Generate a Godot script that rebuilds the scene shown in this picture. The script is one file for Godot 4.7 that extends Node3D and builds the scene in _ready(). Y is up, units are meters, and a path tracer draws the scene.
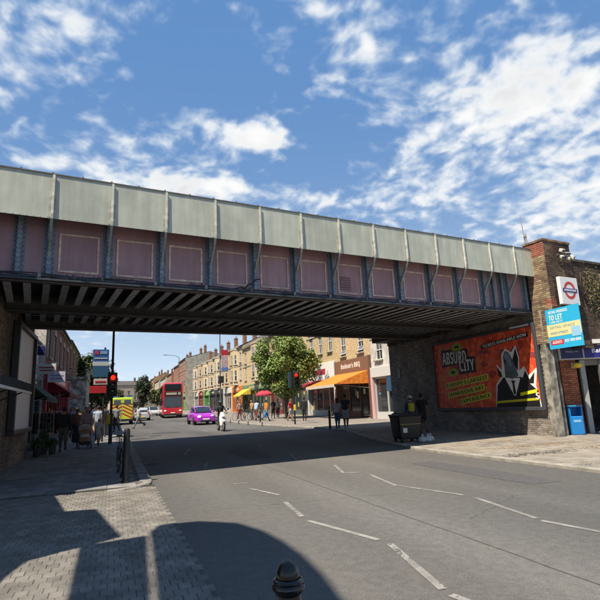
extends Node3D

const BRIDGE_TURN := 0.13079
var M := {}
var names := {}
var rng := RandomNumberGenerator.new()
var fine := FastNoiseLite.new()
var cam: Camera3D
var WINDOW_MESHES := {}

# ---------------------------------------------------------------- mesh builder
class MB:
	var v := PackedVector3Array()
	var n := PackedVector3Array()
	var c := PackedColorArray()
	var ix := PackedInt32Array()
	var col := Color(1, 1, 1)
	var xf := Transform3D.IDENTITY

	func q(a: Vector3, b: Vector3, cc: Vector3, d: Vector3) -> void:
		a = xf * a
		b = xf * b
		cc = xf * cc
		d = xf * d
		var nn := (cc - a).cross(d - b)
		nn = nn.normalized()
		var i := v.size()
		v.append(a); v.append(b); v.append(cc); v.append(d)
		for k in 4:
			n.append(nn)
			c.append(col)
		ix.append(i); ix.append(i + 2); ix.append(i + 1)
		ix.append(i); ix.append(i + 3); ix.append(i + 2)

	func t(a: Vector3, b: Vector3, cc: Vector3) -> void:
		a = xf * a
		b = xf * b
		cc = xf * cc
		var nn := (b - a).cross(cc - a).normalized()
		var i := v.size()
		v.append(a); v.append(b); v.append(cc)
		for k in 3:
			n.append(nn)
			c.append(col)
		ix.append(i); ix.append(i + 2); ix.append(i + 1)

	func box(o: Vector3, s: Vector3) -> void:
		var h := s * 0.5
		var p := []
		for k in 8:
			p.append(o + Vector3(h.x if k & 1 else -h.x, h.y if k & 2 else -h.y, h.z if k & 4 else -h.z))
		q(p[4], p[5], p[7], p[6])
		q(p[1], p[0], p[2], p[3])
		q(p[5], p[1], p[3], p[7])
		q(p[0], p[4], p[6], p[2])
		q(p[6], p[7], p[3], p[2])
		q(p[0], p[1], p[5], p[4])

	# box with chamfered edges
	func rbox(o: Vector3, s: Vector3, r: float) -> void:
		var h := s * 0.5
		var g := h - Vector3(r, r, r)
		for ax in 3:
			for sg in [-1.0, 1.0]:
				var u := (ax + 1) % 3
				var w := (ax + 2) % 3
				var pts := []
				for e in [[-1, -1], [1, -1], [1, 1], [-1, 1]]:
					var p := Vector3.ZERO
					p[ax] = h[ax] * sg
					p[u] = g[u] * e[0]
					p[w] = g[w] * e[1]
					pts.append(o + p)
				if sg > 0:
					q(pts[0], pts[1], pts[2], pts[3])
				else:
					q(pts[3], pts[2], pts[1], pts[0])
				# edges between +-ax and +-u
				for sg2 in [-1.0, 1.0]:
					var a := Vector3.ZERO
					var b := Vector3.ZERO
					a[ax] = h[ax] * sg; a[u] = g[u] * sg2; a[w] = -g[w]
					b[ax] = g[ax] * sg; b[u] = h[u] * sg2; b[w] = -g[w]
					var a2 := a
					var b2 := b
					a2[w] = g[w]
					b2[w] = g[w]
					if sg * sg2 > 0:
						q(o + a, o + b, o + b2, o + a2)
					else:
						q(o + b, o + a, o + a2, o + b2)
		for k in 8:
			var sx := 1.0 if k & 1 else -1.0
			var sy := 1.0 if k & 2 else -1.0
			var sz := 1.0 if k & 4 else -1.0
			var p0 := o + Vector3(h.x * sx, g.y * sy, g.z * sz)
			var p1 := o + Vector3(g.x * sx, h.y * sy, g.z * sz)
			var p2 := o + Vector3(g.x * sx, g.y * sy, h.z * sz)
			if sx * sy * sz > 0:
				t(p0, p1, p2)
			else:
				t(p0, p2, p1)

	func cyl(a: Vector3, b: Vector3, r0: float, r1: float, k := 10, caps := true) -> void:
		var ax := (b - a).normalized()
		var u := ax.cross(Vector3(0.31, 0.93, 0.2) if absf(ax.y) < 0.9 else Vector3(1, 0, 0.1)).normalized()
		var w := ax.cross(u)
		var i := v.size()
		for j in k + 1:
			var an := TAU * j / k
			var d := u * cos(an) + w * sin(an)
			v.append(xf * (a + d * r0)); v.append(xf * (b + d * r1))
			var nd := (xf.basis * d).normalized()
			n.append(nd); n.append(nd)
			c.append(col); c.append(col)
		for j in k:
			var o := i + j * 2
			ix.append(o); ix.append(o + 1); ix.append(o + 2)
			ix.append(o + 1); ix.append(o + 3); ix.append(o + 2)
		if caps:
			for e in [[a, r0, -1.0], [b, r1, 1.0]]:
				if e[1] < 0.001:
					continue
				for j in k:
					var a0 := TAU * j / k
					var a1 := TAU * (j + 1) / k
					var p0: Vector3 = e[0] + (u * cos(a0) + w * sin(a0)) * e[1]
					var p1: Vector3 = e[0] + (u * cos(a1) + w * sin(a1)) * e[1]
					if e[2] > 0:
						t(e[0], p0, p1)
					else:
						t(e[0], p1, p0)

	func tube(path: Array, r: float, k := 6) -> void:
		for j in path.size() - 1:
			cyl(path[j], path[j + 1], r, r, k, j == 0 or j == path.size() - 2)

	func lathe(o: Vector3, prof: Array, k := 16) -> void:
		for s in prof.size() - 1:
			var p: Vector2 = prof[s]
			var p2: Vector2 = prof[s + 1]
			var d := (p2 - p)
			var sn := Vector2(d.y, -d.x).normalized()
			var i := v.size()
			for j in k + 1:
				var an := TAU * j / k
				var dir := Vector3(cos(an), 0, sin(an))
				v.append(xf * (o + dir * p.x + Vector3(0, p.y, 0)))
				v.append(xf * (o + dir * p2.x + Vector3(0, p2.y, 0)))
				var nd := (xf.basis * (dir * sn.x + Vector3(0, sn.y, 0))).normalized()
				n.append(nd); n.append(nd)
				c.append(col); c.append(col)
			for j in k:
				var b := i + j * 2
				ix.append(b); ix.append(b + 2); ix.append(b + 1)
				ix.append(b + 1); ix.append(b + 2); ix.append(b + 3)

	func ell(o: Vector3, r: Vector3, k := 12, rings := 8) -> void:
		var i := v.size()
		for a in rings + 1:
			var th := PI * a / rings
			for b in k + 1:
				var ph := TAU * b / k
				var d := Vector3(sin(th) * cos(ph), cos(th), sin(th) * sin(ph))
				v.append(xf * (o + d * r))
				n.append((xf.basis * (d / r)).normalized())
				c.append(col)
		for a in rings:
			for b in k:
				var p := i + a * (k + 1) + b
				ix.append(p); ix.append(p + k + 1); ix.append(p + 1)
				ix.append(p + 1); ix.append(p + k + 1); ix.append(p + k + 2)

	# polygon in x,y extruded from z0 (back) to z1 (front)
	func prism(poly: PackedVector2Array, z0: float, z1: float, back := true) -> void:
		if Geometry2D.is_polygon_clockwise(poly):
			poly.reverse()
		var tr := Geometry2D.triangulate_polygon(poly)
		for k in range(0, tr.size(), 3):
			var a := poly[tr[k]]
			var b := poly[tr[k + 1]]
			var d := poly[tr[k + 2]]
			if (b - a).cross(d - a) < 0:
				var m := b
				b = d
				d = m
			t(Vector3(a.x, a.y, z1), Vector3(b.x, b.y, z1), Vector3(d.x, d.y, z1))
			if back:
				t(Vector3(a.x, a.y, z0), Vector3(d.x, d.y, z0), Vector3(b.x, b.y, z0))
		for k in poly.size():
			var a := poly[k]
			var b := poly[(k + 1) % poly.size()]
			q(Vector3(a.x, a.y, z0), Vector3(b.x, b.y, z0), Vector3(b.x, b.y, z1), Vector3(a.x, a.y, z1))

	# flat bar between two points in the plane z, of the given width and thickness
	func bar(a: Vector3, b: Vector3, w: float, th: float) -> void:
		var d := (b - a)
		var l := d.length()
		d = d / l
		var s := d.cross(Vector3(0, 0, 1))
		if s.length() < 0.01:
			s = Vector3(1, 0, 0)
		s = s.normalized()
		var keep := xf
		xf = xf * Transform3D(Basis(s, d, s.cross(d)), (a + b) * 0.5)
		box(Vector3.ZERO, Vector3(w, l, th))
		xf = keep

	# rings of equal size joined to a skin with smooth normals
	func loft(rings: Array, closed := true, caps := true) -> void:
		var m: int = rings[0].size()
		var i := v.size()
		var ce0 := Vector3.ZERO
		for ring in rings:
			for p in ring:
				ce0 += p
		ce0 /= float(m * rings.size())
		var vote := 0.0
		for a in range(1, rings.size()):
			for b in m - 1:
				var e1: Vector3 = rings[a][b + 1] - rings[a][b]
				var e2: Vector3 = rings[a][b] - rings[a - 1][b]
				vote += e1.cross(e2).dot(rings[a][b] - ce0)
		var sgn := 1.0 if vote >= 0.0 else -1.0
		for a in rings.size():
			for b in m:
				var p: Vector3 = rings[a][b]
				var pb: Vector3 = rings[a][(b + 1) % m] if closed or b < m - 1 else p
				var pa: Vector3 = rings[a][(b + m - 1) % m] if closed or b > 0 else p
				var pn: Vector3 = rings[mini(a + 1, rings.size() - 1)][b]
				var pp: Vector3 = rings[maxi(a - 1, 0)][b]
				var nn := (pb - pa).cross(pn - pp).normalized() * sgn
				v.append(xf * p)
				n.append((xf.basis * nn).normalized())
				c.append(col)
		for a in rings.size() - 1:
			for b in (m if closed else m - 1):
				var b2 := (b + 1) % m
				var p0 := i + a * m + b
				var p1 := i + a * m + b2
				var p2 := i + (a + 1) * m + b
				var p3 := i + (a + 1) * m + b2
				ix.append(p0); ix.append(p2); ix.append(p1)
				ix.append(p1); ix.append(p2); ix.append(p3)
		if caps:
			for e in [0, rings.size() - 1]:
				var ce := Vector3.ZERO
				for p in rings[e]:
					ce += p
				ce /= m
				for b in m:
					if e == 0:
						t(ce, rings[e][(b + 1) % m], rings[e][b])
					else:
						t(ce, rings[e][b], rings[e][(b + 1) % m])

	func mesh(mat: Material) -> ArrayMesh:
		# winding follows the normals
		for k in range(0, ix.size(), 3):
			var a := v[ix[k]]
			if (v[ix[k + 2]] - a).cross(v[ix[k + 1]] - a).dot(n[ix[k]] + n[ix[k + 1]] + n[ix[k + 2]]) < 0.0:
				var m := ix[k + 1]
				ix[k + 1] = ix[k + 2]
				ix[k + 2] = m
		var arr := []
		arr.resize(Mesh.ARRAY_MAX)
		arr[Mesh.ARRAY_VERTEX] = v
		arr[Mesh.ARRAY_NORMAL] = n
		arr[Mesh.ARRAY_COLOR] = c
		arr[Mesh.ARRAY_INDEX] = ix
		var me := ArrayMesh.new()
		me.add_surface_from_arrays(Mesh.PRIMITIVE_TRIANGLES, arr)
		me.surface_set_material(0, mat)
		return me

# ---------------------------------------------------------------- nodes
func numbered(parent: Node, called: String) -> String:
	var key := str(parent.get_instance_id()) + called
	var k: int = names.get(key, 0)
	names[key] = k + 1
	return called if k == 0 else "%s_%03d" % [called, k]

func hang(o: Node3D, called: String, parent: Node) -> Node3D:
	o.name = numbered(parent, called)
	parent.add_child(o, true)
	return o

func put(mb: MB, called: String, mat: Material, parent: Node = self) -> MeshInstance3D:
	return inst(mb.mesh(mat), called, parent)

func inst(me: Mesh, called: String, parent: Node, at := Vector3.ZERO, turn := 0.0) -> MeshInstance3D:
	var o := MeshInstance3D.new()
	o.mesh = me
	hang(o, called, parent)
	o.position = at
	o.rotation.y = turn
	return o

func tag(o: Node, label: String, category: String, group := "") -> Node:
	o.set_meta("label", label)
	o.set_meta("category", category)
	if group != "":
		o.set_meta("group", group)
	return o

func thing(called: String, label: String, category: String, at := Vector3.ZERO, turn := 0.0, group := "") -> Node3D:
	var o := Node3D.new()
	hang(o, called, self)
	o.position = at
	o.rotation.y = turn
	tag(o, label, category, group)
	return o

func ground_piece(o: Node) -> Node:
	o.set_meta("kind", "structure")
	return o

func copy_of(o: Node3D, at: Vector3, turn: float, label: String, group := "") -> Node3D:
	var r: Node3D = o.duplicate()
	var base := str(o.name)
	r.name = numbered(self, base)
	add_child(r, true)
	r.position = at
	r.rotation.y = turn
	r.set_meta("label", label)
	if group != "":
		r.set_meta("group", group)
	return r

func gy(z: float) -> float:
	return 0.011 * maxf(0.0, -z - 14.0)

func rr(a: float, b: float) -> float:
	return rng.randf_range(a, b)

func lin(r: float, g: float, b: float) -> Color:
	return Color(r, g, b)

func vary(c: Color, k: float) -> Color:
	var f := 1.0 + rr(-k, k)
	return Color(c.r * f, c.g * f, c.b * f)

func lettering(text: String, w: float, h: float, colour: Color, parent: Node, at: Vector3, slant := 0.0, bold := true, serif := false, called := "lettering", lean := 0.0) -> MeshInstance3D:
	var tm := TextMesh.new()
	var f := SystemFont.new()
	f.font_names = PackedStringArray(["Droid Serif" if serif else "Droid Sans"])
	f.font_weight = 700 if bold else 400
	tm.font = f
	tm.text = text
	tm.font_size = 48
	tm.pixel_size = 0.01
	tm.depth = 0.02
	tm.curve_step = 2.0
	tm.material = print_mat(colour)
	var box := tm.get_aabb()
	var o := MeshInstance3D.new()
	o.mesh = tm
	hang(o, called, parent)
	var sx := w / box.size.x
	var sy := h / box.size.y
	var b := Basis(Vector3(sx, 0, 0), Vector3(lean * sy, sy, 0), Vector3(0, 0, 0.1))
	b = Basis(Vector3(0, 0, 1), slant) * b
	o.transform = Transform3D(b, at - b * (box.position + box.size * 0.5))
	return o

var prints := {}
func print_mat(colour: Color) -> StandardMaterial3D:
	var key := colour.to_html()
	if not prints.has(key):
		var m := StandardMaterial3D.new()
		m.albedo_color = colour.linear_to_srgb()
		m.roughness = 0.6
		prints[key] = m
	return prints[key]

# ---------------------------------------------------------------- materials
func noise_image(size: int, freq: float, octaves: int, lo: float, hi: float, sd: int, contrast := 1.0) -> Image:
	var f := FastNoiseLite.new()
	f.seed = sd
	f.noise_type = FastNoiseLite.TYPE_SIMPLEX_SMOOTH
	f.frequency = freq
	f.fractal_type = FastNoiseLite.FRACTAL_FBM
	f.fractal_octaves = octaves
	f.fractal_gain = 0.6
	var im := f.get_seamless_image(size, size)
	im.convert(Image.FORMAT_L8)
	var d := im.get_data()
	for k in d.size():
		var x := clampf((d[k] / 255.0 - 0.5) * contrast + 0.5, 0.0, 1.0)
		d[k] = int(255.0 * lerpf(lo, hi, x))
	return Image.create_from_data(size, size, false, Image.FORMAT_L8, d)

func tex(im: Image) -> ImageTexture:
	im.generate_mipmaps()
	return ImageTexture.create_from_image(im)

func vmat(rough: float, metal := 0.0, grain: Texture2D = null, scale := 1.0, bump: Texture2D = null, bump_cm := 1.0, extra := {}) -> StandardMaterial3D:
	var m := StandardMaterial3D.new()
	m.vertex_color_use_as_albedo = true
	m.roughness = rough
	m.metallic = metal
	if grain:
		m.albedo_texture = grain
	if bump:
		m.heightmap_enabled = true
		m.heightmap_texture = bump
		m.heightmap_scale = bump_cm
	if grain or bump:
		m.uv1_triplanar = true
		m.uv1_world_triplanar = true
		m.uv1_scale = Vector3.ONE * scale
	for k in extra:
		m.set(k, extra[k])
	return m

func make_materials() -> void:
	var soft := tex(noise_image(256, 0.012, 5, 0.82, 1.0, 3, 1.6))
	var dirt := tex(noise_image(512, 0.010, 6, 0.55, 1.0, 7, 1.9))
	var mild := tex(noise_image(512, 0.010, 6, 0.80, 1.0, 17, 1.7))
	var grit := noise_image(512, 0.16, 4, 0.55, 1.0, 11, 1.7)
	# asphalt: bright and dark chips over a darker binder
	var r2 := RandomNumberGenerator.new()
	r2.seed = 5
	var as_im := noise_image(1024, 0.02, 6, 0.80, 0.90, 21, 1.6)
	var ad := as_im.get_data()
	for k in ad.size():
		var x := r2.randf()
		if x > 0.82:
			ad[k] = mini(255, ad[k] + int(24.0 + 26.0 * r2.randf()))
		elif x < 0.2:
			ad[k] = int(ad[k] * 0.72)
	as_im = Image.create_from_data(1024, 1024, false, Image.FORMAT_L8, ad)
	var grit_t := tex(grit)
	M.asphalt = vmat(0.93, 0.0, tex(as_im), 0.27, grit_t, 0.3)
	M.stone = vmat(0.9, 0.0, mild, 0.35, grit_t, 0.25)
	M.concrete = vmat(0.92, 0.0, dirt, 0.3, grit_t, 0.3)
	M.brick = vmat(0.93, 0.0, soft, 1.3, grit_t, 0.3)
	M.render = vmat(0.88, 0.0, mild, 0.16, grit_t, 0.15)
	M.facade = vmat(0.92, 0.0, tex(facade_brick()), 0.45, null, 1.0)
	M.paint = vmat(0.62, 0.0, dirt, 0.5)
	M.steel_old = vmat(0.72, 0.0, mild, 0.75, grit_t, 0.08)
	# parapet plates: dirt washed down in thin vertical runs
	M.plate = vmat(0.6, 0.0, tex(run_image()), 0.3, grit_t, 0.05)
	M.matte = vmat(0.85)
	M.satin = vmat(0.5)
	M.gloss = vmat(0.28, 0.0, null, 1.0, null, 1.0, {"clearcoat_enabled": true, "clearcoat": 0.8, "clearcoat_roughness": 0.06})
	M.black = vmat(0.2)
	M.chrome = vmat(0.25, 0.9)
	M.rubber = vmat(0.9)
	M.cloth = vmat(0.95, 0.0, soft, 3.0)
	M.glass = vmat(0.07, 0.0)
	M.glass.metallic_specular = 0.9
	M.leaf = vmat(0.7, 0.0, null, 1.0, null, 1.0, {"cull_mode": BaseMaterial3D.CULL_DISABLED, "backlight_enabled": true, "backlight": Color(0.3, 0.38, 0.12)})
	M.bark = vmat(0.95, 0.0, dirt, 2.0, grit_t, 1.5)
	M.slate = vmat(0.85, 0.0, dirt, 0.6, grit_t, 0.5)
	M.canvas = vmat(0.95, 0.0, soft, 0.8, null, 1.0, {"cull_mode": BaseMaterial3D.CULL_DISABLED, "backlight_enabled": true, "backlight": Color(0.35, 0.35, 0.35)})
	M.poster = vmat(0.45, 0.0, tex(poster_ink()), 0.35)

func facade_brick() -> Image:
	# brickwork seen from thirty metres and more: fine courses as tone only
	var s := 512
	var im := Image.create(s, s, false, Image.FORMAT_RGB8)
	var r2 := RandomNumberGenerator.new()
	r2.seed = 9
	im.fill(Color(0.9, 0.89, 0.86))
	var rows := 32
	for y in rows:
		var off := 12 if y % 2 == 0 else 0
		for x in 22:
			var t := r2.randf_range(0.74, 1.0)
			im.fill_rect(Rect2i((x * 24 + off) % s, y * 16, 22, 14), Color(t, t * r2.randf_range(0.95, 1.0), t * r2.randf_range(0.9, 1.0)))
	return im

func run_image() -> Image:
	var s := 512
	var a := FastNoiseLite.new()
	a.seed = 41
	a.frequency = 0.02
	a.fractal_octaves = 4
	var d := PackedByteArray()
	d.resize(s * s)
	for y in s:
		for x in s:
			var ang := TAU * x / s
			var cx := cos(ang) * 81.5
			var sx := sin(ang) * 81.5
			var streak := a.get_noise_3d(cx * 1.6, sx * 1.6, 12.0 * sin(TAU * y / s))
			var blot := a.get_noise_3d(cx * 0.5 + 300.0, sx * 0.5, 81.5 * 0.5 * sin(TAU * y / s))
			d[y * s + x] = int(255.0 * clampf(0.92 + 0.08 * streak + 0.09 * blot, 0.0, 1.0))
	return Image.create_from_data(s, s, false, Image.FORMAT_L8, d)

func poster_ink() -> Image:
	var s := 512
	var a := FastNoiseLite.new()
	a.seed = 77
	a.frequency = 0.012
	a.fractal_octaves = 5
	var b := FastNoiseLite.new()
	b.seed = 78
	b.frequency = 0.02
	b.noise_type = FastNoiseLite.TYPE_CELLULAR
	var im := Image.create(s, s, false, Image.FORMAT_RGB8)
	for y in s:
		for x in s:
			var t := a.get_noise_2d(x, y)
			var u := b.get_noise_2d(x * 1.5, y)
			var k := clampf(0.95 + 0.3 * t, 0.5, 1.0)
			var g := 1.0 + 0.4 * t if u > -0.55 else 0.7
			im.set_pixel(x, y, Color(k, clampf(g * 0.9, 0.3, 1.0), clampf(g * 0.8, 0.2, 1.0)))
	return im

# ---------------------------------------------------------------- sky
func pixel_dir(px: float, py: float) -> Vector3:
	return (cam.basis * Vector3(px - 300.0, 300.0 - py, -498.0)).normalized()

var blobs := []
var big := FastNoiseLite.new()
var small := FastNoiseLite.new()
var warp := FastNoiseLite.new()
var puff := FastNoiseLite.new()

func sky_colour(d: Vector3) -> Color:
	var up := maxf(d.y, 0.0)
	var hz := pow(1.0 - up, 4.5)
	var air := Color(0.062, 0.138, 0.285).lerp(Color(0.33, 0.41, 0.485), clampf(hz * 1.3, 0.0, 1.0))
	var k := 1.0 / (up + 0.22)
	var u := d.x * k * 100.0
	var w := d.z * k * 100.0
	var wx := warp.get_noise_2d(u, w) * 9.0
	var wz := warp.get_noise_2d(u + 500.0, w) * 9.0
	var f := big.get_noise_2d(u + wx, w + wz) * 0.42 + small.get_noise_2d(u + wx * 0.6, w + wz * 0.6) * 0.46 + puff.get_noise_2d(u + wx * 0.4, w + wz * 0.4) * 0.34
	var bias := -0.03
	for b in blobs:
		var e: Vector3 = d - b[0]
		var p: float = e.dot(b[1]) / b[3]
		var r: float = e.dot(b[2]) / b[4]
		var g: float = p * p + r * r
		if g < 6.0:
			bias += b[5] * exp(-g)
	var x := f + bias
	var den := smoothstep(-0.06, 0.52, x)
	var thick := smoothstep(0.1, 0.8, x)
	var cl := Color(0.36, 0.405, 0.45).lerp(Color(0.485, 0.485, 0.48), thick)
	# undersides of the thick heaps are greyer
	var low := smoothstep(0.4, 1.0, x) * smoothstep(-0.25, 0.35, warp.get_noise_2d(u * 1.5 + 90.0, w * 1.5))
	cl = cl.lerp(Color(0.33, 0.345, 0.36), low * 0.6)
	return air.lerp(cl, den * (0.62 + 0.38 * thick))

func sky_rect(w: int, h: int, x0: int, y0: int, full_w: int, full_h: int) -> Image:
	var data := PackedByteArray()
	data.resize(w * h * 3)
	var o := 0
	for y in h:
		var th := PI * (y0 + y + 0.5) / full_h
		var sy := cos(th)
		var st := sin(th)
		for x in w:
			var ph := TAU * ((x0 + x + 0.5) / full_w - 0.5)
			var c := Color(0.20, 0.20, 0.19)
			if sy > -0.01:
				c = sky_colour(Vector3(sin(ph) * st, sy, -cos(ph) * st))
			c = c.linear_to_srgb()
			data[o] = int(clampf(c.r, 0, 1) * 255.0)
			data[o + 1] = int(clampf(c.g, 0, 1) * 255.0)
			data[o + 2] = int(clampf(c.b, 0, 1) * 255.0)
			o += 3
	return Image.create_from_data(w, h, false, Image.FORMAT_RGB8, data)

func make_sky() -> PanoramaSkyMaterial:
	big.seed = 14
	big.frequency = 0.011
	big.fractal_octaves = 5
	small.seed = 31
	small.frequency = 0.075
	small.fractal_octaves = 5
	small.fractal_gain = 0.55
	puff.seed = 51
	puff.frequency = 0.14
	puff.fractal_octaves = 4
	warp.seed = 8
	warp.frequency = 0.02
	warp.fractal_octaves = 3
	for b in [[530, 92, 70, 36, 0.85], [585, 150, 70, 60, 0.42], [470, 175, 110, 50, 0.30], [400, 200, 80, 24, 0.26], [575, 40, 50, 18, 0.2], [560, 215, 70, 30, 0.3],
			[256, 139, 44, 15, 1.05], [205, 122, 18, 9, 0.35], [195, 186, 75, 15, 0.75], [150, 155, 50, 16, 0.2], [100, 30, 50, 18, 0.3], [8, 50, 45, 50, 0.42], [70, 85, 55, 25, 0.16],
			[55, 161, 32, 8, 0.6], [350, 45, 75, 55, 0.14], [320, 10, 22, 8, 0.35], [380, 15, 18, 10, 0.3], [368, 45, 10, 10, 0.35], [340, 35, 10, 8, 0.3], [330, 78, 14, 8, 0.3], [410, 58, 10, 10, 0.3], [310, 196, 45, 10, 0.35], [230, 5, 12, 8, 0.35], [280, 68, 10, 6, 0.35], [118, 137, 18, 9, 0.3],
			[190, 60, 75, 42, -0.5], [325, 140, 30, 38, -0.45], [60, 118, 50, 14, -0.15], [450, 30, 45, 22, -0.22], [230, 95, 60, 14, -0.3]]:
		var d := pixel_dir(b[0], b[1])
		var r := (pixel_dir(b[0] + 1, b[1]) - d)
		var s := (pixel_dir(b[0], b[1] + 1) - d)
		var lr := r.length()
		var ls := s.length()
		blobs.append([d, r / lr, s / ls, b[2] * lr, b[3] * ls, b[4]])
	var full := sky_rect(1024, 512, 0, 0, 1024, 512)
	full.resize(4096, 2048, Image.INTERPOLATE_CUBIC)
	# the part of the sky in view is computed at four times the detail
	var x0 := 1480
	var w := 1440
	full.blit_rect(sky_rect(w, 760, x0, 264, 4096, 2048), Rect2i(0, 0, w, 760), Vector2i(x0, 264))
	var sm := PanoramaSkyMaterial.new()
	# column 0 looks along -z
	var turned := Image.create(4096, 2048, false, Image.FORMAT_RGB8)
	turned.blit_rect(full, Rect2i(2048, 0, 2048, 2048), Vector2i(0, 0))
	turned.blit_rect(full, Rect2i(0, 0, 2048, 2048), Vector2i(2048, 0))
	sm.panorama = ImageTexture.create_from_image(turned)
	sm.energy_multiplier = 1.0
	return sm

# ---------------------------------------------------------------- brickwork
# bricks as real pieces standing proud of the mortar; o = lower left corner seen from the front, u = along, nrm = outwards
func bricks(mb: MB, o: Vector3, u: Vector3, nrm: Vector3, w: float, h: float, tones: Array, grime_shade: float, holes := []) -> void:
	var keep := mb.xf
	mb.xf = keep * Transform3D(Basis(u, Vector3.UP, nrm), o)
	var rows := int(h / 0.075)
	var L := 0.225
	for r in rows:
		var y := r * 0.075
		var off := -L * 0.5 if r % 2 else 0.0
		var x := off
		while x < w - 0.02:
			var a := maxf(x, 0.0) + 0.005
			var b := minf(x + L, w) - 0.005
			x += L
			if b - a < 0.02:
				continue
			var skip := false
			for k in holes:
				if b > k.position.x and a < k.end.x and y + 0.07 > k.position.y and y < k.end.y:
					skip = true
					break
			if skip:
				continue
			var wp: Vector3 = mb.xf * Vector3(a, y, 0)
			var g := fine.get_noise_3d(wp.x * 30.0, wp.y * 30.0, wp.z * 30.0)
			var g2 := fine.get_noise_3d(wp.x * 140.0, wp.y * 60.0, wp.z * 140.0)
			var c: Color = tones[int(rng.randi() % tones.size())]
			var f := (1.0 + 0.5 * g2) * clampf(1.0 - grime_shade * (0.55 + 1.6 * g), 0.18, 1.15)
			mb.col = vary(Color(c.r * f, c.g * f, c.b * f), 0.16)
			var d := 0.008 + rr(-0.003, 0.003)
			var y2 := y + 0.065
			var e := 0.003
			var p := [Vector3(a, y, 0), Vector3(b, y, 0), Vector3(b, y2, 0), Vector3(a, y2, 0), Vector3(a + e, y + e, d), Vector3(b - e, y + e, d), Vector3(b - e, y2 - e, d), Vector3(a + e, y2 - e, d)]
			mb.q(p[4], p[5], p[6], p[7])
			mb.q(p[0], p[1], p[5], p[4])
			mb.q(p[1], p[2], p[6], p[5])
			mb.q(p[2], p[3], p[7], p[6])
			mb.q(p[3], p[0], p[4], p[7])
	mb.xf = keep

func brick_part(parent: Node, mb: MB) -> void:
	var o := put(mb, "bricks", M.brick, parent)
	o.set_meta("kind", "stuff")

# flat wall with openings: the rectangle w x h in x,y at z = 0, holes are Rect2, reveals go back by deep
func holed(mb: MB, w: float, h: float, holes: Array, deep: float, y0 := 0.0) -> void:
	var xs := [0.0, w]
	var ys := [y0, h]
	for r in holes:
		xs.append(r.position.x); xs.append(r.end.x)
		ys.append(r.position.y); ys.append(r.end.y)
	xs.sort()
	ys.sort()
	for i in xs.size() - 1:
		if xs[i + 1] - xs[i] < 0.001:
			continue
		var j := 0
		while j < ys.size() - 1:
			if ys[j + 1] - ys[j] < 0.001:
				j += 1
				continue
			var m := Vector2((xs[i] + xs[i + 1]) * 0.5, (ys[j] + ys[j + 1]) * 0.5)
			var inside := false
			for r in holes:
				if r.has_point(m):
					inside = true
					break
			if not inside:
				mb.q(Vector3(xs[i], ys[j], 0), Vector3(xs[i + 1], ys[j], 0), Vector3(xs[i + 1], ys[j + 1], 0), Vector3(xs[i], ys[j + 1], 0))
			j += 1
	for r in holes:
		var a := Vector3(r.position.x, r.position.y, 0)
		var b := Vector3(r.end.x, r.position.y, 0)
		var c := Vector3(r.end.x, r.end.y, 0)
		var d := Vector3(r.position.x, r.end.y, 0)
		var z := Vector3(0, 0, -deep)
		mb.q(a, b, b + z, a + z)
		mb.q(b, c, c + z, b + z)
		mb.q(c, d, d + z, c + z)
		mb.q(d, a, a + z, d + z)

# ---------------------------------------------------------------- ground
func in_view(p: Vector3) -> bool:
	var l := cam.transform.affine_inverse() * p
	if l.z > -0.3:
		return false
	return absf(l.x / -l.z) < 0.64 and absf(l.y / -l.z) < 0.64

func kerb_x(z: float) -> float:
	var pts := [[30.0, 9.25], [-14.5, 9.25], [-18.5, 9.9], [-24.5, 11.5], [-29.0, 11.3], [-36.0, 9.9], [-44.0, 9.6], [-60.0, 10.2], [-420.0, 12.0]]
	for k in pts.size() - 1:
		if z <= pts[k][0] and z >= pts[k + 1][0]:
			return lerpf(pts[k][1], pts[k + 1][1], (z - pts[k][0]) / (pts[k + 1][0] - pts[k][0]))
	return 12.0

const KL := 0.92
const LH := 0.05
const RH := 0.08

func slab_mesh(w: float, d: float, h: float, c: Color, bevel := 0.006) -> ArrayMesh:
	var mb := MB.new()
	mb.col = c
	var a := [Vector3(-w / 2, -h, d / 2), Vector3(w / 2, -h, d / 2), Vector3(w / 2, -h, -d / 2), Vector3(-w / 2, -h, -d / 2)]
	var b := []
	var t := []
	for p in a:
		b.append(Vector3(p.x, -bevel, p.z))
		t.append(Vector3(p.x - signf(p.x) * bevel, 0, p.z - signf(p.z) * bevel))
	mb.q(t[0], t[1], t[2], t[3])
	for k in 4:
		var l := (k + 1) % 4
		mb.q(b[k], b[l], t[l], t[k])
		mb.q(a[k], a[l], b[l], b[k])
	return mb.mesh(M.stone)

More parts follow.
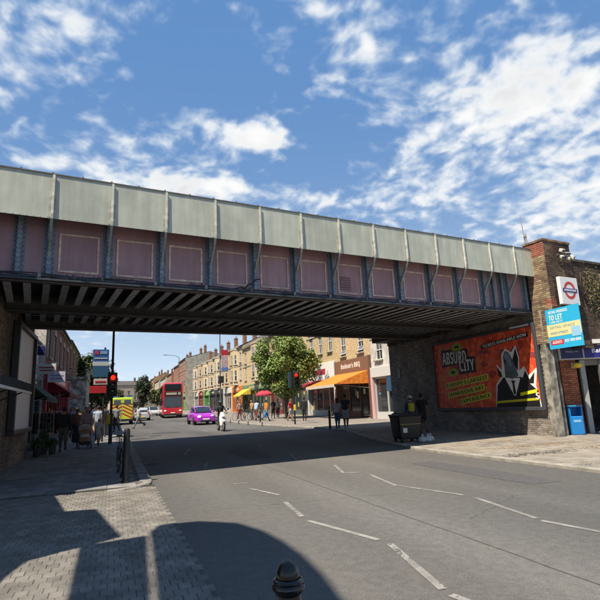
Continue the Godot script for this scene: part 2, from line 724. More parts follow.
func make_ground() -> void:
	# land: one sheet that follows the rise of the street
	var g := MB.new()
	g.col = lin(0.13, 0.125, 0.115)
	var zs := [700.0, 200.0, 40.0, -14.0, -100.0, -300.0, -700.0]
	for k in zs.size() - 1:
		var a := gy(zs[k]) - 0.05
		var b := gy(zs[k + 1]) - 0.05
		g.q(Vector3(-600, a, zs[k]), Vector3(600, a, zs[k]), Vector3(600, b, zs[k + 1]), Vector3(-600, b, zs[k + 1]))
	ground_piece(put(g, "ground", M.concrete))
	# the road, with tone that drifts in patches as old asphalt does
	var rd := MB.new()
	var zz := [40.0, 20.0, 8.0]
	var z := 4.0
	while z > -34.0:
		zz.append(z)
		z -= 0.4
	while z > -150.0:
		zz.append(z)
		z -= 3.0
	zz.append_array([-220.0, -420.0])
	var xx := [-14.0, -6.0, -2.0]
	var x := 0.0
	while x < 12.6:
		xx.append(x)
		x += 0.4
	xx.append(14.0)
	var cols := xx.size()
	for zi in zz:
		for xi in xx:
			rd.v.append(Vector3(xi, gy(zi), zi))
			rd.n.append(Vector3.UP)
			var t := fine.get_noise_2d(xi * 9.0, zi * 4.0)
			var t2 := fine.get_noise_2d(xi * 40.0 + 700.0, zi * 6.0)
			var f := 1.0 + 0.55 * t + 0.3 * t2
			# wheel tracks are polished lighter, the strip between them stays oily
			var lane := absf(fmod(xi - 0.92, 4.15) - 2.08)
			f *= 1.0 + 0.10 * exp(-pow((lane - 0.85) / 0.28, 2.0)) - 0.09 * exp(-pow(lane / 0.35, 2.0))
			var warm := fine.get_noise_2d(xi * 6.0 - 300.0, zi * 6.0) * 0.06
			rd.c.append(Color(0.132 * f * (1.0 + warm), 0.127 * f, 0.119 * f * (1.0 - warm)))
	for j in zz.size() - 1:
		for i in cols - 1:
			var o := j * cols + i
			rd.ix.append(o); rd.ix.append(o + cols); rd.ix.append(o + 1)
			rd.ix.append(o + 1); rd.ix.append(o + cols); rd.ix.append(o + cols + 1)
	var road := put(rd, "road", M.asphalt)
	ground_piece(road)
	# tarmac repairs, 4 mm proud
	for p in [[4.4, -17.3, 0.9, 3.4, 0.105], [7.6, -9.6, 0.8, 4.2, 0.12], [3.2, -33.0, 1.7, 1.2, 0.06]]:
		var mb := MB.new()
		mb.col = lin(p[4], p[4] * 0.98, p[4] * 0.95)
		var pts := []
		for k in 14:
			var an := TAU * k / 14
			var e := Vector2(cos(an), sin(an))
			e = e / maxf(absf(e.x), absf(e.y)) * rr(0.97, 1.0)
			var zq: float = p[1] + e.y * p[3] * 0.5
			pts.append(Vector3(p[0] + e.x * p[2] * 0.5, gy(zq) + 0.004, zq))
		var ce := Vector3(p[0], gy(p[1]) + 0.004, p[1])
		for k in 14:
			mb.t(ce, pts[(k + 1) % 14], pts[k])
		put(mb, "tarmac_patch", M.asphalt, road)
	# a long thin construction joint along the carriageway
	var jm := MB.new()
	jm.col = lin(0.108, 0.104, 0.098)
	var jz := 2.0
	while jz > -30.0:
		var j0 := 3.95 + 0.008 * sin(jz * 2.1) + 0.006 * sin(jz * 5.3)
		var j1 := 3.95 + 0.008 * sin((jz - 0.5) * 2.1) + 0.006 * sin((jz - 0.5) * 5.3)
		jm.q(Vector3(j0, gy(jz) + 0.003, jz), Vector3(j0 + 0.022, gy(jz) + 0.003, jz), Vector3(j1 + 0.022, gy(jz - 0.5) + 0.003, jz - 0.5), Vector3(j1, gy(jz - 0.5) + 0.003, jz - 0.5))
		jz -= 0.5
	put(jm, "tar_joint", M.asphalt, road)
	# worn white paint: each stroke is made of the flakes that are left
	for s in [[5.55, -12.6, 5.12, -11.15, 0.1], [5.12, -11.15, 5.49, -10.98, 0.12], [5.48, -10.52, 5.18, -8.89, 0.1], [5.22, -8.86, 5.6, -7.43, 0.1], [5.61, -7.11, 5.33, -5.58, 0.1], [5.29, -5.44, 5.55, -4.0, 0.1], [5.55, -3.8, 5.2, -2.2, 0.1],
			[2.65, -10.28, 2.93, -9.24, 0.09], [2.81, -8.55, 2.67, -7.34, 0.09], [2.65, -7.05, 3.02, -5.68, 0.09], [3.05, -5.47, 2.73, -4.03, 0.1], [2.71, -3.89, 3.0, -2.6, 0.1], [2.5, -11.09, 2.78, -11.02, 0.1],
			[2.45, -18.59, 2.94, -20.74, 0.1], [2.4, -14.17, 2.76, -15.8, 0.1], [5.64, -20.25, 5.38, -18.95, 0.1], [5.71, -16.92, 5.18, -14.58, 0.1], [7.46, -15.78, 7.66, -15.33, 0.1],
			[5.6, -32.0, 5.6, -34.0, 0.1], [5.6, -38.0, 5.6, -40.0, 0.1], [5.6, -44.0, 5.6, -46.0, 0.1], [5.65, -50.0, 5.65, -52.0, 0.1], [5.7, -56.0, 5.7, -58.0, 0.1]]:
		var mb := MB.new()
		var a := Vector2(s[0], s[1])
		var b := Vector2(s[2], s[3])
		var d := (b - a).normalized()
		var w := Vector2(-d.y, d.x)
		var l := a.distance_to(b)
		var stp := 0.018
		var k := 0.0
		while k < l:
			var m = -s[4] * 0.4
			while m < s[4] * 0.4 - 0.001:
				var p = a + d * k + w * m
				var t := 0.45 * fine.get_noise_2d(p.x * 120.0, p.y * 120.0) + 0.6 * fine.get_noise_2d(p.x * 1400.0, p.y * 1400.0)
				if t > -0.33:
					var g2 := rr(0.85, 1.05)
					mb.col = Color(0.29 * g2, 0.28 * g2, 0.26 * g2)
					var p2 = p + d * stp
					var p3 = p2 + w * 0.0135
					var p4 = p + w * 0.0135
					mb.q(Vector3(p.x, gy(p.y) + 0.005, p.y), Vector3(p4.x, gy(p4.y) + 0.005, p4.y), Vector3(p3.x, gy(p3.y) + 0.005, p3.y), Vector3(p2.x, gy(p2.y) + 0.005, p2.y))
				m += 0.0135
			k += stp
		if mb.v.size() > 0:
			put(mb, "painted_line", M.stone, road)
	# old cracks: thin crooked lines of bitumen
	for e in [[1.3, -8.6, 3.6, 0.4, 26], [8.5, -12.0, -2.4, 1.2, 20], [4.6, -6.0, 1.8, -1.0, 18], [2.0, -13.4, 2.2, 0.9, 20]]:
		var ck := MB.new()
		ck.col = lin(0.085, 0.082, 0.078)
		var n: int = e[4]
		var p0 := Vector3(e[0], 0.003, e[1])
		for k in n:
			var p1 := Vector3(e[0] + e[2] * (k + 1.0) / n + rr(-0.04, 0.04), 0.003, e[1] + e[3] * (k + 1.0) / n + rr(-0.04, 0.04))
			var d := (p1 - p0).normalized()
			var w := Vector3(-d.z, 0, d.x) * rr(0.0015, 0.004)
			ck.q(p0 - w, p0 + w, p1 + w, p1 - w)
			p0 = p1
		put(ck, "crack", M.asphalt, road)
	# drain grating at the left kerb
	var dg := MB.new()
	dg.col = lin(0.05, 0.048, 0.046)
	for k in 7:
		dg.box(Vector3(KL + 0.24, gy(-16.5) + 0.008, -16.5 + (k - 3) * 0.055), Vector3(0.36, 0.012, 0.03))
	for sx in [-0.18, 0.18]:
		dg.box(Vector3(KL + 0.24 + sx, gy(-16.5) + 0.0085, -16.5), Vector3(0.03, 0.013, 0.42))
	put(dg, "drain_grating", M.steel_old, road)
	# manhole cover on the road beyond the bridge
	var mh := MB.new()
	mh.col = lin(0.05, 0.048, 0.045)
	mh.lathe(Vector3(2.35, gy(-30.5) + 0.003, -30.5), [Vector2(0.34, 0.0), Vector2(0.34, 0.008), Vector2(0.30, 0.010), Vector2(0.0, 0.010)], 20)
	put(mh, "manhole_cover", M.steel_old, road)
	make_left_footway()
	make_right_footway()

func left_kerb(z: float) -> float:
	return lerpf(KL, -0.35, clampf((-40.0 - z) / 5.0, 0.0, 1.0))

func make_left_footway() -> void:
	var base := MB.new()
	base.col = lin(0.12, 0.112, 0.10)
	# bedding under the setts, level with the road
	base.q(Vector3(-14, 0.006, 12), Vector3(KL, 0.006, 12), Vector3(KL, 0.006, -11.9), Vector3(-14, 0.006, -11.9))
	var bz := [-11.9, -14.0, -40.0, -45.0, -160.0, -420.0]
	for k in bz.size() - 1:
		var a := gy(bz[k]) + LH - 0.012
		var b := gy(bz[k + 1]) + LH - 0.012
		base.q(Vector3(-14, a, bz[k]), Vector3(left_kerb(bz[k]) - 0.1, a, bz[k]), Vector3(left_kerb(bz[k + 1]) - 0.1, b, bz[k + 1]), Vector3(-14, b, bz[k + 1]))
	base.q(Vector3(-14, -0.02, -11.9), Vector3(KL, -0.02, -11.9), Vector3(KL, LH - 0.012, -11.9), Vector3(-14, LH - 0.012, -11.9))
	var fw := put(base, "left_pavement", M.stone)
	ground_piece(fw)
	# setts in the foreground
	var spots := []
	var row := 0
	var z := -2.2
	while z > -11.9:
		var x := -3.4 + (0.062 if row % 2 else 0.0)
		while x < KL - 0.02:
			spots.append(Vector3(x, 0, z))
			x += 0.124
		z -= 0.165
		row += 1
	var kinds := []
	for k in 7:
		var t := [1.0, 0.92, 1.06, 0.96, 1.1, 0.87, 1.03][k] as float
		kinds.append(slab_mesh(0.118, 0.158, 0.03, Color(0.20 * t, 0.187 * t, 0.166 * t), 0.005))
	var near := []
	for p in spots:
		if in_view(p):
			near.append([cam.position.distance_to(p), p])
	near.sort_custom(func(a, b): return a[0] < b[0])
	var single := {}
	for k in mini(300, near.size()):
		single[near[k][1]] = true
	var rest := MB.new()
	for p in spots:
		var y := 0.012 + rr(-0.003, 0.003)
		var kind := int(rng.randi() % 7)
		if single.has(p):
			var o := inst(kinds[kind], "sett", fw, Vector3(p.x, y, p.z), rr(-0.02, 0.02))
			o.rotation.x = rr(-0.012, 0.012)
			o.rotation.z = rr(-0.01, 0.01)
		else:
			var t := rr(0.86, 1.12)
			rest.col = Color(0.20 * t, 0.187 * t, 0.166 * t)
			var w := 0.059
			var d := 0.079
			var b := [Vector3(p.x - w, 0.004, p.z + d), Vector3(p.x + w, 0.004, p.z + d), Vector3(p.x + w, 0.004, p.z - d), Vector3(p.x - w, 0.004, p.z - d)]
			var tp := []
			for e in b:
				tp.append(Vector3(e.x - signf(e.x - p.x) * 0.007, y, e.z - signf(e.z - p.z) * 0.007))
			rest.q(tp[0], tp[1], tp[2], tp[3])
			for e in 4:
				rest.q(b[e], b[(e + 1) % 4], tp[(e + 1) % 4], tp[e])
	put(rest, "setts", M.stone, fw).set_meta("kind", "stuff")
	# flags under the bridge and beyond
	var flags := []
	for k in 6:
		var t := [1.0, 0.84, 1.12, 0.92, 1.05, 0.76][k] as float
		flags.append(slab_mesh(0.592, 0.442, 0.04, Color(0.24 * t, 0.237 * t, 0.235 * t), 0.008))
	var half := slab_mesh(0.292, 0.442, 0.04, lin(0.2, 0.195, 0.19), 0.008)
	row = 0
	z = -12.14
	while z > -34.0:
		var x := -2.75 + (0.3 if row % 2 else 0.0)
		if row % 2:
			inst(half, "paving_flag", fw, Vector3(-2.9, gy(z) + LH, z))
		while x < KL - 0.43:
			var o := inst(flags[int(rng.randi() % 6)], "paving_flag", fw, Vector3(x + 0.0, gy(z) + LH + rr(-0.003, 0.003), z))
			o.rotation.x = rr(-0.006, 0.006)
			x += 0.6
		z -= 0.45
		row += 1
	var km := slab_mesh(0.28, 0.892, 0.16, lin(0.25, 0.24, 0.22), 0.02)
	z = -12.6
	while z > -60.0:
		inst(km, "kerb_stone", fw, Vector3(left_kerb(z - 0.45) - 0.14, gy(z - 0.45) + LH + 0.004, z - 0.45), 0.245 if z < -40.0 and z > -45.0 else 0.0)
		z -= 0.9
	# kerb turning into the side road
	for k in 5:
		var an := k * 0.31 + 0.15
		inst(slab_mesh(0.2, 0.30, 0.12, lin(0.26, 0.25, 0.23), 0.015), "kerb_stone", fw, Vector3(KL - 0.95 + 0.83 * cos(an), 0.048 - k * 0.004, -12.52 + 0.83 * sin(an)), -an)

func make_right_footway() -> void:
	var base := MB.new()
	base.col = lin(0.26, 0.235, 0.2)
	var zs := [30.0, 4.0, -6.0, -14.5, -18.5, -22.0, -24.5, -29.0, -36.0, -44.0, -60.0, -120.0, -420.0]
	for k in zs.size() - 1:
		var a := gy(zs[k]) + RH - 0.006
		var b := gy(zs[k + 1]) + RH - 0.006
		var xa := kerb_x(zs[k]) + 0.14
		var xb := kerb_x(zs[k + 1]) + 0.14
		base.q(Vector3(xa, a, zs[k]), Vector3(40, a, zs[k]), Vector3(40, b, zs[k + 1]), Vector3(xb, b, zs[k + 1]))
	var fw := put(base, "right_pavement", M.stone)
	ground_piece(fw)
	var kinds := []
	for k in 8:
		var t := [1.0, 0.95, 1.05, 0.97, 1.03, 0.91, 1.0, 0.95][k] as float
		var w := [1.0, 0.98, 0.96, 1.0, 0.95, 0.98, 0.93, 0.97][k] as float
		kinds.append(slab_mesh(0.895, 0.595, 0.04, Color(0.31 * t, 0.272 * t * (1.0 + (1.0 - w) * 0.5), 0.22 * t / w), 0.006))
	var row := 0
	var z := -6.6
	var n := 0
	while z > -30.5:
		var x := kerb_x(z) + 0.62 + (0.45 if row % 2 else 0.0)
		var lim := 14.6 if z < -14.6 and z > -25.0 else (18.3 if z <= -25.0 else 17.5)
		while x < lim:
			if n < 299:
				inst(kinds[int(rng.randi() % 8)], "paving_slab", fw, Vector3(x, gy(z) + RH + rr(-0.002, 0.002), z))
				n += 1
			x += 0.9
		z -= 0.6
		row += 1
	var km := slab_mesh(0.2, 0.892, 0.16, lin(0.33, 0.31, 0.27), 0.02)
	z = -2.0
	while z > -62.0:
		var x0 := kerb_x(z)
		var x1 := kerb_x(z - 0.9)
		inst(km, "kerb_stone", fw, Vector3((x0 + x1) * 0.5 + 0.1, gy(z - 0.45) + RH + 0.004, z - 0.45), atan2(x0 - x1, 0.9))
		z -= 0.9
	# spilled dirt and rusty stains on the slabs: clouds of small specks
	for e in [[10.5, -10.7, 1.6, 0.35, 0.12, 0.105, 0.09, 900], [12.4, -12.4, 2.4, 0.5, 0.40, 0.25, 0.13, 1100], [13.6, -10.9, 2.2, 0.5, 0.38, 0.26, 0.15, 900], [11.4, -8.4, 2.4, 0.7, 0.24, 0.22, 0.2, 1200], [12.5, -14.2, 2.0, 0.3, 0.36, 0.24, 0.14, 500]]:
		speckle(fw, Vector3(e[0], RH + 0.008, e[1]), e[2], e[3], lin(e[4], e[5], e[6]), e[7])

func speckle(parent: Node, ce: Vector3, rx: float, rz: float, c: Color, n: int) -> void:
	var mb := MB.new()
	for k in n:
		var p := ce + Vector3(rng.randfn(0.0, rx * 0.4), rr(0.0, 0.002), rng.randfn(0.0, rz * 0.4))
		p.y += gy(p.z)
		if ce.y > 0.05 and p.x < kerb_x(p.z) + 0.22:
			continue
		if fine.get_noise_2d(p.x * 260.0, p.z * 420.0) < -0.05:
			continue
		mb.col = vary(c, 0.25)
		var s := rr(0.008, 0.04)
		var a := rr(0.0, TAU)
		var u := Vector3(cos(a), 0, sin(a)) * s
		var w := Vector3(-sin(a), 0, cos(a)) * s * rr(0.4, 1.0)
		mb.q(p - u, p + w, p + u, p - w)
	put(mb, "stain", M.stone, parent).set_meta("kind", "stuff")

# ---------------------------------------------------------------- railway bridge
func rivets(mb: MB, pts: Array, r := 0.018, dir := Vector3(0, 0, 1)) -> void:
	var u := dir.cross(Vector3(0.2, 0.9, 0.4)).normalized()
	var w := dir.cross(u)
	for p in pts:
		var tip: Vector3 = p + dir * r * 0.8
		for k in 5:
			var a0 := TAU * k / 5
			var a1 := TAU * (k + 1) / 5
			mb.t(tip, p + (u * cos(a0) + w * sin(a0)) * r, p + (u * cos(a1) + w * sin(a1)) * r)

func make_bridge() -> void:
	var b := thing("railway_bridge", "long steel plate girder railway bridge with pale parapet and mauve panels over the road", "bridge", Vector3(15, 0, -14.64), BRIDGE_TURN)
	var mauve := lin(0.42, 0.25, 0.265)
	var blue := lin(0.22, 0.27, 0.315)
	var cream := lin(0.80, 0.63, 0.49)
	var pale := lin(0.52, 0.545, 0.455)
	var dark := lin(0.09, 0.088, 0.09)
	var st := []
	for k in 18:
		st.append(0.13 - 1.29 * k)
	var x_left: float = st[17] - 1.2
	var x_right := 0.38
	# web panels between the stiffeners, each a plate of its own
	for k in 17:
		var x1: float = st[k]
		var x0: float = st[k + 1]
		var mb := MB.new()
		mb.col = vary(mauve, 0.1)
		mb.box(Vector3((x0 + x1) / 2, 5.42, -0.012 + rr(-0.004, 0.004)), Vector3(x1 - x0 - 0.006, 1.62, 0.02))
		var pts := []
		for e in 8:
			pts.append(Vector3(x0 + 0.16 + e * (x1 - x0 - 0.32) / 7.0, 4.79, 0.0))
			pts.append(Vector3(x0 + 0.16 + e * (x1 - x0 - 0.32) / 7.0, 4.73, 0.0))
		mb.col = vary(lin(0.3, 0.18, 0.2), 0.2)
		rivets(mb, pts, 0.014)
		var wp := put(mb, "web_panel", M.plate, b)
		if k >= 2 and k <= 12:
			# raised moulding: four mitred strips
			var fr := MB.new()
			fr.col = vary(cream, 0.12)
			var a0 := x0 + 0.20
			var a1 := x1 - 0.20
			var y0 := 4.88
			var y1 := 5.83
			var w := 0.044
			fr.prism(PackedVector2Array([Vector2(a0, y0), Vector2(a1, y0), Vector2(a1 - w, y0 + w), Vector2(a0 + w, y0 + w)]), 0.0, 0.022)
			fr.prism(PackedVector2Array([Vector2(a0, y1), Vector2(a1, y1), Vector2(a1 - w, y1 - w), Vector2(a0 + w, y1 - w)]), 0.0, 0.022)
			fr.prism(PackedVector2Array([Vector2(a0, y0), Vector2(a0 + w, y0 + w), Vector2(a0 + w, y1 - w), Vector2(a0, y1)]), 0.0, 0.022)
			fr.prism(PackedVector2Array([Vector2(a1, y0), Vector2(a1 - w, y0 + w), Vector2(a1 - w, y1 - w), Vector2(a1, y1)]), 0.0, 0.022)
			put(fr, "panel_moulding", M.steel_old, wp)
		if k == 6:
			# louvred vent let into one panel
			var lv := MB.new()
			lv.col = lin(0.26, 0.15, 0.165)
			for e in 6:
				lv.box(Vector3(x0 + 0.48, 5.02 + e * 0.075, 0.012), Vector3(0.38, 0.035, 0.03))
			put(lv, "vent", M.steel_old, wp)
	# stiffeners: two angles back to back with rivets
	var extra := []
	for k in 18:
		extra.append(st[k])
	for e in [st[13] - 0.62, st[14] - 0.62, st[15] - 0.62, st[0] - 0.35, st[1] - 0.35, st[1] - 0.8]:
		extra.append(e)
	for e in range(extra.size()):
		var x: float = extra[e]
		var mb := MB.new()
		mb.col = vary(blue, 0.2)
		mb.box(Vector3(x, 5.4, 0.012), Vector3(0.24, 1.58, 0.02))
		mb.col = vary(blue, 0.2)
		mb.box(Vector3(x, 5.4, 0.07), Vector3(0.028, 1.56, 0.12))
		mb.box(Vector3(x, 5.4, 0.13), Vector3(0.1, 1.52, 0.016))
		mb.col = lin(0.12, 0.17, 0.2)
		var pts := []
		for r in 13:
			for s in [-0.085, 0.085]:
				pts.append(Vector3(x + s, 4.74 + r * 0.112, 0.022))
			for s in [-0.032, 0.032]:
				pts.append(Vector3(x + s, 4.78 + r * 0.112, 0.139))
		rivets(mb, pts, 0.017)
		put(mb, "stiffener", M.steel_old, b)
	# bottom flange with rivet rows and a cable run clipped along it
	var fl := MB.new()
	fl.col = lin(0.065, 0.075, 0.085)
	fl.box(Vector3((x_left + x_right) / 2, 4.655, 0.02), Vector3(x_right - x_left, 0.025, 0.34))
	fl.box(Vector3((x_left + x_right) / 2, 4.63, 0.0), Vector3(x_right - x_left, 0.02, 0.42))
	fl.box(Vector3((x_left + x_right) / 2, 4.695, 0.026), Vector3(x_right - x_left, 0.06, 0.03))
	var rp := []
	var xx := x_left
	while xx < x_right:
		rp.append(Vector3(xx, 4.70, 0.043))
		xx += 0.11
	rivets(fl, rp, 0.017)
	put(fl, "bottom_flange", M.steel_old, b)
	for c in 3:
		var cb := MB.new()
		cb.col = [lin(0.03, 0.03, 0.032), lin(0.06, 0.085, 0.11), lin(0.04, 0.036, 0.034)][c]
		var path := []
		xx = x_left
		var hgt: float = [4.735, 4.715, 4.76][c]
		var zd: float = [0.15, 0.17, 0.145][c]
		while xx < x_right - 0.3:
			path.append(Vector3(xx, hgt + 0.018 * sin(xx * 3.1 + c * 2.0) + rr(-0.008, 0.008), zd))
			xx += 0.43
		cb.tube(path, 0.016, 6)
		put(cb, "cable", M.matte, b)
	# a loose end of cable hanging across one panel
	var lc := MB.new()
	lc.col = lin(0.02, 0.02, 0.02)
	lc.tube([Vector3(-12.2, 4.72, 0.17), Vector3(-11.95, 4.80, 0.16), Vector3(-11.8, 4.78, 0.15), Vector3(-11.72, 4.9, 0.15), Vector3(-11.6, 4.93, 0.15), Vector3(-11.5, 5.05, 0.15), Vector3(-11.36, 5.08, 0.15)], 0.018, 6)
	put(lc, "loose_cable", M.matte, b)
	# flaked paint and rust along the foot of the web and the stiffeners
	var rust := MB.new()
	for k in 2600:
		var rx := rr(x_left, x_right)
		var ry := 4.72 + absf(rng.randfn(0.0, 0.06))
		if ry > 6.1 or fine.get_noise_2d(rx * 160.0, ry * 160.0) < 0.02:
			continue
		rust.col = vary([lin(0.12, 0.05, 0.025), lin(0.05, 0.04, 0.04), lin(0.2, 0.16, 0.14)][k % 3], 0.3)
		var s := rr(0.005, 0.018)
		rust.q(Vector3(rx - s, ry - s * rr(0.6, 1.6), 0.0035), Vector3(rx + s, ry - s, 0.0035), Vector3(rx + s * rr(0.5, 1.0), ry + s * 1.5, 0.0035), Vector3(rx - s, ry + s, 0.0035))
	put(rust, "rust_flakes", M.matte, b).set_meta("kind", "stuff")
	for k in 17:
		var cl := MB.new()
		cl.col = lin(0.25, 0.25, 0.24) if k % 3 else lin(0.12, 0.1, 0.09)
		cl.rbox(Vector3(st[k] - rr(0.1, 0.2), 4.73, 0.165), Vector3(0.07, 0.1, 0.05), 0.01)
		put(cl, "cable_clip", M.matte, b)
	# dark soffit between web and parapet, and the cantilevered parapet
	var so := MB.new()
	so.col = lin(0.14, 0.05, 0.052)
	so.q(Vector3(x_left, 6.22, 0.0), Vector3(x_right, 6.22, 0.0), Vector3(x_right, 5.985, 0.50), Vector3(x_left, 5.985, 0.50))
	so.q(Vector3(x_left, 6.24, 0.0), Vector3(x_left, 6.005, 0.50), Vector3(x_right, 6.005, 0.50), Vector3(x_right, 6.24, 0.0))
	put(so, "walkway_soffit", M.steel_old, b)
	for k in 18:
		var x1: float = x_right if k == 0 else st[k - 1] as float
		var x0: float = st[k]
		if x1 - x0 < 0.05:
			continue
		var mb := MB.new()
		mb.col = vary(pale, 0.05)
		mb.box(Vector3((x0 + x1) / 2, 6.525, 0.512 + rr(-0.003, 0.003)), Vector3(x1 - x0 - 0.005, 1.07, 0.018))
		var pts := []
		for e in 9:
			pts.append(Vector3(x0 + 0.1 + e * (x1 - x0 - 0.2) / 8.0, 6.02, 0.522))
		rivets(mb, pts, 0.011)
		put(mb, "parapet_plate", M.plate, b)
	var cap := MB.new()
	cap.col = lin(0.13, 0.135, 0.12)
	cap.box(Vector3((x_left + x_right) / 2, 7.075, 0.49), Vector3(x_right - x_left, 0.03, 0.10))
	put(cap, "parapet_coping", M.steel_old, b)
	for k in range(0, 34):
		var mb := MB.new()
		mb.col = lin(0.16, 0.16, 0.15)
		mb.box(Vector3(0.1 - k * 0.645, 7.11, 0.49), Vector3(0.035, 0.045, 0.035))
		put(mb, "coping_bolt", M.steel_old, b)
	# brackets: a pale T section that follows the parapet and sweeps back to the web
	for k in 18:
		var x: float = st[k]
		var prof := [Vector2(0.565, 7.05), Vector2(0.575, 6.1), Vector2(0.56, 5.98), Vector2(0.44, 5.76), Vector2(0.24, 5.50), Vector2(0.155, 5.34), Vector2(0.145, 5.16)]
		var mb := MB.new()
		mb.col = lin(0.74, 0.725, 0.62)
		for s in prof.size() - 1:
			var a: Vector2 = prof[s]
			var c: Vector2 = prof[s + 1]
			var hw := 0.026
			if s >= 2:
				mb.col = lin(0.33, 0.35, 0.32)
			mb.q(Vector3(x + hw, a.y, a.x), Vector3(x - hw, a.y, a.x), Vector3(x - hw, c.y, c.x), Vector3(x + hw, c.y, c.x))
			mb.q(Vector3(x + hw, c.y, c.x - 0.012), Vector3(x - hw, c.y, c.x - 0.012), Vector3(x - hw, a.y, a.x - 0.012), Vector3(x + hw, a.y, a.x - 0.012))
			for sg in [-1.0, 1.0]:
				mb.q(Vector3(x + hw * sg, a.y, a.x), Vector3(x + hw * sg, c.y, c.x), Vector3(x + hw * sg, c.y, c.x - 0.012), Vector3(x + hw * sg, a.y, a.x - 0.012))
				# stem
				mb.q(Vector3(x + 0.007 * sg, a.y, a.x - 0.01), Vector3(x + 0.007 * sg, c.y, c.x - 0.01), Vector3(x + 0.007 * sg, c.y, maxf(c.x - 0.13, 0.02)), Vector3(x + 0.007 * sg, a.y, maxf(a.x - 0.13, 0.02) if s < 2 else maxf(a.x - 0.13, 0.02)))
		mb.col = lin(0.5, 0.5, 0.43)
		var pts := []
		for e in 9:
			pts.append(Vector3(x - 0.05, 6.06 + e * 0.055, 0.524))
			pts.append(Vector3(x + 0.05, 6.06 + e * 0.055, 0.524))
		rivets(mb, pts, 0.012)
		mb.box(Vector3(x, 6.27, 0.526), Vector3(0.15, 0.5, 0.008))
		put(mb, "bracket", M.steel_old, b)
	# three lines of girders under the deck and the cross ribs between them
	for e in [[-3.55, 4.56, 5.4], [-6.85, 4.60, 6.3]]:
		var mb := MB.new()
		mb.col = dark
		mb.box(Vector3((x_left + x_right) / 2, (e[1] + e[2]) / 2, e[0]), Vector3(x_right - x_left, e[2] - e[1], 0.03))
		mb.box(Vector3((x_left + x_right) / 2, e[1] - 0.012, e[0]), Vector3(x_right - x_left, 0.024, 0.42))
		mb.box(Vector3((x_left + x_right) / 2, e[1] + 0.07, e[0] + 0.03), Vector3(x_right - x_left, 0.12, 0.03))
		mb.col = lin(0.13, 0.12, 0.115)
		var pts := []
		xx = x_left
		while xx < x_right:
			pts.append(Vector3(xx, e[1] + 0.09, e[0] + 0.046))
			pts.append(Vector3(xx + 0.05, e[1] + 0.04, e[0] + 0.046))
			xx += 0.12
		rivets(mb, pts, 0.02)
		rivets(mb, pts.map(func(p): return Vector3(p.x, e[1] - 0.024, e[0] + 0.16)), 0.02, Vector3(0, -1, 0))
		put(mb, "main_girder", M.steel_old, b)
	for bay in [[-0.15, -3.4, 4.78], [-3.7, -6.7, 4.80]]:
		xx = x_right - 0.25
		while xx > x_left:
			var mb := MB.new()
			mb.col = vary(lin(0.42, 0.425, 0.45), 0.25)
			var mid: float = (bay[0] + bay[1]) / 2
			mb.box(Vector3(xx, bay[2], mid), Vector3(0.17, 0.02, bay[0] - bay[1]))
			mb.col = vary(lin(0.13, 0.125, 0.125), 0.25)
			mb.box(Vector3(xx, bay[2] + 0.12, mid), Vector3(0.02, 0.22, bay[0] - bay[1]))
			put(mb, "cross_rib", M.steel_old, b)
			xx -= 0.43
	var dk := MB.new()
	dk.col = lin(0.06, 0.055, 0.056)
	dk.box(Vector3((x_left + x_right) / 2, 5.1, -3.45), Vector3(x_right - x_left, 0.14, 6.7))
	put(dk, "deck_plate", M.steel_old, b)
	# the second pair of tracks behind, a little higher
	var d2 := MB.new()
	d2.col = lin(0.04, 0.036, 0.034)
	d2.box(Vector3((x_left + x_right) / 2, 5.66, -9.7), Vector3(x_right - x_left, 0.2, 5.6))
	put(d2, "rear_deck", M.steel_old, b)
	var de := MB.new()  # added block, closes a gap that let sun onto the abutment
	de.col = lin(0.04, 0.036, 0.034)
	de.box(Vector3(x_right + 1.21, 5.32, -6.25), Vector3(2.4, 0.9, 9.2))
	put(de, "deck_gap_filler", M.steel_old, b)
	var fg := MB.new()
	fg.col = lin(0.2, 0.2, 0.18)
	fg.box(Vector3((x_left + x_right) / 2, 6.3, -12.45), Vector3(x_right - x_left, 1.7, 0.04))
	put(fg, "rear_girder", M.steel_old, b)

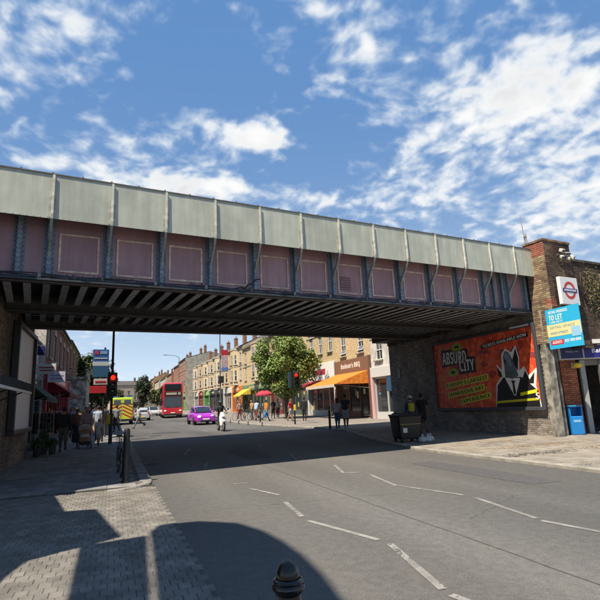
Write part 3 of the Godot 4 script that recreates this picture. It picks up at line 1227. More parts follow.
# ---------------------------------------------------------------- abutments and station
func make_abutments() -> void:
	var grey := [lin(0.39, 0.345, 0.30), lin(0.35, 0.315, 0.275), lin(0.43, 0.385, 0.33), lin(0.29, 0.255, 0.23), lin(0.38, 0.31, 0.255)]
	var mortar := lin(0.22, 0.20, 0.17)
	# right: faces the road at x = 15
	var ra := thing("bridge_abutment", "sooty brick abutment wall behind the billboard under the bridge", "abutment", Vector3(15, 0, -25.4))
	var mb := MB.new()
	mb.col = mortar
	mb.box(Vector3(0.3, 2.35, 5.6), Vector3(0.6, 4.7, 11.2))
	mb.box(Vector3(2.3, 2.35, 2.5), Vector3(3.4, 4.7, 5.0))
	mb.col = lin(0.13, 0.12, 0.105)
	mb.box(Vector3(0.4, 4.79, 5.6), Vector3(0.9, 0.2, 11.24))
	put(mb, "mortar_core", M.concrete, ra)
	var br := MB.new()
	bricks(br, Vector3(-0.001, 0, 0.0), Vector3(0, 0, 1), Vector3(-1, 0, 0), 11.05, 4.68, grey, 0.28, [Rect2(4.5, 1.05, 6.4, 3.2)])
	bricks(br, Vector3(4.0, 0, -0.001), Vector3(-1, 0, 0), Vector3(0, 0, -1), 4.0, 4.68, grey, 0.5)
	brick_part(ra, br)
	var pl := MB.new()
	pl.col = lin(0.36, 0.335, 0.28)
	pl.rbox(Vector3(0.1, 2.35, 11.22), Vector3(0.36, 4.7, 0.26), 0.02)
	put(pl, "cement_pilaster", M.concrete, ra)
	for e in [[-0.03, 3.05, 1.0, 0.3, 0.5], [-0.03, 2.2, 0.55, 0.24, 0.16]]:
		var pn := MB.new()
		pn.col = lin(0.2, 0.22, 0.24)
		pn.rbox(Vector3(e[0], e[1], e[2]), Vector3(0.06, e[4], e[3]), 0.01)
		put(pn, "junction_box", M.satin, ra)
	# left: faces the road at x = -2.9
	var la := thing("bridge_abutment", "dark brick abutment wall at the left end of the bridge", "abutment", Vector3(-2.9, 0, -21.4))
	mb = MB.new()
	mb.col = mortar
	mb.box(Vector3(-2.0, 2.3, 4.6), Vector3(4.0, 4.6, 9.2))
	put(mb, "mortar_core", M.concrete, la)
	br = MB.new()
	var brown := [lin(0.30, 0.23, 0.15), lin(0.26, 0.195, 0.14), lin(0.33, 0.26, 0.18), lin(0.2, 0.15, 0.12)]
	bricks(br, Vector3(0.001, 0, 9.2), Vector3(0, 0, -1), Vector3(1, 0, 0), 9.2, 4.55, brown, 0.4)
	bricks(br, Vector3(-4.0, 0, 9.201), Vector3(1, 0, 0), Vector3(0, 0, 1), 4.0, 4.55, brown, 0.4)
	brick_part(la, br)
	# seats of the bridge: the deck ends rest on the abutments
	var bs := MB.new()
	bs.col = lin(0.11, 0.10, 0.09)
	bs.box(Vector3(-2.0, 5.0, 4.0), Vector3(4.0, 0.78, 8.0))
	put(bs, "bearing_shelf", M.concrete, la)

func make_pier() -> void:
	# parapet pier at the end of the bridge, square to the bridge
	var p := thing("brick_pier", "tall brick pier with red top course and antenna mast at the bridge end", "pier", Vector3(15.0, 0, -13.57), BRIDGE_TURN)
	var yellow := [lin(0.42, 0.31, 0.18), lin(0.36, 0.26, 0.15), lin(0.30, 0.2, 0.12), lin(0.45, 0.35, 0.21), lin(0.22, 0.14, 0.10)]
	var red := [lin(0.36, 0.12, 0.075), lin(0.30, 0.10, 0.065), lin(0.40, 0.15, 0.09)]
	var mb := MB.new()
	mb.col = lin(0.16, 0.14, 0.115)
	mb.box(Vector3(0.775, 5.34, -0.42), Vector3(1.55, 3.84, 0.84))
	put(mb, "mortar_core", M.concrete, p)
	var br := MB.new()
	bricks(br, Vector3(0, 3.42, 0.001), Vector3(1, 0, 0), Vector3(0, 0, 1), 1.55, 3.3, [yellow[1], yellow[2], yellow[4], yellow[4]], 0.75)  # camera-facing side: shade painted in through darker tones and a stronger factor
	bricks(br, Vector3(-0.001, 3.42, -0.84), Vector3(0, 0, 1), Vector3(-1, 0, 0), 0.84, 3.3, yellow, 0.28)  # road-facing side: sunlit look painted in with lighter, warmer tones
	bricks(br, Vector3(0, 6.72, 0.001), Vector3(1, 0, 0), Vector3(0, 0, 1), 1.55, 0.54, [red[1], yellow[4], yellow[2]], 0.7)  # top course, same painted shade on the camera-facing side
	bricks(br, Vector3(-0.001, 6.72, -0.84), Vector3(0, 0, 1), Vector3(-1, 0, 0), 0.84, 0.54, red, 0.15)
	# patch of newer red brick on the corner
	bricks(br, Vector3(-0.006, 4.75, -0.24), Vector3(0, 0, 1), Vector3(-1, 0, 0), 0.24, 0.3, red, 0.0)
	bricks(br, Vector3(0.0, 4.75, 0.006), Vector3(1, 0, 0), Vector3(0, 0, 1), 0.3, 0.3, red, 0.1)
	brick_part(p, br)
	var cp := MB.new()
	cp.col = lin(0.26, 0.16, 0.10)
	cp.rbox(Vector3(0.775, 7.31, -0.42), Vector3(1.63, 0.10, 0.92), 0.015)
	put(cp, "cap", M.concrete, p)
	var ms := MB.new()
	ms.col = lin(0.3, 0.3, 0.28)
	ms.cyl(Vector3(-0.05, 7.36, -0.7), Vector3(-0.12, 8.45, -0.7), 0.022, 0.016, 6)
	ms.cyl(Vector3(0.0, 7.36, -0.66), Vector3(-0.02, 7.75, -0.66), 0.03, 0.03, 6)
	ms.box(Vector3(-0.06, 7.62, -0.66), Vector3(0.16, 0.05, 0.05))
	put(ms, "mast", M.satin, p)
	# floodlights and camera on the face
	var fl := thing("floodlight_cluster", "cluster of small grey floodlights and a camera on the brick pier", "floodlight", Vector3(15.95, 6.75, -13.55), BRIDGE_TURN)
	var bm := MB.new()
	bm.col = lin(0.12, 0.12, 0.12)
	bm.box(Vector3(0.0, 0.0, -0.04), Vector3(0.7, 0.05, 0.06))
	bm.cyl(Vector3(-0.2, -0.4, 0.0), Vector3(-0.2, 0.0, 0.0), 0.015, 0.015, 6)
	put(bm, "rail", M.satin, fl)
	for e in [[-0.25, 0.12, 0.16, 0.22, 0.55], [0.02, 0.03, 0.12, 0.3, 0.25], [0.3, -0.1, 0.2, 0.2, 0.5], [-0.3, -0.14, 0.14, 0.16, 0.5], [0.08, -0.16, 0.14, 0.16, 0.5]]:
		var h := MB.new()
		h.col = lin(e[4], e[4] * 0.98, e[4] * 0.9)
		h.xf = Transform3D(Basis.from_euler(Vector3(0.5, rr(-0.5, 0.5), 0)), Vector3(e[0], e[1], 0.12))
		h.rbox(Vector3.ZERO, Vector3(e[3] * 0.8, e[2] * 0.8, 0.16), 0.02)
		h.col = lin(0.08, 0.08, 0.09)
		h.box(Vector3(0, 0, 0.083), Vector3(e[3] * 0.62, e[2] * 0.6, 0.008))
		put(h, "lamp_head", M.satin, fl)
	# brick wall of the embankment right of the pier
	var w := thing("embankment_wall", "dark overgrown brick wall right of the pier above the station entrance", "wall", Vector3(16.55, 0, -13.86), BRIDGE_TURN)
	mb = MB.new()
	mb.col = lin(0.10, 0.085, 0.07)
	mb.box(Vector3(3.5, 4.95, -0.3), Vector3(7.0, 3.4, 0.6))
	mb.col = lin(0.09, 0.085, 0.08)
	mb.box(Vector3(3.5, 6.69, -0.3), Vector3(7.05, 0.09, 0.72))
	put(mb, "mortar_core", M.concrete, w)
	br = MB.new()
	bricks(br, Vector3(0, 3.25, 0.001), Vector3(1, 0, 0), Vector3(0, 0, 1), 5.0, 3.38, [lin(0.16, 0.10, 0.07), lin(0.12, 0.08, 0.06), lin(0.10, 0.07, 0.055), lin(0.20, 0.14, 0.09)], 0.5)
	brick_part(w, br)
	# dry creeper hanging on it
	var iv := MB.new()
	for k in 1500:
		var px := 0.7 + absf(rng.randfn(0.0, 1.0)) * 0.9
		var py := 5.6 + rng.randfn(0.0, 0.42) - px * 0.05
		if px > 4.5 or py > 6.9 or py < 4.4:
			continue
		var g := rr(0.6, 1.2)
		iv.col = Color(0.19 * g, 0.15 * g, 0.075 * g) if rng.randf() < 0.75 else Color(0.09 * g, 0.12 * g, 0.04 * g)
		var o := Vector3(px, py, 0.03 + absf(rng.randfn(0, 0.09)))
		var d := Vector3(rr(-1, 1), rr(-1.4, 0.4), rr(-0.4, 0.8)).normalized() * rr(0.03, 0.08)
		var s := d.cross(Vector3(rr(-1, 1), rr(-1, 1), 1)).normalized() * rr(0.012, 0.03)
		iv.q(o - s, o + d * 0.5 - s * 1.4, o + d, o + d * 0.5 + s * 1.4)
	for k in 60:
		var a := Vector3(rr(0.3, 3.6), rr(5.0, 6.4), 0.02)
		iv.col = lin(0.2, 0.16, 0.1)
		iv.cyl(a, a + Vector3(rr(-0.5, 0.5), rr(-0.7, -0.1), rr(0.0, 0.1)), 0.008, 0.004, 4, false)
	var ivy := put(iv, "creeper", M.leaf)
	tag(ivy, "dry straw-coloured creeper hanging over the embankment wall", "creeper")
	ivy.set_meta("kind", "stuff")
	ivy.transform = w.transform

func make_left_pier() -> void:
	# the pier at the other end of the bridge stands left of the picture; its shade crosses the pavement
	var p := thing("brick_pier", "brick pier at the left end of the bridge beside the pavement", "pier", Vector3(-3.6, 0, -12.45))
	var mb := MB.new()
	mb.col = lin(0.2, 0.16, 0.12)
	mb.rbox(Vector3(-0.8, 3.9, 1.1), Vector3(1.6, 7.8, 2.2), 0.02)
	put(mb, "shaft", M.brick, p)
	mb = MB.new()
	mb.col = lin(0.26, 0.16, 0.10)
	mb.rbox(Vector3(-0.8, 7.86, 1.1), Vector3(1.74, 0.12, 2.34), 0.02)
	put(mb, "cap", M.concrete, p)

func make_station() -> void:
	var turn := -0.355
	var s := thing("station_entrance", "station entrance front of red brick with dark blue name board and tall door posts", "station", Vector3(15.2, 0, -14.98), turn)
	# local x runs right along the front, z outwards
	var mb := MB.new()
	mb.col = lin(0.12, 0.085, 0.065)
	mb.box(Vector3(3.6, 3.95, -0.5), Vector3(6.6, 1.3, 1.0))
	put(mb, "upper_wall", M.brick, s)
	var br := MB.new()
	bricks(br, Vector3(0.3, 3.3, 0.001), Vector3(1, 0, 0), Vector3(0, 0, 1), 4.5, 1.28, [lin(0.13, 0.09, 0.07), lin(0.10, 0.07, 0.055), lin(0.16, 0.11, 0.08)], 0.4)
	bricks(br, Vector3(0.96, 0.08, 0.06), Vector3(1, 0, 0), Vector3(0, 0, 1), 0.62, 3.2, [lin(0.42, 0.14, 0.07), lin(0.36, 0.115, 0.06), lin(0.46, 0.17, 0.08)], 0.1)
	bricks(br, Vector3(0.955, 0.08, -0.5), Vector3(0, 0, 1), Vector3(-1, 0, 0), 0.56, 3.2, [lin(0.42, 0.14, 0.07), lin(0.36, 0.115, 0.06)], 0.1)
	brick_part(s, br)
	mb = MB.new()
	mb.col = lin(0.2, 0.13, 0.1)
	mb.box(Vector3(1.27, 1.65, -0.22), Vector3(0.61, 3.3, 0.54))
	put(mb, "brick_jamb", M.concrete, s)
	mb = MB.new()
	mb.col = lin(0.11, 0.11, 0.105)
	mb.box(Vector3(0.55, 1.65, -0.3), Vector3(0.8, 3.3, 0.5))
	put(mb, "tiled_return", M.satin, s)
	for e in [[0.5, 2.15, lin(0.05, 0.12, 0.09)], [0.55, 1.55, lin(0.35, 0.25, 0.04)]]:
		var sg := MB.new()
		sg.col = e[2]
		sg.rbox(Vector3(e[0], e[1], -0.035), Vector3(0.42, 0.18, 0.02), 0.004)
		put(sg, "notice", M.satin, s)
	# dark booking hall behind the opening
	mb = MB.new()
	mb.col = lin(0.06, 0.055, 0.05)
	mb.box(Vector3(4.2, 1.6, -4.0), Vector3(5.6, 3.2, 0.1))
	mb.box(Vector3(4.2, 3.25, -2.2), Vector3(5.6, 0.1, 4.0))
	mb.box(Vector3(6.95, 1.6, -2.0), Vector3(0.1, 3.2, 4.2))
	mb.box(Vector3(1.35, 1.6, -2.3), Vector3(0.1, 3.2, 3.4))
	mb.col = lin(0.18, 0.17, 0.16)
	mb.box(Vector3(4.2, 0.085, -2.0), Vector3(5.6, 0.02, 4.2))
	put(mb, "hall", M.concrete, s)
	for x in [1.82, 2.5, 3.9, 5.2]:
		var ps := MB.new()
		ps.col = lin(0.30, 0.30, 0.28) if x < 2.0 else lin(0.12, 0.12, 0.12)
		ps.rbox(Vector3(x, 1.45, 0.0), Vector3(0.2 if x < 2.0 else 0.1, 2.75, 0.14), 0.015)
		ps.rbox(Vector3(x, 2.0, 0.075), Vector3(0.1, 0.2, 0.02), 0.004)
		put(ps, "door_post", M.satin, s)
	mb = MB.new()
	mb.col = lin(0.16, 0.13, 0.10)
	mb.box(Vector3(4.3, 2.72, -0.05), Vector3(5.0, 0.22, 0.16))
	put(mb, "transom", M.satin, s)
	# name board
	var sign := MB.new()
	sign.col = lin(0.45, 0.45, 0.44)
	sign.rbox(Vector3(3.6, 3.12, 0.10), Vector3(5.4, 0.56, 0.16), 0.02)
	sign.col = lin(0.55, 0.55, 0.53)
	sign.box(Vector3(4.4, 3.50, 0.06), Vector3(4.4, 0.16, 0.5))
	var board := put(sign, "name_board", M.satin, s)
	var bl := MB.new()
	bl.col = lin(0.012, 0.012, 0.09)
	bl.box(Vector3(1.42, 3.12, 0.186), Vector3(0.84, 0.46, 0.012))
	bl.col = lin(0.016, 0.014, 0.16)
	bl.box(Vector3(4.08, 3.12, 0.186), Vector3(4.36, 0.46, 0.012))
	put(bl, "blue_panel", M.satin, board)
	lettering("Balham Station", 1.7, 0.17, lin(0.7, 0.7, 0.75), board, Vector3(3.05, 3.16, 0.195))
	lettering("Way in", 0.5, 0.09, lin(0.5, 0.5, 0.6), board, Vector3(1.42, 3.14, 0.195), 0.0, false)
	var yl := thing("bulkhead_lamp", "yellow oval bulkhead lamp under the station name board", "lamp", Vector3(16.62, 2.62, -14.33), turn)
	mb = MB.new()
	mb.col = lin(0.75, 0.50, 0.02)
	mb.ell(Vector3(0.0, 0, 0.10), Vector3(0.19, 0.1, 0.1), 12, 8)
	put(mb, "lens", M.satin, yl)
	mb = MB.new()
	mb.col = lin(0.5, 0.42, 0.3)
	mb.rbox(Vector3(-0.04, 0.0, 0.0), Vector3(0.34, 0.2, 0.1), 0.02)
	put(mb, "base", M.satin, yl)
	# roundel sign on the pier
	var r := thing("roundel_sign", "white square board with red ring and blue bar on the pier", "sign", Vector3(15.83, 4.8, -13.60), BRIDGE_TURN)
	mb = MB.new()
	mb.col = lin(0.66, 0.67, 0.68)
	mb.rbox(Vector3(0, 0.52, 0.09), Vector3(1.03, 1.04, 0.14), 0.012)
	put(mb, "board", M.satin, r)
	mb = MB.new()
	mb.col = lin(0.48, 0.04, 0.035)
	for k in 36:
		var a0 := TAU * k / 36
		var a1 := TAU * (k + 1) / 36
		var i := 0.23
		var o := 0.335
		mb.q(Vector3(cos(a0) * i, 0.54 + sin(a0) * i, 0.165), Vector3(cos(a0) * o, 0.54 + sin(a0) * o, 0.165), Vector3(cos(a1) * o, 0.54 + sin(a1) * o, 0.165), Vector3(cos(a1) * i, 0.54 + sin(a1) * i, 0.165))
	put(mb, "ring", M.satin, r)
	mb = MB.new()
	mb.col = lin(0.015, 0.025, 0.16)
	mb.box(Vector3(0, 0.54, 0.168), Vector3(0.82, 0.14, 0.01))
	put(mb, "bar", M.satin, r)
	lettering("UNDERGROUND", 0.68, 0.075, lin(0.75, 0.75, 0.78), r, Vector3(0, 0.54, 0.176))
	# estate agent's board, edge-on bracket, parallel with the road
	var tl := thing("to_let_board", "blue and cream TO LET board fixed to the pier corner", "sign", Vector3(14.9, 3.17, -13.82), -PI / 2)
	mb = MB.new()
	mb.col = lin(0.03, 0.42, 0.70)
	mb.box(Vector3(0.71, 0.72, 0.0), Vector3(1.42, 1.44, 0.03))
	put(mb, "board", M.satin, tl)
	mb = MB.new()
	mb.col = lin(0.72, 0.66, 0.34)
	mb.box(Vector3(0.71, 0.66, 0.017), Vector3(1.42, 0.44, 0.006))
	put(mb, "cream_band", M.satin, tl)
	mb = MB.new()
	mb.col = lin(0.6, 0.02, 0.05)
	mb.box(Vector3(0.36, 0.23, 0.017), Vector3(0.55, 0.17, 0.006))
	put(mb, "red_tab", M.satin, tl)
	mb = MB.new()
	mb.col = lin(0.3, 0.55, 0.78)
	mb.box(Vector3(1.2, 0.52, 0.021), Vector3(0.36, 0.34, 0.006))
	put(mb, "pale_square", M.satin, tl)
	var white := lin(0.78, 0.78, 0.74)
	lettering("RETAIL PREMISES", 0.82, 0.10, white, tl, Vector3(0.55, 1.32, 0.017))
	lettering("TO LET", 0.58, 0.19, lin(0.8, 0.8, 0.6), tl, Vector3(0.42, 1.12, 0.017))
	lettering("1,000 SQ FT", 0.58, 0.08, white, tl, Vector3(0.42, 0.95, 0.017))
	lettering("RETAIL SPACE", 1.05, 0.08, lin(0.1, 0.25, 0.35), tl, Vector3(0.66, 0.76, 0.022), 0.0, false)
	lettering("HIGH STREET", 0.75, 0.08, lin(0.1, 0.25, 0.35), tl, Vector3(0.5, 0.56, 0.022))
	lettering("AGENTS", 0.42, 0.10, white, tl, Vector3(0.36, 0.23, 0.022))
	lettering("020 7000 0000", 0.66, 0.10, white, tl, Vector3(1.02, 0.24, 0.017))
	mb = MB.new()
	mb.col = lin(0.2, 0.2, 0.2)
	mb.box(Vector3(0.04, 0.72, -0.05), Vector3(0.05, 1.3, 0.06))
	mb.box(Vector3(-0.1, 1.1, -0.06), Vector3(0.5, 0.05, 0.05))
	put(mb, "bracket", M.satin, tl)

# ---------------------------------------------------------------- the billboard on the right wall
func flat(parent: Node, called: String, pts: Array, colour: Color, z: float) -> void:
	var mb := MB.new()
	mb.col = colour
	var p := PackedVector2Array()
	for e in pts:
		p.append(e)
	mb.prism(p, z - 0.002, z, false)
	put(mb, called, M.satin, parent)

func make_billboard() -> void:
	var b := thing("poster_billboard", "large orange poster billboard with a suited pigeon figure on the abutment wall", "billboard", Vector3(14.90, 1.03, -21.0), -PI / 2)
	var W := 6.62
	var H := 3.24
	var mb := MB.new()
	mb.col = lin(0.84, 0.19, 0.09)
	mb.box(Vector3(W / 2, H / 2, -0.03), Vector3(W - 0.1, H - 0.1, 0.06))
	var sheet := put(mb, "poster_sheet", M.poster, b)
	for e in [[Vector3(W / 2, 0.05, 0.02), Vector3(W, 0.13, 0.14)], [Vector3(W / 2, H - 0.05, 0.02), Vector3(W, 0.11, 0.14)], [Vector3(0.05, H / 2, 0.021), Vector3(0.11, H, 0.136)], [Vector3(W - 0.06, H / 2, 0.021), Vector3(0.14, H, 0.136)]]:
		var f := MB.new()
		f.col = lin(0.055, 0.06, 0.068)
		f.rbox(e[0], e[1], 0.012)
		put(f, "frame", M.satin, b)
	var tag_ := MB.new()
	tag_.col = lin(0.6, 0.6, 0.6)
	tag_.box(Vector3(5.9, H - 0.04, 0.094), Vector3(1.0, 0.07, 0.006))
	put(tag_, "owner_plate", M.satin, b)
	var black := lin(0.012, 0.012, 0.014)
	var white := lin(0.78, 0.77, 0.74)
	var yel := lin(0.66, 0.62, 0.05)
	# scribbles of paint behind
	for k in 26:
		var o := Vector2(rr(0.4, 6.3), rr(0.3, 2.9))
		var pts := []
		for e in 7:
			var an := TAU * e / 7
			pts.append(o + Vector2(cos(an) * rr(0.1, 0.45), sin(an) * rr(0.06, 0.22)))
		flat(sheet, "paint_splash", pts, [lin(0.40, 0.04, 0.02), lin(0.74, 0.16, 0.06), lin(0.32, 0.05, 0.05), lin(0.70, 0.10, 0.03)][k % 4], 0.003 + 0.0002 * k)
	# title
	flat(sheet, "title_shadow", [Vector2(0.66, 1.98), Vector2(1.9, 2.1), Vector2(1.9, 1.6), Vector2(3.05, 1.66), Vector2(3.08, 2.32), Vector2(2.6, 2.36), Vector2(2.62, 2.72), Vector2(0.70, 2.84)], black, 0.012)
	lettering("ABSURD", 1.75, 0.56, white, sheet, Vector3(1.62, 2.40, 0.014), -0.02)
	lettering("CITY", 1.02, 0.50, white, sheet, Vector3(2.48, 1.98, 0.014), 0.0)
	for e in [[1.9, 2.86, 0.42], [1.46, 1.72, 0.40]]:
		flat(sheet, "badge", [Vector2(e[0] - e[2], e[1]), Vector2(e[0] - e[2] * 0.7, e[1] - 0.16), Vector2(e[0] + e[2] * 0.8, e[1] - 0.15), Vector2(e[0] + e[2], e[1] + 0.04), Vector2(e[0] + e[2] * 0.5, e[1] + 0.19), Vector2(e[0] - e[2] * 0.5, e[1] + 0.17)], lin(0.36, 0.42, 0.03), 0.016)
		flat(sheet, "badge_mark", [Vector2(e[0] - e[2] * 0.4, e[1] - 0.05), Vector2(e[0] + e[2] * 0.4, e[1] - 0.05), Vector2(e[0] + e[2] * 0.35, e[1] + 0.08), Vector2(e[0] - e[2] * 0.35, e[1] + 0.07)], black, 0.018)
	# three lines of letters on yellow strips
	for l in [["EUROPE'S LARGEST", 0.84, 1.12, 3.79, 1.38, 0.27], ["IMMERSIVE ART", 0.94, 0.68, 3.49, 0.97, 0.27], ["EXPERIENCE", 1.73, 0.37, 3.83, 0.63, 0.25]]:
		var a := Vector2(l[1], l[2])
		var c := Vector2(l[3], l[4])
		var up := Vector2(0, l[5] * 0.5)
		flat(sheet, "yellow_strip", [a - up, c - up, c + up, a + up], yel, 0.013)
		lettering(l[0], a.distance_to(c) * 0.95, l[5] * 0.62, black, sheet, Vector3((a.x + c.x) / 2, (a.y + c.y) / 2, 0.015), (c - a).angle())
	# black strip with the ticket line
	var a2 := Vector2(3.55, 2.66)
	var c2 := Vector2(6.22, 2.86)
	flat(sheet, "black_strip", [a2 - Vector2(0, 0.09), Vector2(4.9, 2.68), c2 - Vector2(0, 0.1), c2 + Vector2(0, 0.09), Vector2(4.95, 2.86), a2 + Vector2(0, 0.09)], black, 0.013)
	lettering("TICKETS AVAILABLE NOW", 2.5, 0.12, white, sheet, Vector3(4.9, 2.765, 0.015), 0.075)
	# figure: dark suit, white shirt, black tie, pigeon head on white torn paper
	flat(sheet, "torn_paper", [Vector2(4.05, 0.1), Vector2(4.22, 1.05), Vector2(4.5, 1.3), Vector2(4.33, 1.86), Vector2(4.62, 1.6), Vector2(4.7, 2.25), Vector2(4.95, 2.45), Vector2(5.25, 2.26), Vector2(5.52, 2.52), Vector2(5.63, 2.0), Vector2(5.55, 1.5), Vector2(5.82, 1.66), Vector2(6.0, 1.3), Vector2(6.46, 1.58), Vector2(6.3, 0.9), Vector2(6.45, 0.1)], white, 0.0135)
	flat(sheet, "torn_gap", [Vector2(5.24, 1.9), Vector2(5.49, 2.40), Vector2(5.58, 1.98), Vector2(5.48, 1.5)], black, 0.0155)
	flat(sheet, "torn_gap", [Vector2(5.66, 1.18), Vector2(5.85, 1.5), Vector2(6.02, 1.14), Vector2(6.3, 1.4), Vector2(6.2, 0.98), Vector2(5.8, 1.0)], black, 0.0155)
	flat(sheet, "torn_gap", [Vector2(4.40, 1.35), Vector2(4.36, 1.74), Vector2(4.58, 1.5), Vector2(4.6, 1.3)], black, 0.0155)
	flat(sheet, "suit", [Vector2(4.08, 0.12), Vector2(4.28, 1.0), Vector2(4.66, 1.30), Vector2(5.62, 1.26), Vector2(6.02, 0.98), Vector2(6.36, 0.7), Vector2(6.38, 0.12)], black, 0.0175)
	flat(sheet, "shirt", [Vector2(4.74, 1.28), Vector2(5.56, 1.22), Vector2(5.22, 0.56), Vector2(5.14, 0.56)], white, 0.0195)
	flat(sheet, "tie", [Vector2(5.06, 1.16), Vector2(5.28, 1.14), Vector2(5.22, 1.02), Vector2(5.25, 0.66), Vector2(5.18, 0.57), Vector2(5.11, 0.66), Vector2(5.12, 1.02)], black, 0.0215)
	var neck := [[lin(0.10, 0.13, 0.17), [Vector2(4.78, 1.34), Vector2(4.8, 1.75), Vector2(4.77, 2.1), Vector2(4.9, 2.33), Vector2(5.06, 2.31), Vector2(5.2, 2.12), Vector2(5.38, 1.7), Vector2(5.5, 1.32), Vector2(5.15, 1.2)]],
		[lin(0.20, 0.24, 0.29), [Vector2(4.82, 2.12), Vector2(4.92, 2.28), Vector2(5.04, 2.27), Vector2(5.13, 2.1), Vector2(5.22, 1.75), Vector2(5.1, 1.7), Vector2(4.95, 1.95)]],
		[lin(0.07, 0.12, 0.10), [Vector2(4.8, 1.5), Vector2(5.2, 1.55), Vector2(5.36, 1.4), Vector2(5.1, 1.25), Vector2(4.8, 1.3)]],
		[lin(0.02, 0.02, 0.02), [Vector2(4.86, 2.02), Vector2(4.8, 1.78), Vector2(4.93, 1.95)]],
		[lin(0.6, 0.35, 0.05), [Vector2(4.94, 2.14), Vector2(4.99, 2.14), Vector2(4.99, 2.19), Vector2(4.94, 2.19)]]]
	for k in neck.size():
		flat(sheet, "bird_head", neck[k][1], neck[k][0], 0.0235 + 0.002 * k)
	flat(sheet, "yellow_strip", [Vector2(5.46, 0.54), Vector2(6.3, 0.64), Vector2(6.32, 0.77), Vector2(5.48, 0.66)], lin(0.75, 0.72, 0.02), 0.0235)
	flat(sheet, "yellow_strip", [Vector2(4.05, 0.27), Vector2(6.34, 0.36), Vector2(6.34, 0.45), Vector2(4.05, 0.36)], lin(0.5, 0.48, 0.02), 0.0235)
	lettering("S", 0.18, 0.24, white, sheet, Vector3(6.32, 0.52, 0.027))
	# left wall billboard: sky reflection on a glossy poster painted as pale panel colour
	var lb := thing("sheen_billboard", "poster board painted pale for its sky reflection in a dark frame on the left wall", "billboard", Vector3(-2.82, 1.15, -17.1), PI / 2)
	mb = MB.new()
	mb.col = lin(0.72, 0.72, 0.74)
	mb.box(Vector3(1.75, 1.62, 0.02), Vector3(3.4, 3.2, 0.04))
	put(mb, "panel", M.satin, lb)
	for e in [[Vector3(1.75, 0.0, 0.05), Vector3(3.7, 0.14, 0.2)], [Vector3(1.75, 3.27, 0.05), Vector3(3.7, 0.14, 0.2)], [Vector3(-0.06, 1.63, 0.051), Vector3(0.16, 3.14, 0.19)], [Vector3(3.55, 1.63, 0.051), Vector3(0.16, 3.14, 0.19)]]:
		var f := MB.new()
		f.col = lin(0.03, 0.03, 0.035)
		f.rbox(e[0], e[1], 0.012)
		put(f, "frame", M.satin, lb)

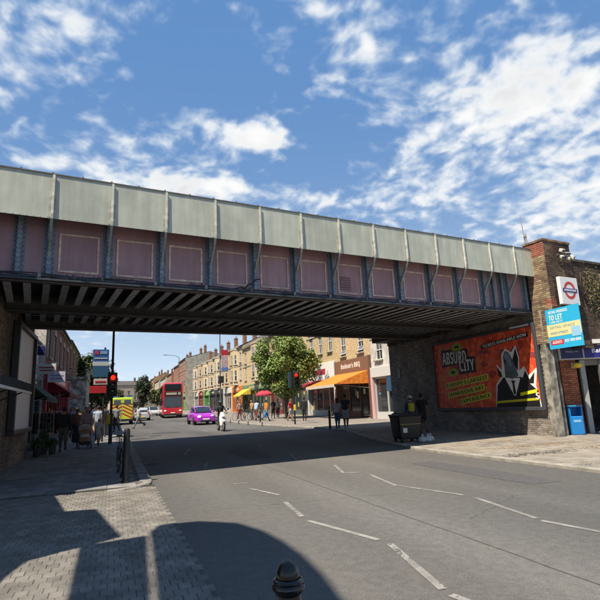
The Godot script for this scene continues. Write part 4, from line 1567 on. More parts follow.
# ---------------------------------------------------------------- people
# a body is one skin: tapered bones blended and meshed as surface nets, coloured by the nearest bone
func skin(mb: MB, bones: Array, s: float) -> void:
	var lo := Vector3(9, 9, 9)
	var hi := -lo
	for b in bones:
		var r: float = maxf(b[2], b[3]) + s * 2.5
		for e in [b[0], b[1]]:
			lo = lo.min(e - Vector3(r, r, r))
			hi = hi.max(e + Vector3(r, r, r))
	var nx := int((hi.x - lo.x) / s) + 2
	var ny := int((hi.y - lo.y) / s) + 2
	var nz := int((hi.z - lo.z) / s) + 2
	var f := PackedFloat32Array()
	f.resize(nx * ny * nz)
	f.fill(0.5)
	var near := PackedFloat32Array()
	near.resize(nx * ny * nz)
	near.fill(9.0)
	var who := PackedInt32Array()
	who.resize(nx * ny * nz)
	var kk := 0.035
	for bi in bones.size():
		var b: Array = bones[bi]
		var a: Vector3 = b[0]
		var ba: Vector3 = b[1] - a
		var l2 := maxf(ba.length_squared(), 0.000001)
		var r0: float = b[2]
		var r1: float = b[3]
		var m := maxf(r0, r1) + s * 2.2
		var p0: Vector3 = ((a.min(b[1]) - Vector3(m, m, m)) - lo) / s
		var p1: Vector3 = ((a.max(b[1]) + Vector3(m, m, m)) - lo) / s
		for z in range(maxi(0, int(p0.z)), mini(nz, int(p1.z) + 1)):
			for y in range(maxi(0, int(p0.y)), mini(ny, int(p1.y) + 1)):
				var i := (z * ny + y) * nx
				for x in range(maxi(0, int(p0.x)), mini(nx, int(p1.x) + 1)):
					var p := lo + Vector3(x, y, z) * s - a
					var t := clampf(p.dot(ba) / l2, 0.0, 1.0)
					var d := (p - ba * t).length() - lerpf(r0, r1, t)
					var j := i + x
					if d < near[j]:
						near[j] = d
						who[j] = bi
					var o := f[j]
					var h := maxf(kk - absf(d - o), 0.0) / kk
					f[j] = minf(d, o) - h * h * kk * 0.25
	var idx := PackedInt32Array()
	idx.resize(nx * ny * nz)
	idx.fill(-1)
	var sx := 1
	var sy := nx
	var sz := nx * ny
	var offs := [0, sx, sy, sx + sy, sz, sx + sz, sy + sz, sx + sy + sz]
	for z in nz - 1:
		for y in ny - 1:
			var i := (z * ny + y) * nx
			for x in nx - 1:
				var j := i + x
				if f[j] > s * 2.0 or f[j] < -s * 2.0:
					continue
				var c := 0
				for o in 8:
					if f[j + offs[o]] < 0.0:
						c += 1
				if c == 0 or c == 8:
					continue
				var sum := Vector3.ZERO
				var n := 0
				for e in [[0, 1], [0, 2], [0, 4], [1, 3], [1, 5], [2, 3], [2, 6], [4, 5], [4, 6], [3, 7], [5, 7], [6, 7]]:
					var fa := f[j + offs[e[0]]]
					var fb := f[j + offs[e[1]]]
					if (fa < 0.0) != (fb < 0.0):
						var t := fa / (fa - fb)
						var pa := Vector3(e[0] & 1, (e[0] >> 1) & 1, (e[0] >> 2) & 1)
						var pb := Vector3(e[1] & 1, (e[1] >> 1) & 1, (e[1] >> 2) & 1)
						sum += pa.lerp(pb, t)
						n += 1
				var c0 := f[j]
				var c1 := f[j + offs[1]]
				var c2 := f[j + offs[2]]
				var c3 := f[j + offs[3]]
				var c4 := f[j + offs[4]]
				var c5 := f[j + offs[5]]
				var c6 := f[j + offs[6]]
				var c7 := f[j + offs[7]]
				var g := Vector3(c1 + c3 + c5 + c7 - c0 - c2 - c4 - c6, c2 + c3 + c6 + c7 - c0 - c1 - c4 - c5, c4 + c5 + c6 + c7 - c0 - c1 - c2 - c3)
				idx[j] = mb.v.size()
				mb.v.append(mb.xf * (lo + (Vector3(x, y, z) + sum / n) * s))
				mb.n.append((mb.xf.basis * g).normalized())
				mb.c.append(bones[who[j]][4])
	for z in range(1, nz - 1):
		for y in range(1, ny - 1):
			var i := (z * ny + y) * nx
			for x in range(1, nx - 1):
				var j := i + x
				var ins := f[j] < 0.0
				for ax in 3:
					var st: int = [sx, sy, sz][ax]
					if ins == (f[j + st] < 0.0):
						continue
					var u: int = [sy, sz, sx][ax]
					var w: int = [sz, sx, sy][ax]
					var a := idx[j - u - w]
					var b := idx[j - w]
					var c := idx[j]
					var d := idx[j - u]
					if a < 0 or b < 0 or c < 0 or d < 0:
						continue
					if ins:
						mb.ix.append_array(PackedInt32Array([a, c, b, a, d, c]))
					else:
						mb.ix.append_array(PackedInt32Array([a, b, c, a, c, d]))

# o: h height, top, legs, skin, hair, shoe colours; step, arms, elbows, lean, sit, shorts, sleeves, dress, cap
func person(label: String, at: Vector3, turn: float, o: Dictionary, group := "") -> Node3D:
	var H: float = o.get("h", 1.7)
	var s: float = o.get("cell", 0.03)
	var skn: Color = o.get("skin", lin(0.42, 0.25, 0.17))
	var top: Color = o.get("top", lin(0.3, 0.3, 0.3))
	var legs: Color = o.get("legs", lin(0.08, 0.09, 0.12))
	var hair: Color = o.get("hair", lin(0.03, 0.022, 0.016))
	var shoe: Color = o.get("shoe", lin(0.05, 0.05, 0.05))
	var step: float = o.get("step", 0.35)
	var lean: float = o.get("lean", 0.03)
	var sit: bool = o.get("sit", false)
	var bones := []
	var hip := Vector3(0, 0.53, 0)
	var low := 9.0
	var parts := []
	for sd in [-1.0, 1.0]:
		var a: float = step * sd * 0.75
		var kb: float = maxf(0.0, -a) * 1.1 + 0.06
		if sit:
			a = 1.25
			kb = 1.35
		var hj := hip + Vector3(0.048 * sd, 0, 0)
		var spread := Vector3(0.05 * sd, 0, 0) if sit else Vector3.ZERO
		var kn := hj + Vector3(0.004 * sd, -cos(a), sin(a)) * 0.245 + spread
		var an := kn + Vector3(0, -cos(a - kb), sin(a - kb)) * 0.24
		var toe := an + Vector3(0.012 * sd, -0.025, 0.085)
		low = minf(low, an.y - 0.045)
		var lower: Color = skn if o.get("shorts", false) or o.get("dress", false) else legs
		var kc := kn.lerp(hj, 0.18)
		bones.append([hj, kc, 0.058, 0.044, legs])
		bones.append([kc, kn, 0.043, 0.038, lower])
		bones.append([kn, an.lerp(kn, 0.05), 0.040, 0.025, lower])
		bones.append([an + Vector3(0, -0.012, -0.012), toe, 0.026, 0.020, shoe])
	var chest := hip + Vector3(0, cos(lean) * 0.25, sin(lean) * 0.25)
	var neck := hip + Vector3(0, cos(lean) * 0.335, sin(lean) * 0.335)
	bones.append([hip + Vector3(-0.03, -0.01, 0), hip + Vector3(0.03, -0.01, 0), 0.068, 0.068, legs])
	bones.append([hip + Vector3(0, 0.05, 0), chest, 0.072, 0.078, top])
	for sd in [-1.0, 1.0]:
		bones.append([hip + Vector3(0.03 * sd, 0.07, 0), chest + Vector3(0.05 * sd, 0.02, 0), 0.062, 0.062, top])
		bones.append([chest + Vector3(0.03 * sd, 0.035, 0), chest + Vector3(0.105 * sd, 0.035, 0), 0.05, 0.042, top])
	if o.get("dress", false):
		bones.append([hip + Vector3(0, 0.06, 0), hip + Vector3(0, -0.22, 0.0), 0.07, 0.115, top])
	bones.append([neck, neck + Vector3(0, 0.05, 0.005), 0.032, 0.03, skn])
	var head := neck + Vector3(0, 0.095, 0.012)
	bones.append([head + Vector3(0, -0.025, 0.012), head + Vector3(0, 0.018, 0.004), 0.038, 0.05, skn])
	bones.append([head + Vector3(0, 0.026, -0.006), head + Vector3(0, 0.012, -0.018), 0.05, 0.05, hair])
	if o.get("long_hair", false):
		bones.append([head + Vector3(0, 0.0, -0.03), neck + Vector3(0, 0.0, -0.035), 0.042, 0.03, hair])
	var hands := []
	var aa: Array = o.get("arms", [-0.3, 0.3])
	var ee: Array = o.get("elbows", [0.25, 0.35])
	for k in 2:
		var sd := -1.0 if k == 0 else 1.0
		var sh := chest + Vector3(0.108 * sd, 0.04, 0)
		var out: float = o.get("out", 0.12)
		var a: float = aa[k]
		var el := sh + Vector3(sin(out) * sd, -cos(a), sin(a)).normalized() * 0.175
		var fa: float = a + ee[k]
		var wr := el + Vector3(sin(out) * sd * 0.3 - sd * o.get("inward", 0.0), -cos(fa), sin(fa)).normalized() * 0.15
		var slv: Color = top if o.get("sleeves", false) else skn
		var md := sh.lerp(el, 0.6)
		bones.append([sh, md, 0.037, 0.031, top])
		bones.append([md, el, 0.030, 0.027, slv])
		bones.append([el, wr, 0.026, 0.019, slv])
		var hd := (wr - el).normalized()
		bones.append([wr, wr + hd * 0.04, 0.018, 0.02, skn])
		hands.append([wr + hd * 0.045, hd, sd])
	# set on the ground
	if sit:
		low = hip.y - 0.068
	for b in bones:
		b[0] = (b[0] - Vector3(0, low, 0)) * H
		b[1] = (b[1] - Vector3(0, low, 0)) * H
		b[2] *= H
		b[3] *= H
	var mb := MB.new()
	skin(mb, bones, s)
	# fingers, nose, ears, eyes as further skin of the same mesh
	mb.col = skn
	for h in hands:
		var p: Vector3 = (h[0] - Vector3(0, low, 0)) * H
		var d: Vector3 = h[1]
		var side := d.cross(Vector3(1, 0, 0)).normalized()
		for e in 4:
			var q0 := p + side * (e - 1.5) * 0.017
			var l: float = [0.062, 0.072, 0.068, 0.052][e]
			var q1 := q0 + d * l * 0.55
			var q2 := q1 + (d * 0.8 - Vector3(h[2], 0, 0) * 0.6).normalized() * l * 0.5
			mb.cyl(q0, q1, 0.0095, 0.0085, 5)
			mb.cyl(q1, q2, 0.0085, 0.007, 5)
		mb.cyl(p - d * 0.03 - side * 0.02, p - side * 0.05 + d * 0.012, 0.010, 0.008, 5)
	var hc := (head - Vector3(0, low, 0)) * H
	mb.ell(hc + Vector3(0, -0.012, 0.066) * H * 0.9, Vector3(0.011, 0.017, 0.016), 6, 4)
	for sd in [-1.0, 1.0]:
		mb.col = skn
		mb.ell(hc + Vector3(0.05 * sd, -0.006, -0.002) * H, Vector3(0.012, 0.028, 0.018), 6, 4)
		mb.col = lin(0.03, 0.025, 0.02)
		mb.ell(hc + Vector3(0.018 * sd, 0.004, 0.052) * H, Vector3(0.010, 0.006, 0.006), 6, 4)
	mb.col = lin(0.3, 0.1, 0.08)
	mb.ell(hc + Vector3(0, -0.036, 0.052) * H, Vector3(0.022, 0.006, 0.006), 6, 4)
	var t := thing("person", label, "person", at, turn, group)
	put(mb, "body", M.cloth, t)
	if o.has("hat"):
		var hm := MB.new()
		hm.col = o.hat
		hm.lathe(hc + Vector3(0, 0.025 * H, -0.006), [Vector2(0.155, -0.02), Vector2(0.16, -0.005), Vector2(0.10, 0.005), Vector2(0.098, 0.075), Vector2(0.08, 0.10), Vector2(0.0, 0.108)], 14)
		put(hm, "hat", M.cloth, t)
	if o.has("helmet"):
		var hm := MB.new()
		hm.col = o.helmet
		hm.ell(hc + Vector3(0, 0.02, 0), Vector3(0.135, 0.15, 0.16), 14, 10)
		put(hm, "helmet", M.gloss, t)
		hm = MB.new()
		hm.col = lin(0.02, 0.02, 0.025)
		hm.ell(hc + Vector3(0, 0.02, 0.07), Vector3(0.11, 0.06, 0.10), 12, 8)
		put(hm, "visor", M.glass, t)
	if o.has("pack"):
		var pk := MB.new()
		pk.col = o.pack
		var bp := (chest - Vector3(0, low, 0)) * H
		pk.rbox(bp + Vector3(0.02, -0.08, -0.19), Vector3(0.27, 0.38, 0.15), 0.05)
		for sd in [-1.0, 1.0]:
			pk.cyl(bp + Vector3(0.1 * sd, 0.06, -0.16), bp + Vector3(0.1 * sd, 0.12, 0.0), 0.014, 0.014, 5)
		put(pk, "backpack", M.cloth, t)
	return t

func bag(label: String, at: Vector3, c: Color, w := 0.3, h := 0.36) -> void:
	var t := thing("carrier_bag", label, "bag", at)
	var mb := MB.new()
	mb.col = c
	var rings := []
	for e in [[0.0, 0.8, 0.6], [0.03, 1.0, 1.0], [h * 0.6, 0.95, 0.9], [h, 0.85, 0.35]]:
		var ring := []
		for k in 10:
			var an := TAU * k / 10
			ring.append(Vector3(cos(an) * w * 0.5 * e[1], e[0], -sin(an) * 0.08 * e[2]))
		rings.append(ring)
	mb.loft(rings)
	put(mb, "sack", M.cloth, t)
	mb = MB.new()
	mb.col = c
	mb.tube([Vector3(-w * 0.25, h, 0), Vector3(-w * 0.12, h + 0.14, 0), Vector3(w * 0.12, h + 0.14, 0), Vector3(w * 0.25, h, 0)], 0.008, 5)
	put(mb, "handle", M.cloth, t)

# ---------------------------------------------------------------- vehicles
func wheel(parent: Node, at: Vector3, r: float, w: float, rimc: Color) -> void:
	var mb := MB.new()
	mb.xf = Transform3D(Basis(Vector3(0, 1, 0), Vector3(1, 0, 0), Vector3(0, 0, -1)), at)
	mb.col = lin(0.018, 0.018, 0.018)
	mb.lathe(Vector3.ZERO, [Vector2(r * 0.62, -w / 2), Vector2(r * 0.93, -w / 2), Vector2(r, -w * 0.35), Vector2(r, w * 0.35), Vector2(r * 0.93, w / 2), Vector2(r * 0.62, w / 2)], 22)
	var wh := put(mb, "wheel", M.rubber, parent)
	var rm := MB.new()
	rm.xf = mb.xf
	rm.col = rimc
	for sg in [-1.0, 1.0]:
		rm.lathe(Vector3.ZERO, [Vector2(0.0, sg * w * 0.32), Vector2(r * 0.2, sg * w * 0.36), Vector2(r * 0.55, sg * w * 0.30), Vector2(r * 0.66, sg * w * 0.46)], 16)
	put(rm, "rim", M.chrome, wh)

# rounded section: half width w, from y0 to y1
func sect(z: float, w: float, y0: float, y1: float, e := 0.22) -> Array:
	var ring := []
	for k in 20:
		var an := TAU * (k + 0.5) / 20
		var c := cos(an)
		var s := sin(an)
		ring.append(Vector3(signf(c) * pow(absf(c), e) * w, (y0 + y1) / 2 + signf(s) * pow(absf(s), e) * (y1 - y0) / 2, z))
	return ring

# faces +z; profile rows: [z, half width, bottom, belt]; roof rows: [z, half width, height]
func car(called: String, label: String, at: Vector3, turn: float, paint: Color, body: Array, cabin: Array, rimc: Color, wb: Array, r := 0.31, beams := 0.0) -> Node3D:
	var t := thing(called, label, "car", at, turn)
	var mb := MB.new()
	mb.col = paint
	var rings := []
	for e in body:
		rings.append(sect(e[0], e[1], e[2], e[3], 0.42))
	rings.reverse()
	mb.loft(rings)
	put(mb, "body", M.gloss, t)
	# cabin glass, then roof skin and pillars over it
	var belt := 0.0
	mb = MB.new()
	mb.col = lin(0.02, 0.024, 0.028)
	var gl := []
	for e in cabin:
		gl.append(sect(e[0], e[1], e[3], e[2], 0.5))
	gl.reverse()
	mb.loft(gl)
	put(mb, "windows", M.glass, t)
	mb = MB.new()
	mb.col = paint
	var n := cabin.size()
	var rf := []
	for k in range(1, n - 1):
		var e: Array = cabin[k]
		var ring := []
		for p in 9:
			var u := (p / 8.0) * 2.0 - 1.0
			ring.append(Vector3(-u * e[1] * 0.90, e[2] + 0.022 - 0.07 * pow(absf(u), 3.0), e[0]))
		rf.append(ring)
	rf.reverse()
	mb.loft(rf, false, false)
	put(mb, "roof", M.gloss, t)
	for sd in [-1.0, 1.0]:
		for pr in [[0, 1], [n - 1, n - 2]]:
			var a: Array = cabin[pr[0]]
			var b: Array = cabin[pr[1]]
			var p := MB.new()
			p.col = paint
			p.cyl(Vector3(a[1] * 0.93 * sd, a[3] + 0.04, a[0]), Vector3(b[1] * 0.90 * sd, b[2] - 0.02, b[0]), 0.04, 0.035, 6)
			put(p, "pillar", M.gloss, t)
		var mid := MB.new()
		mid.col = lin(0.02, 0.02, 0.02)
		var c: Array = cabin[n / 2]
		mid.cyl(Vector3(c[1] * 1.0 * sd, c[3], c[0] - 0.1), Vector3(c[1] * 0.9 * sd, c[2] - 0.03, c[0] - 0.12), 0.04, 0.035, 6)
		put(mid, "pillar", M.satin, t)
		var mir := MB.new()
		mir.col = paint
		mir.rbox(Vector3((body[0][1] + 0.26) * sd, cabin[0][3] + 0.1, cabin[0][0] - 0.35), Vector3(0.2, 0.13, 0.1), 0.03)
		put(mir, "mirror", M.gloss, t)
		for w in wb:
			wheel(t, Vector3((body[2][1] - 0.09) * sd, r, w), r, 0.21, rimc)
		# lamps front and rear
		var f: Array = body[0]
		var l := MB.new()
		l.col = lin(0.6, 0.62, 0.65)
		l.ell(Vector3(f[1] * 0.78 * sd, 0.66, f[0] - 0.10), Vector3(0.16, 0.10, 0.12), 12, 8)
		var lamp := put(l, "headlight", M.glass, t)
		if beams > 0.0 and sd < 0:
			var em := StandardMaterial3D.new()
			em.albedo_color = Color(0.9, 0.9, 0.95)
			em.emission_enabled = true
			em.emission = Color(1, 0.93, 1.0)
			em.emission_energy_multiplier = beams
			var bu := MB.new()
			bu.ell(Vector3(f[1] * 0.78 * sd, 0.66, f[0] - 0.02), Vector3(0.09, 0.07, 0.06), 10, 6)
			put(bu, "lamp_lens", em, lamp)
		var rl := MB.new()
		var bk: Array = body[body.size() - 1]
		rl.col = lin(0.4, 0.01, 0.01)
		rl.ell(Vector3(bk[1] * 0.85 * sd, 0.82, bk[0] + 0.08), Vector3(0.09, 0.14, 0.10), 10, 6)
		put(rl, "tail_lamp", M.gloss, t)
	for e in [[body[0][0] + 0.012, lin(0.75, 0.75, 0.72)], [body[body.size() - 1][0] - 0.012, lin(0.7, 0.6, 0.1)]]:
		var pl := MB.new()
		pl.col = e[1]
		pl.box(Vector3(0, 0.44, e[0]), Vector3(0.52, 0.115, 0.02))
		put(pl, "number_plate", M.satin, t)
	var gr := MB.new()
	gr.col = lin(0.015, 0.015, 0.016)
	gr.rbox(Vector3(0, 0.28, body[0][0] - 0.02), Vector3(body[0][1] * 1.5, 0.16, 0.08), 0.03)
	gr.rbox(Vector3(0, 0.24, body[body.size() - 1][0] + 0.02), Vector3(body[0][1] * 1.6, 0.14, 0.08), 0.03)
	put(gr, "bumper_grille", M.satin, t)
	return t

func make_vehicles() -> void:
	# purple rounded hatchback coming towards us, one headlight shining
	var hatch := [[2.0, 0.66, 0.22, 0.62], [1.86, 0.80, 0.20, 0.78], [1.3, 0.88, 0.2, 0.90], [0.6, 0.89, 0.2, 0.97], [-0.4, 0.89, 0.2, 0.98], [-1.3, 0.88, 0.2, 0.98], [-1.85, 0.80, 0.22, 0.92], [-2.0, 0.68, 0.26, 0.80]]
	var cab := [[1.0, 0.70, 1.0, 0.90], [0.35, 0.72, 1.38, 0.86], [-0.2, 0.72, 1.47, 0.86], [-0.8, 0.71, 1.42, 0.86], [-1.35, 0.68, 1.2, 0.86], [-1.75, 0.62, 0.98, 0.86]]
	car("purple_car", "bright purple rounded small car driving towards the bridge with headlight on", Vector3(7.0, gy(-43) + 0.01, -43.0), 0.04, lin(0.36, 0.02, 0.44), hatch, cab, lin(0.35, 0.02, 0.2), [1.25, -1.25], 0.32, 5.0)
	var sedan := [[2.15, 0.68, 0.24, 0.66], [2.0, 0.80, 0.2, 0.76], [1.4, 0.87, 0.2, 0.86], [0.7, 0.88, 0.2, 0.93], [-0.5, 0.88, 0.2, 0.95], [-1.5, 0.87, 0.2, 0.97], [-2.0, 0.80, 0.22, 0.92], [-2.15, 0.70, 0.26, 0.78]]
	var cab2 := [[1.05, 0.70, 0.95, 0.86], [0.3, 0.71, 1.40, 0.84], [-0.3, 0.71, 1.45, 0.84], [-1.2, 0.70, 1.40, 0.84], [-1.8, 0.66, 1.15, 0.84], [-2.0, 0.6, 0.96, 0.84]]
	car("silver_car", "silver hatchback driving away beside the crossing pedestrian", Vector3(3.25, gy(-62), -62.5), PI, lin(0.38, 0.39, 0.41), sedan, cab2, lin(0.5, 0.5, 0.5), [1.3, -1.3])
	car("white_car", "small white car far behind the silver hatchback near the bus", Vector3(6.1, gy(-84), -84.0), 0.05, lin(0.6, 0.6, 0.6), sedan, cab2, lin(0.4, 0.4, 0.4), [1.3, -1.3])
	car("dark_red_car", "dark red car partly hidden behind the yellow van", Vector3(1.35, gy(-66), -66.0), PI, lin(0.10, 0.015, 0.02), hatch, cab, lin(0.3, 0.3, 0.3), [1.25, -1.25])
	car("parked_grey_car", "grey car parked at the left kerb beyond the yellow van", Vector3(0.9, gy(-96), -96.0), PI, lin(0.2, 0.21, 0.23), hatch, cab, lin(0.3, 0.3, 0.3), [1.25, -1.25])
	make_bus()
	make_van()
	make_scooter()

func make_bus() -> void:
	var t := thing("double_decker_bus", "red double decker bus coming down the street towards the bridge", "bus", Vector3(7.4, gy(-69) + 0.0, -70.5), -0.05)
	var red := lin(0.50, 0.012, 0.018)
	var mb := MB.new()
	mb.col = red
	var rings := []
	for e in [[-5.0, 1.18, 0.35, 4.2], [-4.85, 1.26, 0.30, 4.36], [4.3, 1.27, 0.28, 4.38], [4.75, 1.25, 0.28, 4.32], [4.95, 1.18, 0.32, 4.1]]:
		rings.append(sect(e[0], e[1], e[2], e[3], 0.16))
	mb.loft(rings)
	put(mb, "body", M.gloss, t)
	var dark := lin(0.016, 0.02, 0.026)
	# front glazing: lower windscreen, blind panel, upper window
	for e in [["windscreen", 1.95, 1.35, 2.16, 4.985], ["upper_window", 3.72, 0.95, 2.1, 4.955]]:
		var g := MB.new()
		g.col = dark
		var ring := []
		g.rbox(Vector3(0, e[1], e[4] - 0.05), Vector3(e[3], e[2], 0.12), 0.05)
		put(g, e[0], M.glass, t)
	var bp := MB.new()
	bp.col = lin(0.01, 0.01, 0.012)
	bp.rbox(Vector3(0, 2.95, 4.95), Vector3(2.1, 0.52, 0.1), 0.02)
	put(bp, "blind_panel", M.satin, t)
	for e in [[-0.2, 1.3], [0.78, 0.34]]:
		var d := MB.new()
		d.col = lin(0.35, 0.34, 0.25)
		d.box(Vector3(e[0], 2.97, 5.003), Vector3(e[1], 0.26, 0.008))
		put(d, "destination_blind", M.satin, t)
	for y in [[1.95, 1.05], [3.55, 0.85]]:
		for sd in [-1.0, 1.0]:
			for k in 5:
				var g := MB.new()
				g.col = dark
				g.rbox(Vector3(1.262 * sd, y[0], -4.0 + k * 1.85), Vector3(0.03, y[1], 1.72), 0.012)
				put(g, "side_window", M.glass, t)
	for sd in [-1.0, 1.0]:
		for z in [2.6, -3.0]:
			wheel(t, Vector3(1.1 * sd, 0.5, z), 0.5, 0.3, lin(0.25, 0.05, 0.05))
		var l := MB.new()
		l.col = lin(0.75, 0.72, 0.6)
		l.ell(Vector3(0.92 * sd, 0.85, 4.93), Vector3(0.18, 0.12, 0.08), 12, 8)
		put(l, "headlight", M.glass, t)
		var m := MB.new()
		m.col = lin(0.02, 0.02, 0.02)
		m.rbox(Vector3(1.42 * sd, 2.35, 5.05), Vector3(0.18, 0.36, 0.1), 0.03)
		m.cyl(Vector3(1.2 * sd, 2.65, 4.95), Vector3(1.42 * sd, 2.55, 5.05), 0.02, 0.02, 5)
		put(m, "mirror", M.satin, t)
	var bm := MB.new()
	bm.col = lin(0.02, 0.02, 0.022)
	bm.rbox(Vector3(0, 0.42, 4.9), Vector3(2.2, 0.22, 0.14), 0.03)
	put(bm, "bumper", M.satin, t)
	var np := MB.new()
	np.col = lin(0.7, 0.7, 0.68)
	np.box(Vector3(0, 0.62, 4.985), Vector3(0.52, 0.12, 0.02))
	put(np, "number_plate", M.satin, t)

func make_van() -> void:
	var t := thing("ambulance_van", "fluorescent yellow-green van with red chevrons on its back doors at the left kerb", "van", Vector3(0.9, gy(-53), -53.5), PI)
	# faces away: its back is at local -z
	var mb := MB.new()
	mb.col = lin(0.42, 0.62, 0.03)
	var rings := []
	for e in [[-2.75, 0.92, 0.42, 2.42], [-2.7, 0.98, 0.40, 2.5], [1.0, 0.99, 0.38, 2.52], [1.35, 0.97, 0.38, 2.4], [2.0, 0.95, 0.38, 1.5], [2.6, 0.86, 0.4, 1.05]]:
		rings.append(sect(e[0], e[1], e[2], e[3], 0.2))
	mb.loft(rings)
	put(mb, "body", M.gloss, t)
	# chevron boards: alternating slanted stripes on each back door
	for sd in [-1.0, 1.0]:
		var dr := MB.new()
		dr.col = lin(0.50, 0.60, 0.03)
		dr.box(Vector3(0.455 * sd, 1.42, -2.765), Vector3(0.88, 1.9, 0.02))
		var door := put(dr, "back_door", M.gloss, t)
		for k in 5:
			var y := 0.55 + k * 0.32
			var cv := MB.new()
			cv.xf = Transform3D(Basis(Vector3(-1, 0, 0), Vector3.UP, Vector3(0, 0, -1)), Vector3(0, 0, 0))
			cv.col = lin(0.42, 0.03, 0.02)
			var x0: float = -0.03 * sd
			var x1: float = -0.88 * sd
			var a := minf(y + 0.40, 1.9)
			cv.prism(PackedVector2Array([Vector2(x0, a), Vector2(x1, y - 0.05), Vector2(x1, y + 0.10), Vector2(x0, minf(a + 0.15, 2.0))]), 2.776, 2.782, false)
			put(cv, "chevron", M.satin, door)
		var wn := MB.new()
		wn.col = lin(0.02, 0.025, 0.03)
		wn.rbox(Vector3(0.45 * sd, 2.05, -2.78), Vector3(0.6, 0.45, 0.015), 0.005)
		put(wn, "rear_window", M.glass, door)
		var tl := MB.new()
		tl.col = lin(0.42, 0.015, 0.012)
		tl.rbox(Vector3(0.94 * sd, 1.2, -2.72), Vector3(0.1, 0.4, 0.08), 0.02)
		put(tl, "tail_lamp", M.gloss, t)
		for z in [1.75, -1.7]:
			wheel(t, Vector3(0.88 * sd, 0.34, z), 0.34, 0.22, lin(0.3, 0.3, 0.3))
		var bl := MB.new()
		bl.col = lin(0.02, 0.06, 0.3)
		bl.rbox(Vector3(0.6 * sd, 2.56, -2.4), Vector3(0.4, 0.12, 0.2), 0.03)
		put(bl, "beacon", M.gloss, t)
	var bm := MB.new()
	bm.col = lin(0.02, 0.02, 0.02)
	bm.rbox(Vector3(0, 0.42, -2.82), Vector3(1.9, 0.2, 0.16), 0.03)
	put(bm, "bumper", M.satin, t)

func ring_tube(mb: MB, o: Vector3, r: float, w: float, k := 20) -> void:
	var path := []
	for e in k + 1:
		var an := TAU * e / k
		path.append(o + Vector3(0, cos(an) * r, sin(an) * r))
	mb.tube(path, w, 6)

func make_scooter() -> void:
	var at := Vector3(6.35, gy(-31.5), -31.5)
	var t := thing("motor_scooter", "white and black motor scooter ridden towards the camera in front of the purple car", "scooter", at, 0.06)
	var mb := MB.new()
	for z in [0.62, -0.62]:
		var w := MB.new()
		w.col = lin(0.015, 0.015, 0.015)
		for e in [0.20, 0.235, 0.25]:
			ring_tube(w, Vector3(0, 0.29, z), e, 0.05, 18)
		w.col = lin(0.2, 0.2, 0.2)
		w.cyl(Vector3(-0.05, 0.29, z), Vector3(0.05, 0.29, z), 0.17, 0.17, 14)
		put(w, "wheel", M.rubber, t)
	mb.col = lin(0.72, 0.72, 0.72)
	var rings := []
	for e in [[0.35, 0.20, 0.52], [0.6, 0.23, 0.50], [0.85, 0.21, 0.40], [1.05, 0.15, 0.34], [1.15, 0.08, 0.30]]:
		var ring := []
		for k in 12:
			var an := TAU * k / 12
			ring.append(Vector3(cos(an) * e[1], e[0], e[2] - 0.02 - sin(an) * 0.09))
		rings.append(ring)
	mb.loft(rings)
	put(mb, "front_shield", M.gloss, t)
	mb = MB.new()
	mb.col = lin(0.03, 0.03, 0.032)
	mb.rbox(Vector3(0, 0.62, -0.35), Vector3(0.34, 0.34, 0.95), 0.08)
	mb.rbox(Vector3(0, 0.36, 0.1), Vector3(0.36, 0.12, 0.6), 0.04)
	put(mb, "rear_body", M.gloss, t)
	mb = MB.new()
	mb.col = lin(0.02, 0.02, 0.02)
	mb.rbox(Vector3(0, 0.82, -0.32), Vector3(0.3, 0.1, 0.8), 0.04)
	put(mb, "saddle", M.satin, t)
	mb = MB.new()
	mb.col = lin(0.03, 0.03, 0.03)
	mb.tube([Vector3(-0.36, 1.04, 0.2), Vector3(-0.15, 1.1, 0.3), Vector3(0.15, 1.1, 0.3), Vector3(0.36, 1.04, 0.2)], 0.02, 6)
	mb.cyl(Vector3(-0.07, 0.3, 0.62), Vector3(-0.05, 1.08, 0.3), 0.025, 0.025, 6)
	mb.cyl(Vector3(0.07, 0.3, 0.62), Vector3(0.05, 1.08, 0.3), 0.025, 0.025, 6)
	put(mb, "handlebar", M.satin, t)
	for sd in [-1.0, 1.0]:
		var m := MB.new()
		m.col = lin(0.02, 0.02, 0.02)
		m.cyl(Vector3(0.25 * sd, 1.08, 0.25), Vector3(0.38 * sd, 1.28, 0.24), 0.009, 0.009, 5)
		m.rbox(Vector3(0.40 * sd, 1.31, 0.24), Vector3(0.14, 0.09, 0.03), 0.012)
		put(m, "mirror", M.satin, t)
	mb = MB.new()
	mb.col = lin(0.8, 0.8, 0.82)
	mb.ell(Vector3(0, 0.88, 0.5), Vector3(0.11, 0.08, 0.06), 12, 8)
	put(mb, "headlight", M.glass, t)
	mb = MB.new()
	mb.col = lin(0.03, 0.03, 0.03)
	mb.rbox(Vector3(0, 0.56, 0.64), Vector3(0.14, 0.06, 0.5), 0.02)
	put(mb, "mudguard", M.gloss, t)
	person("rider in a dark jacket and helmet on the white scooter", at + Vector3(0, 0.83, -0.22), 0.06, {"h": 1.76, "sit": true, "top": lin(0.03, 0.03, 0.035), "legs": lin(0.04, 0.042, 0.05), "sleeves": true, "arms": [0.75, 0.75], "elbows": [0.45, 0.45], "out": 0.35, "helmet": lin(0.02, 0.02, 0.022), "shoe": lin(0.02, 0.02, 0.02)})

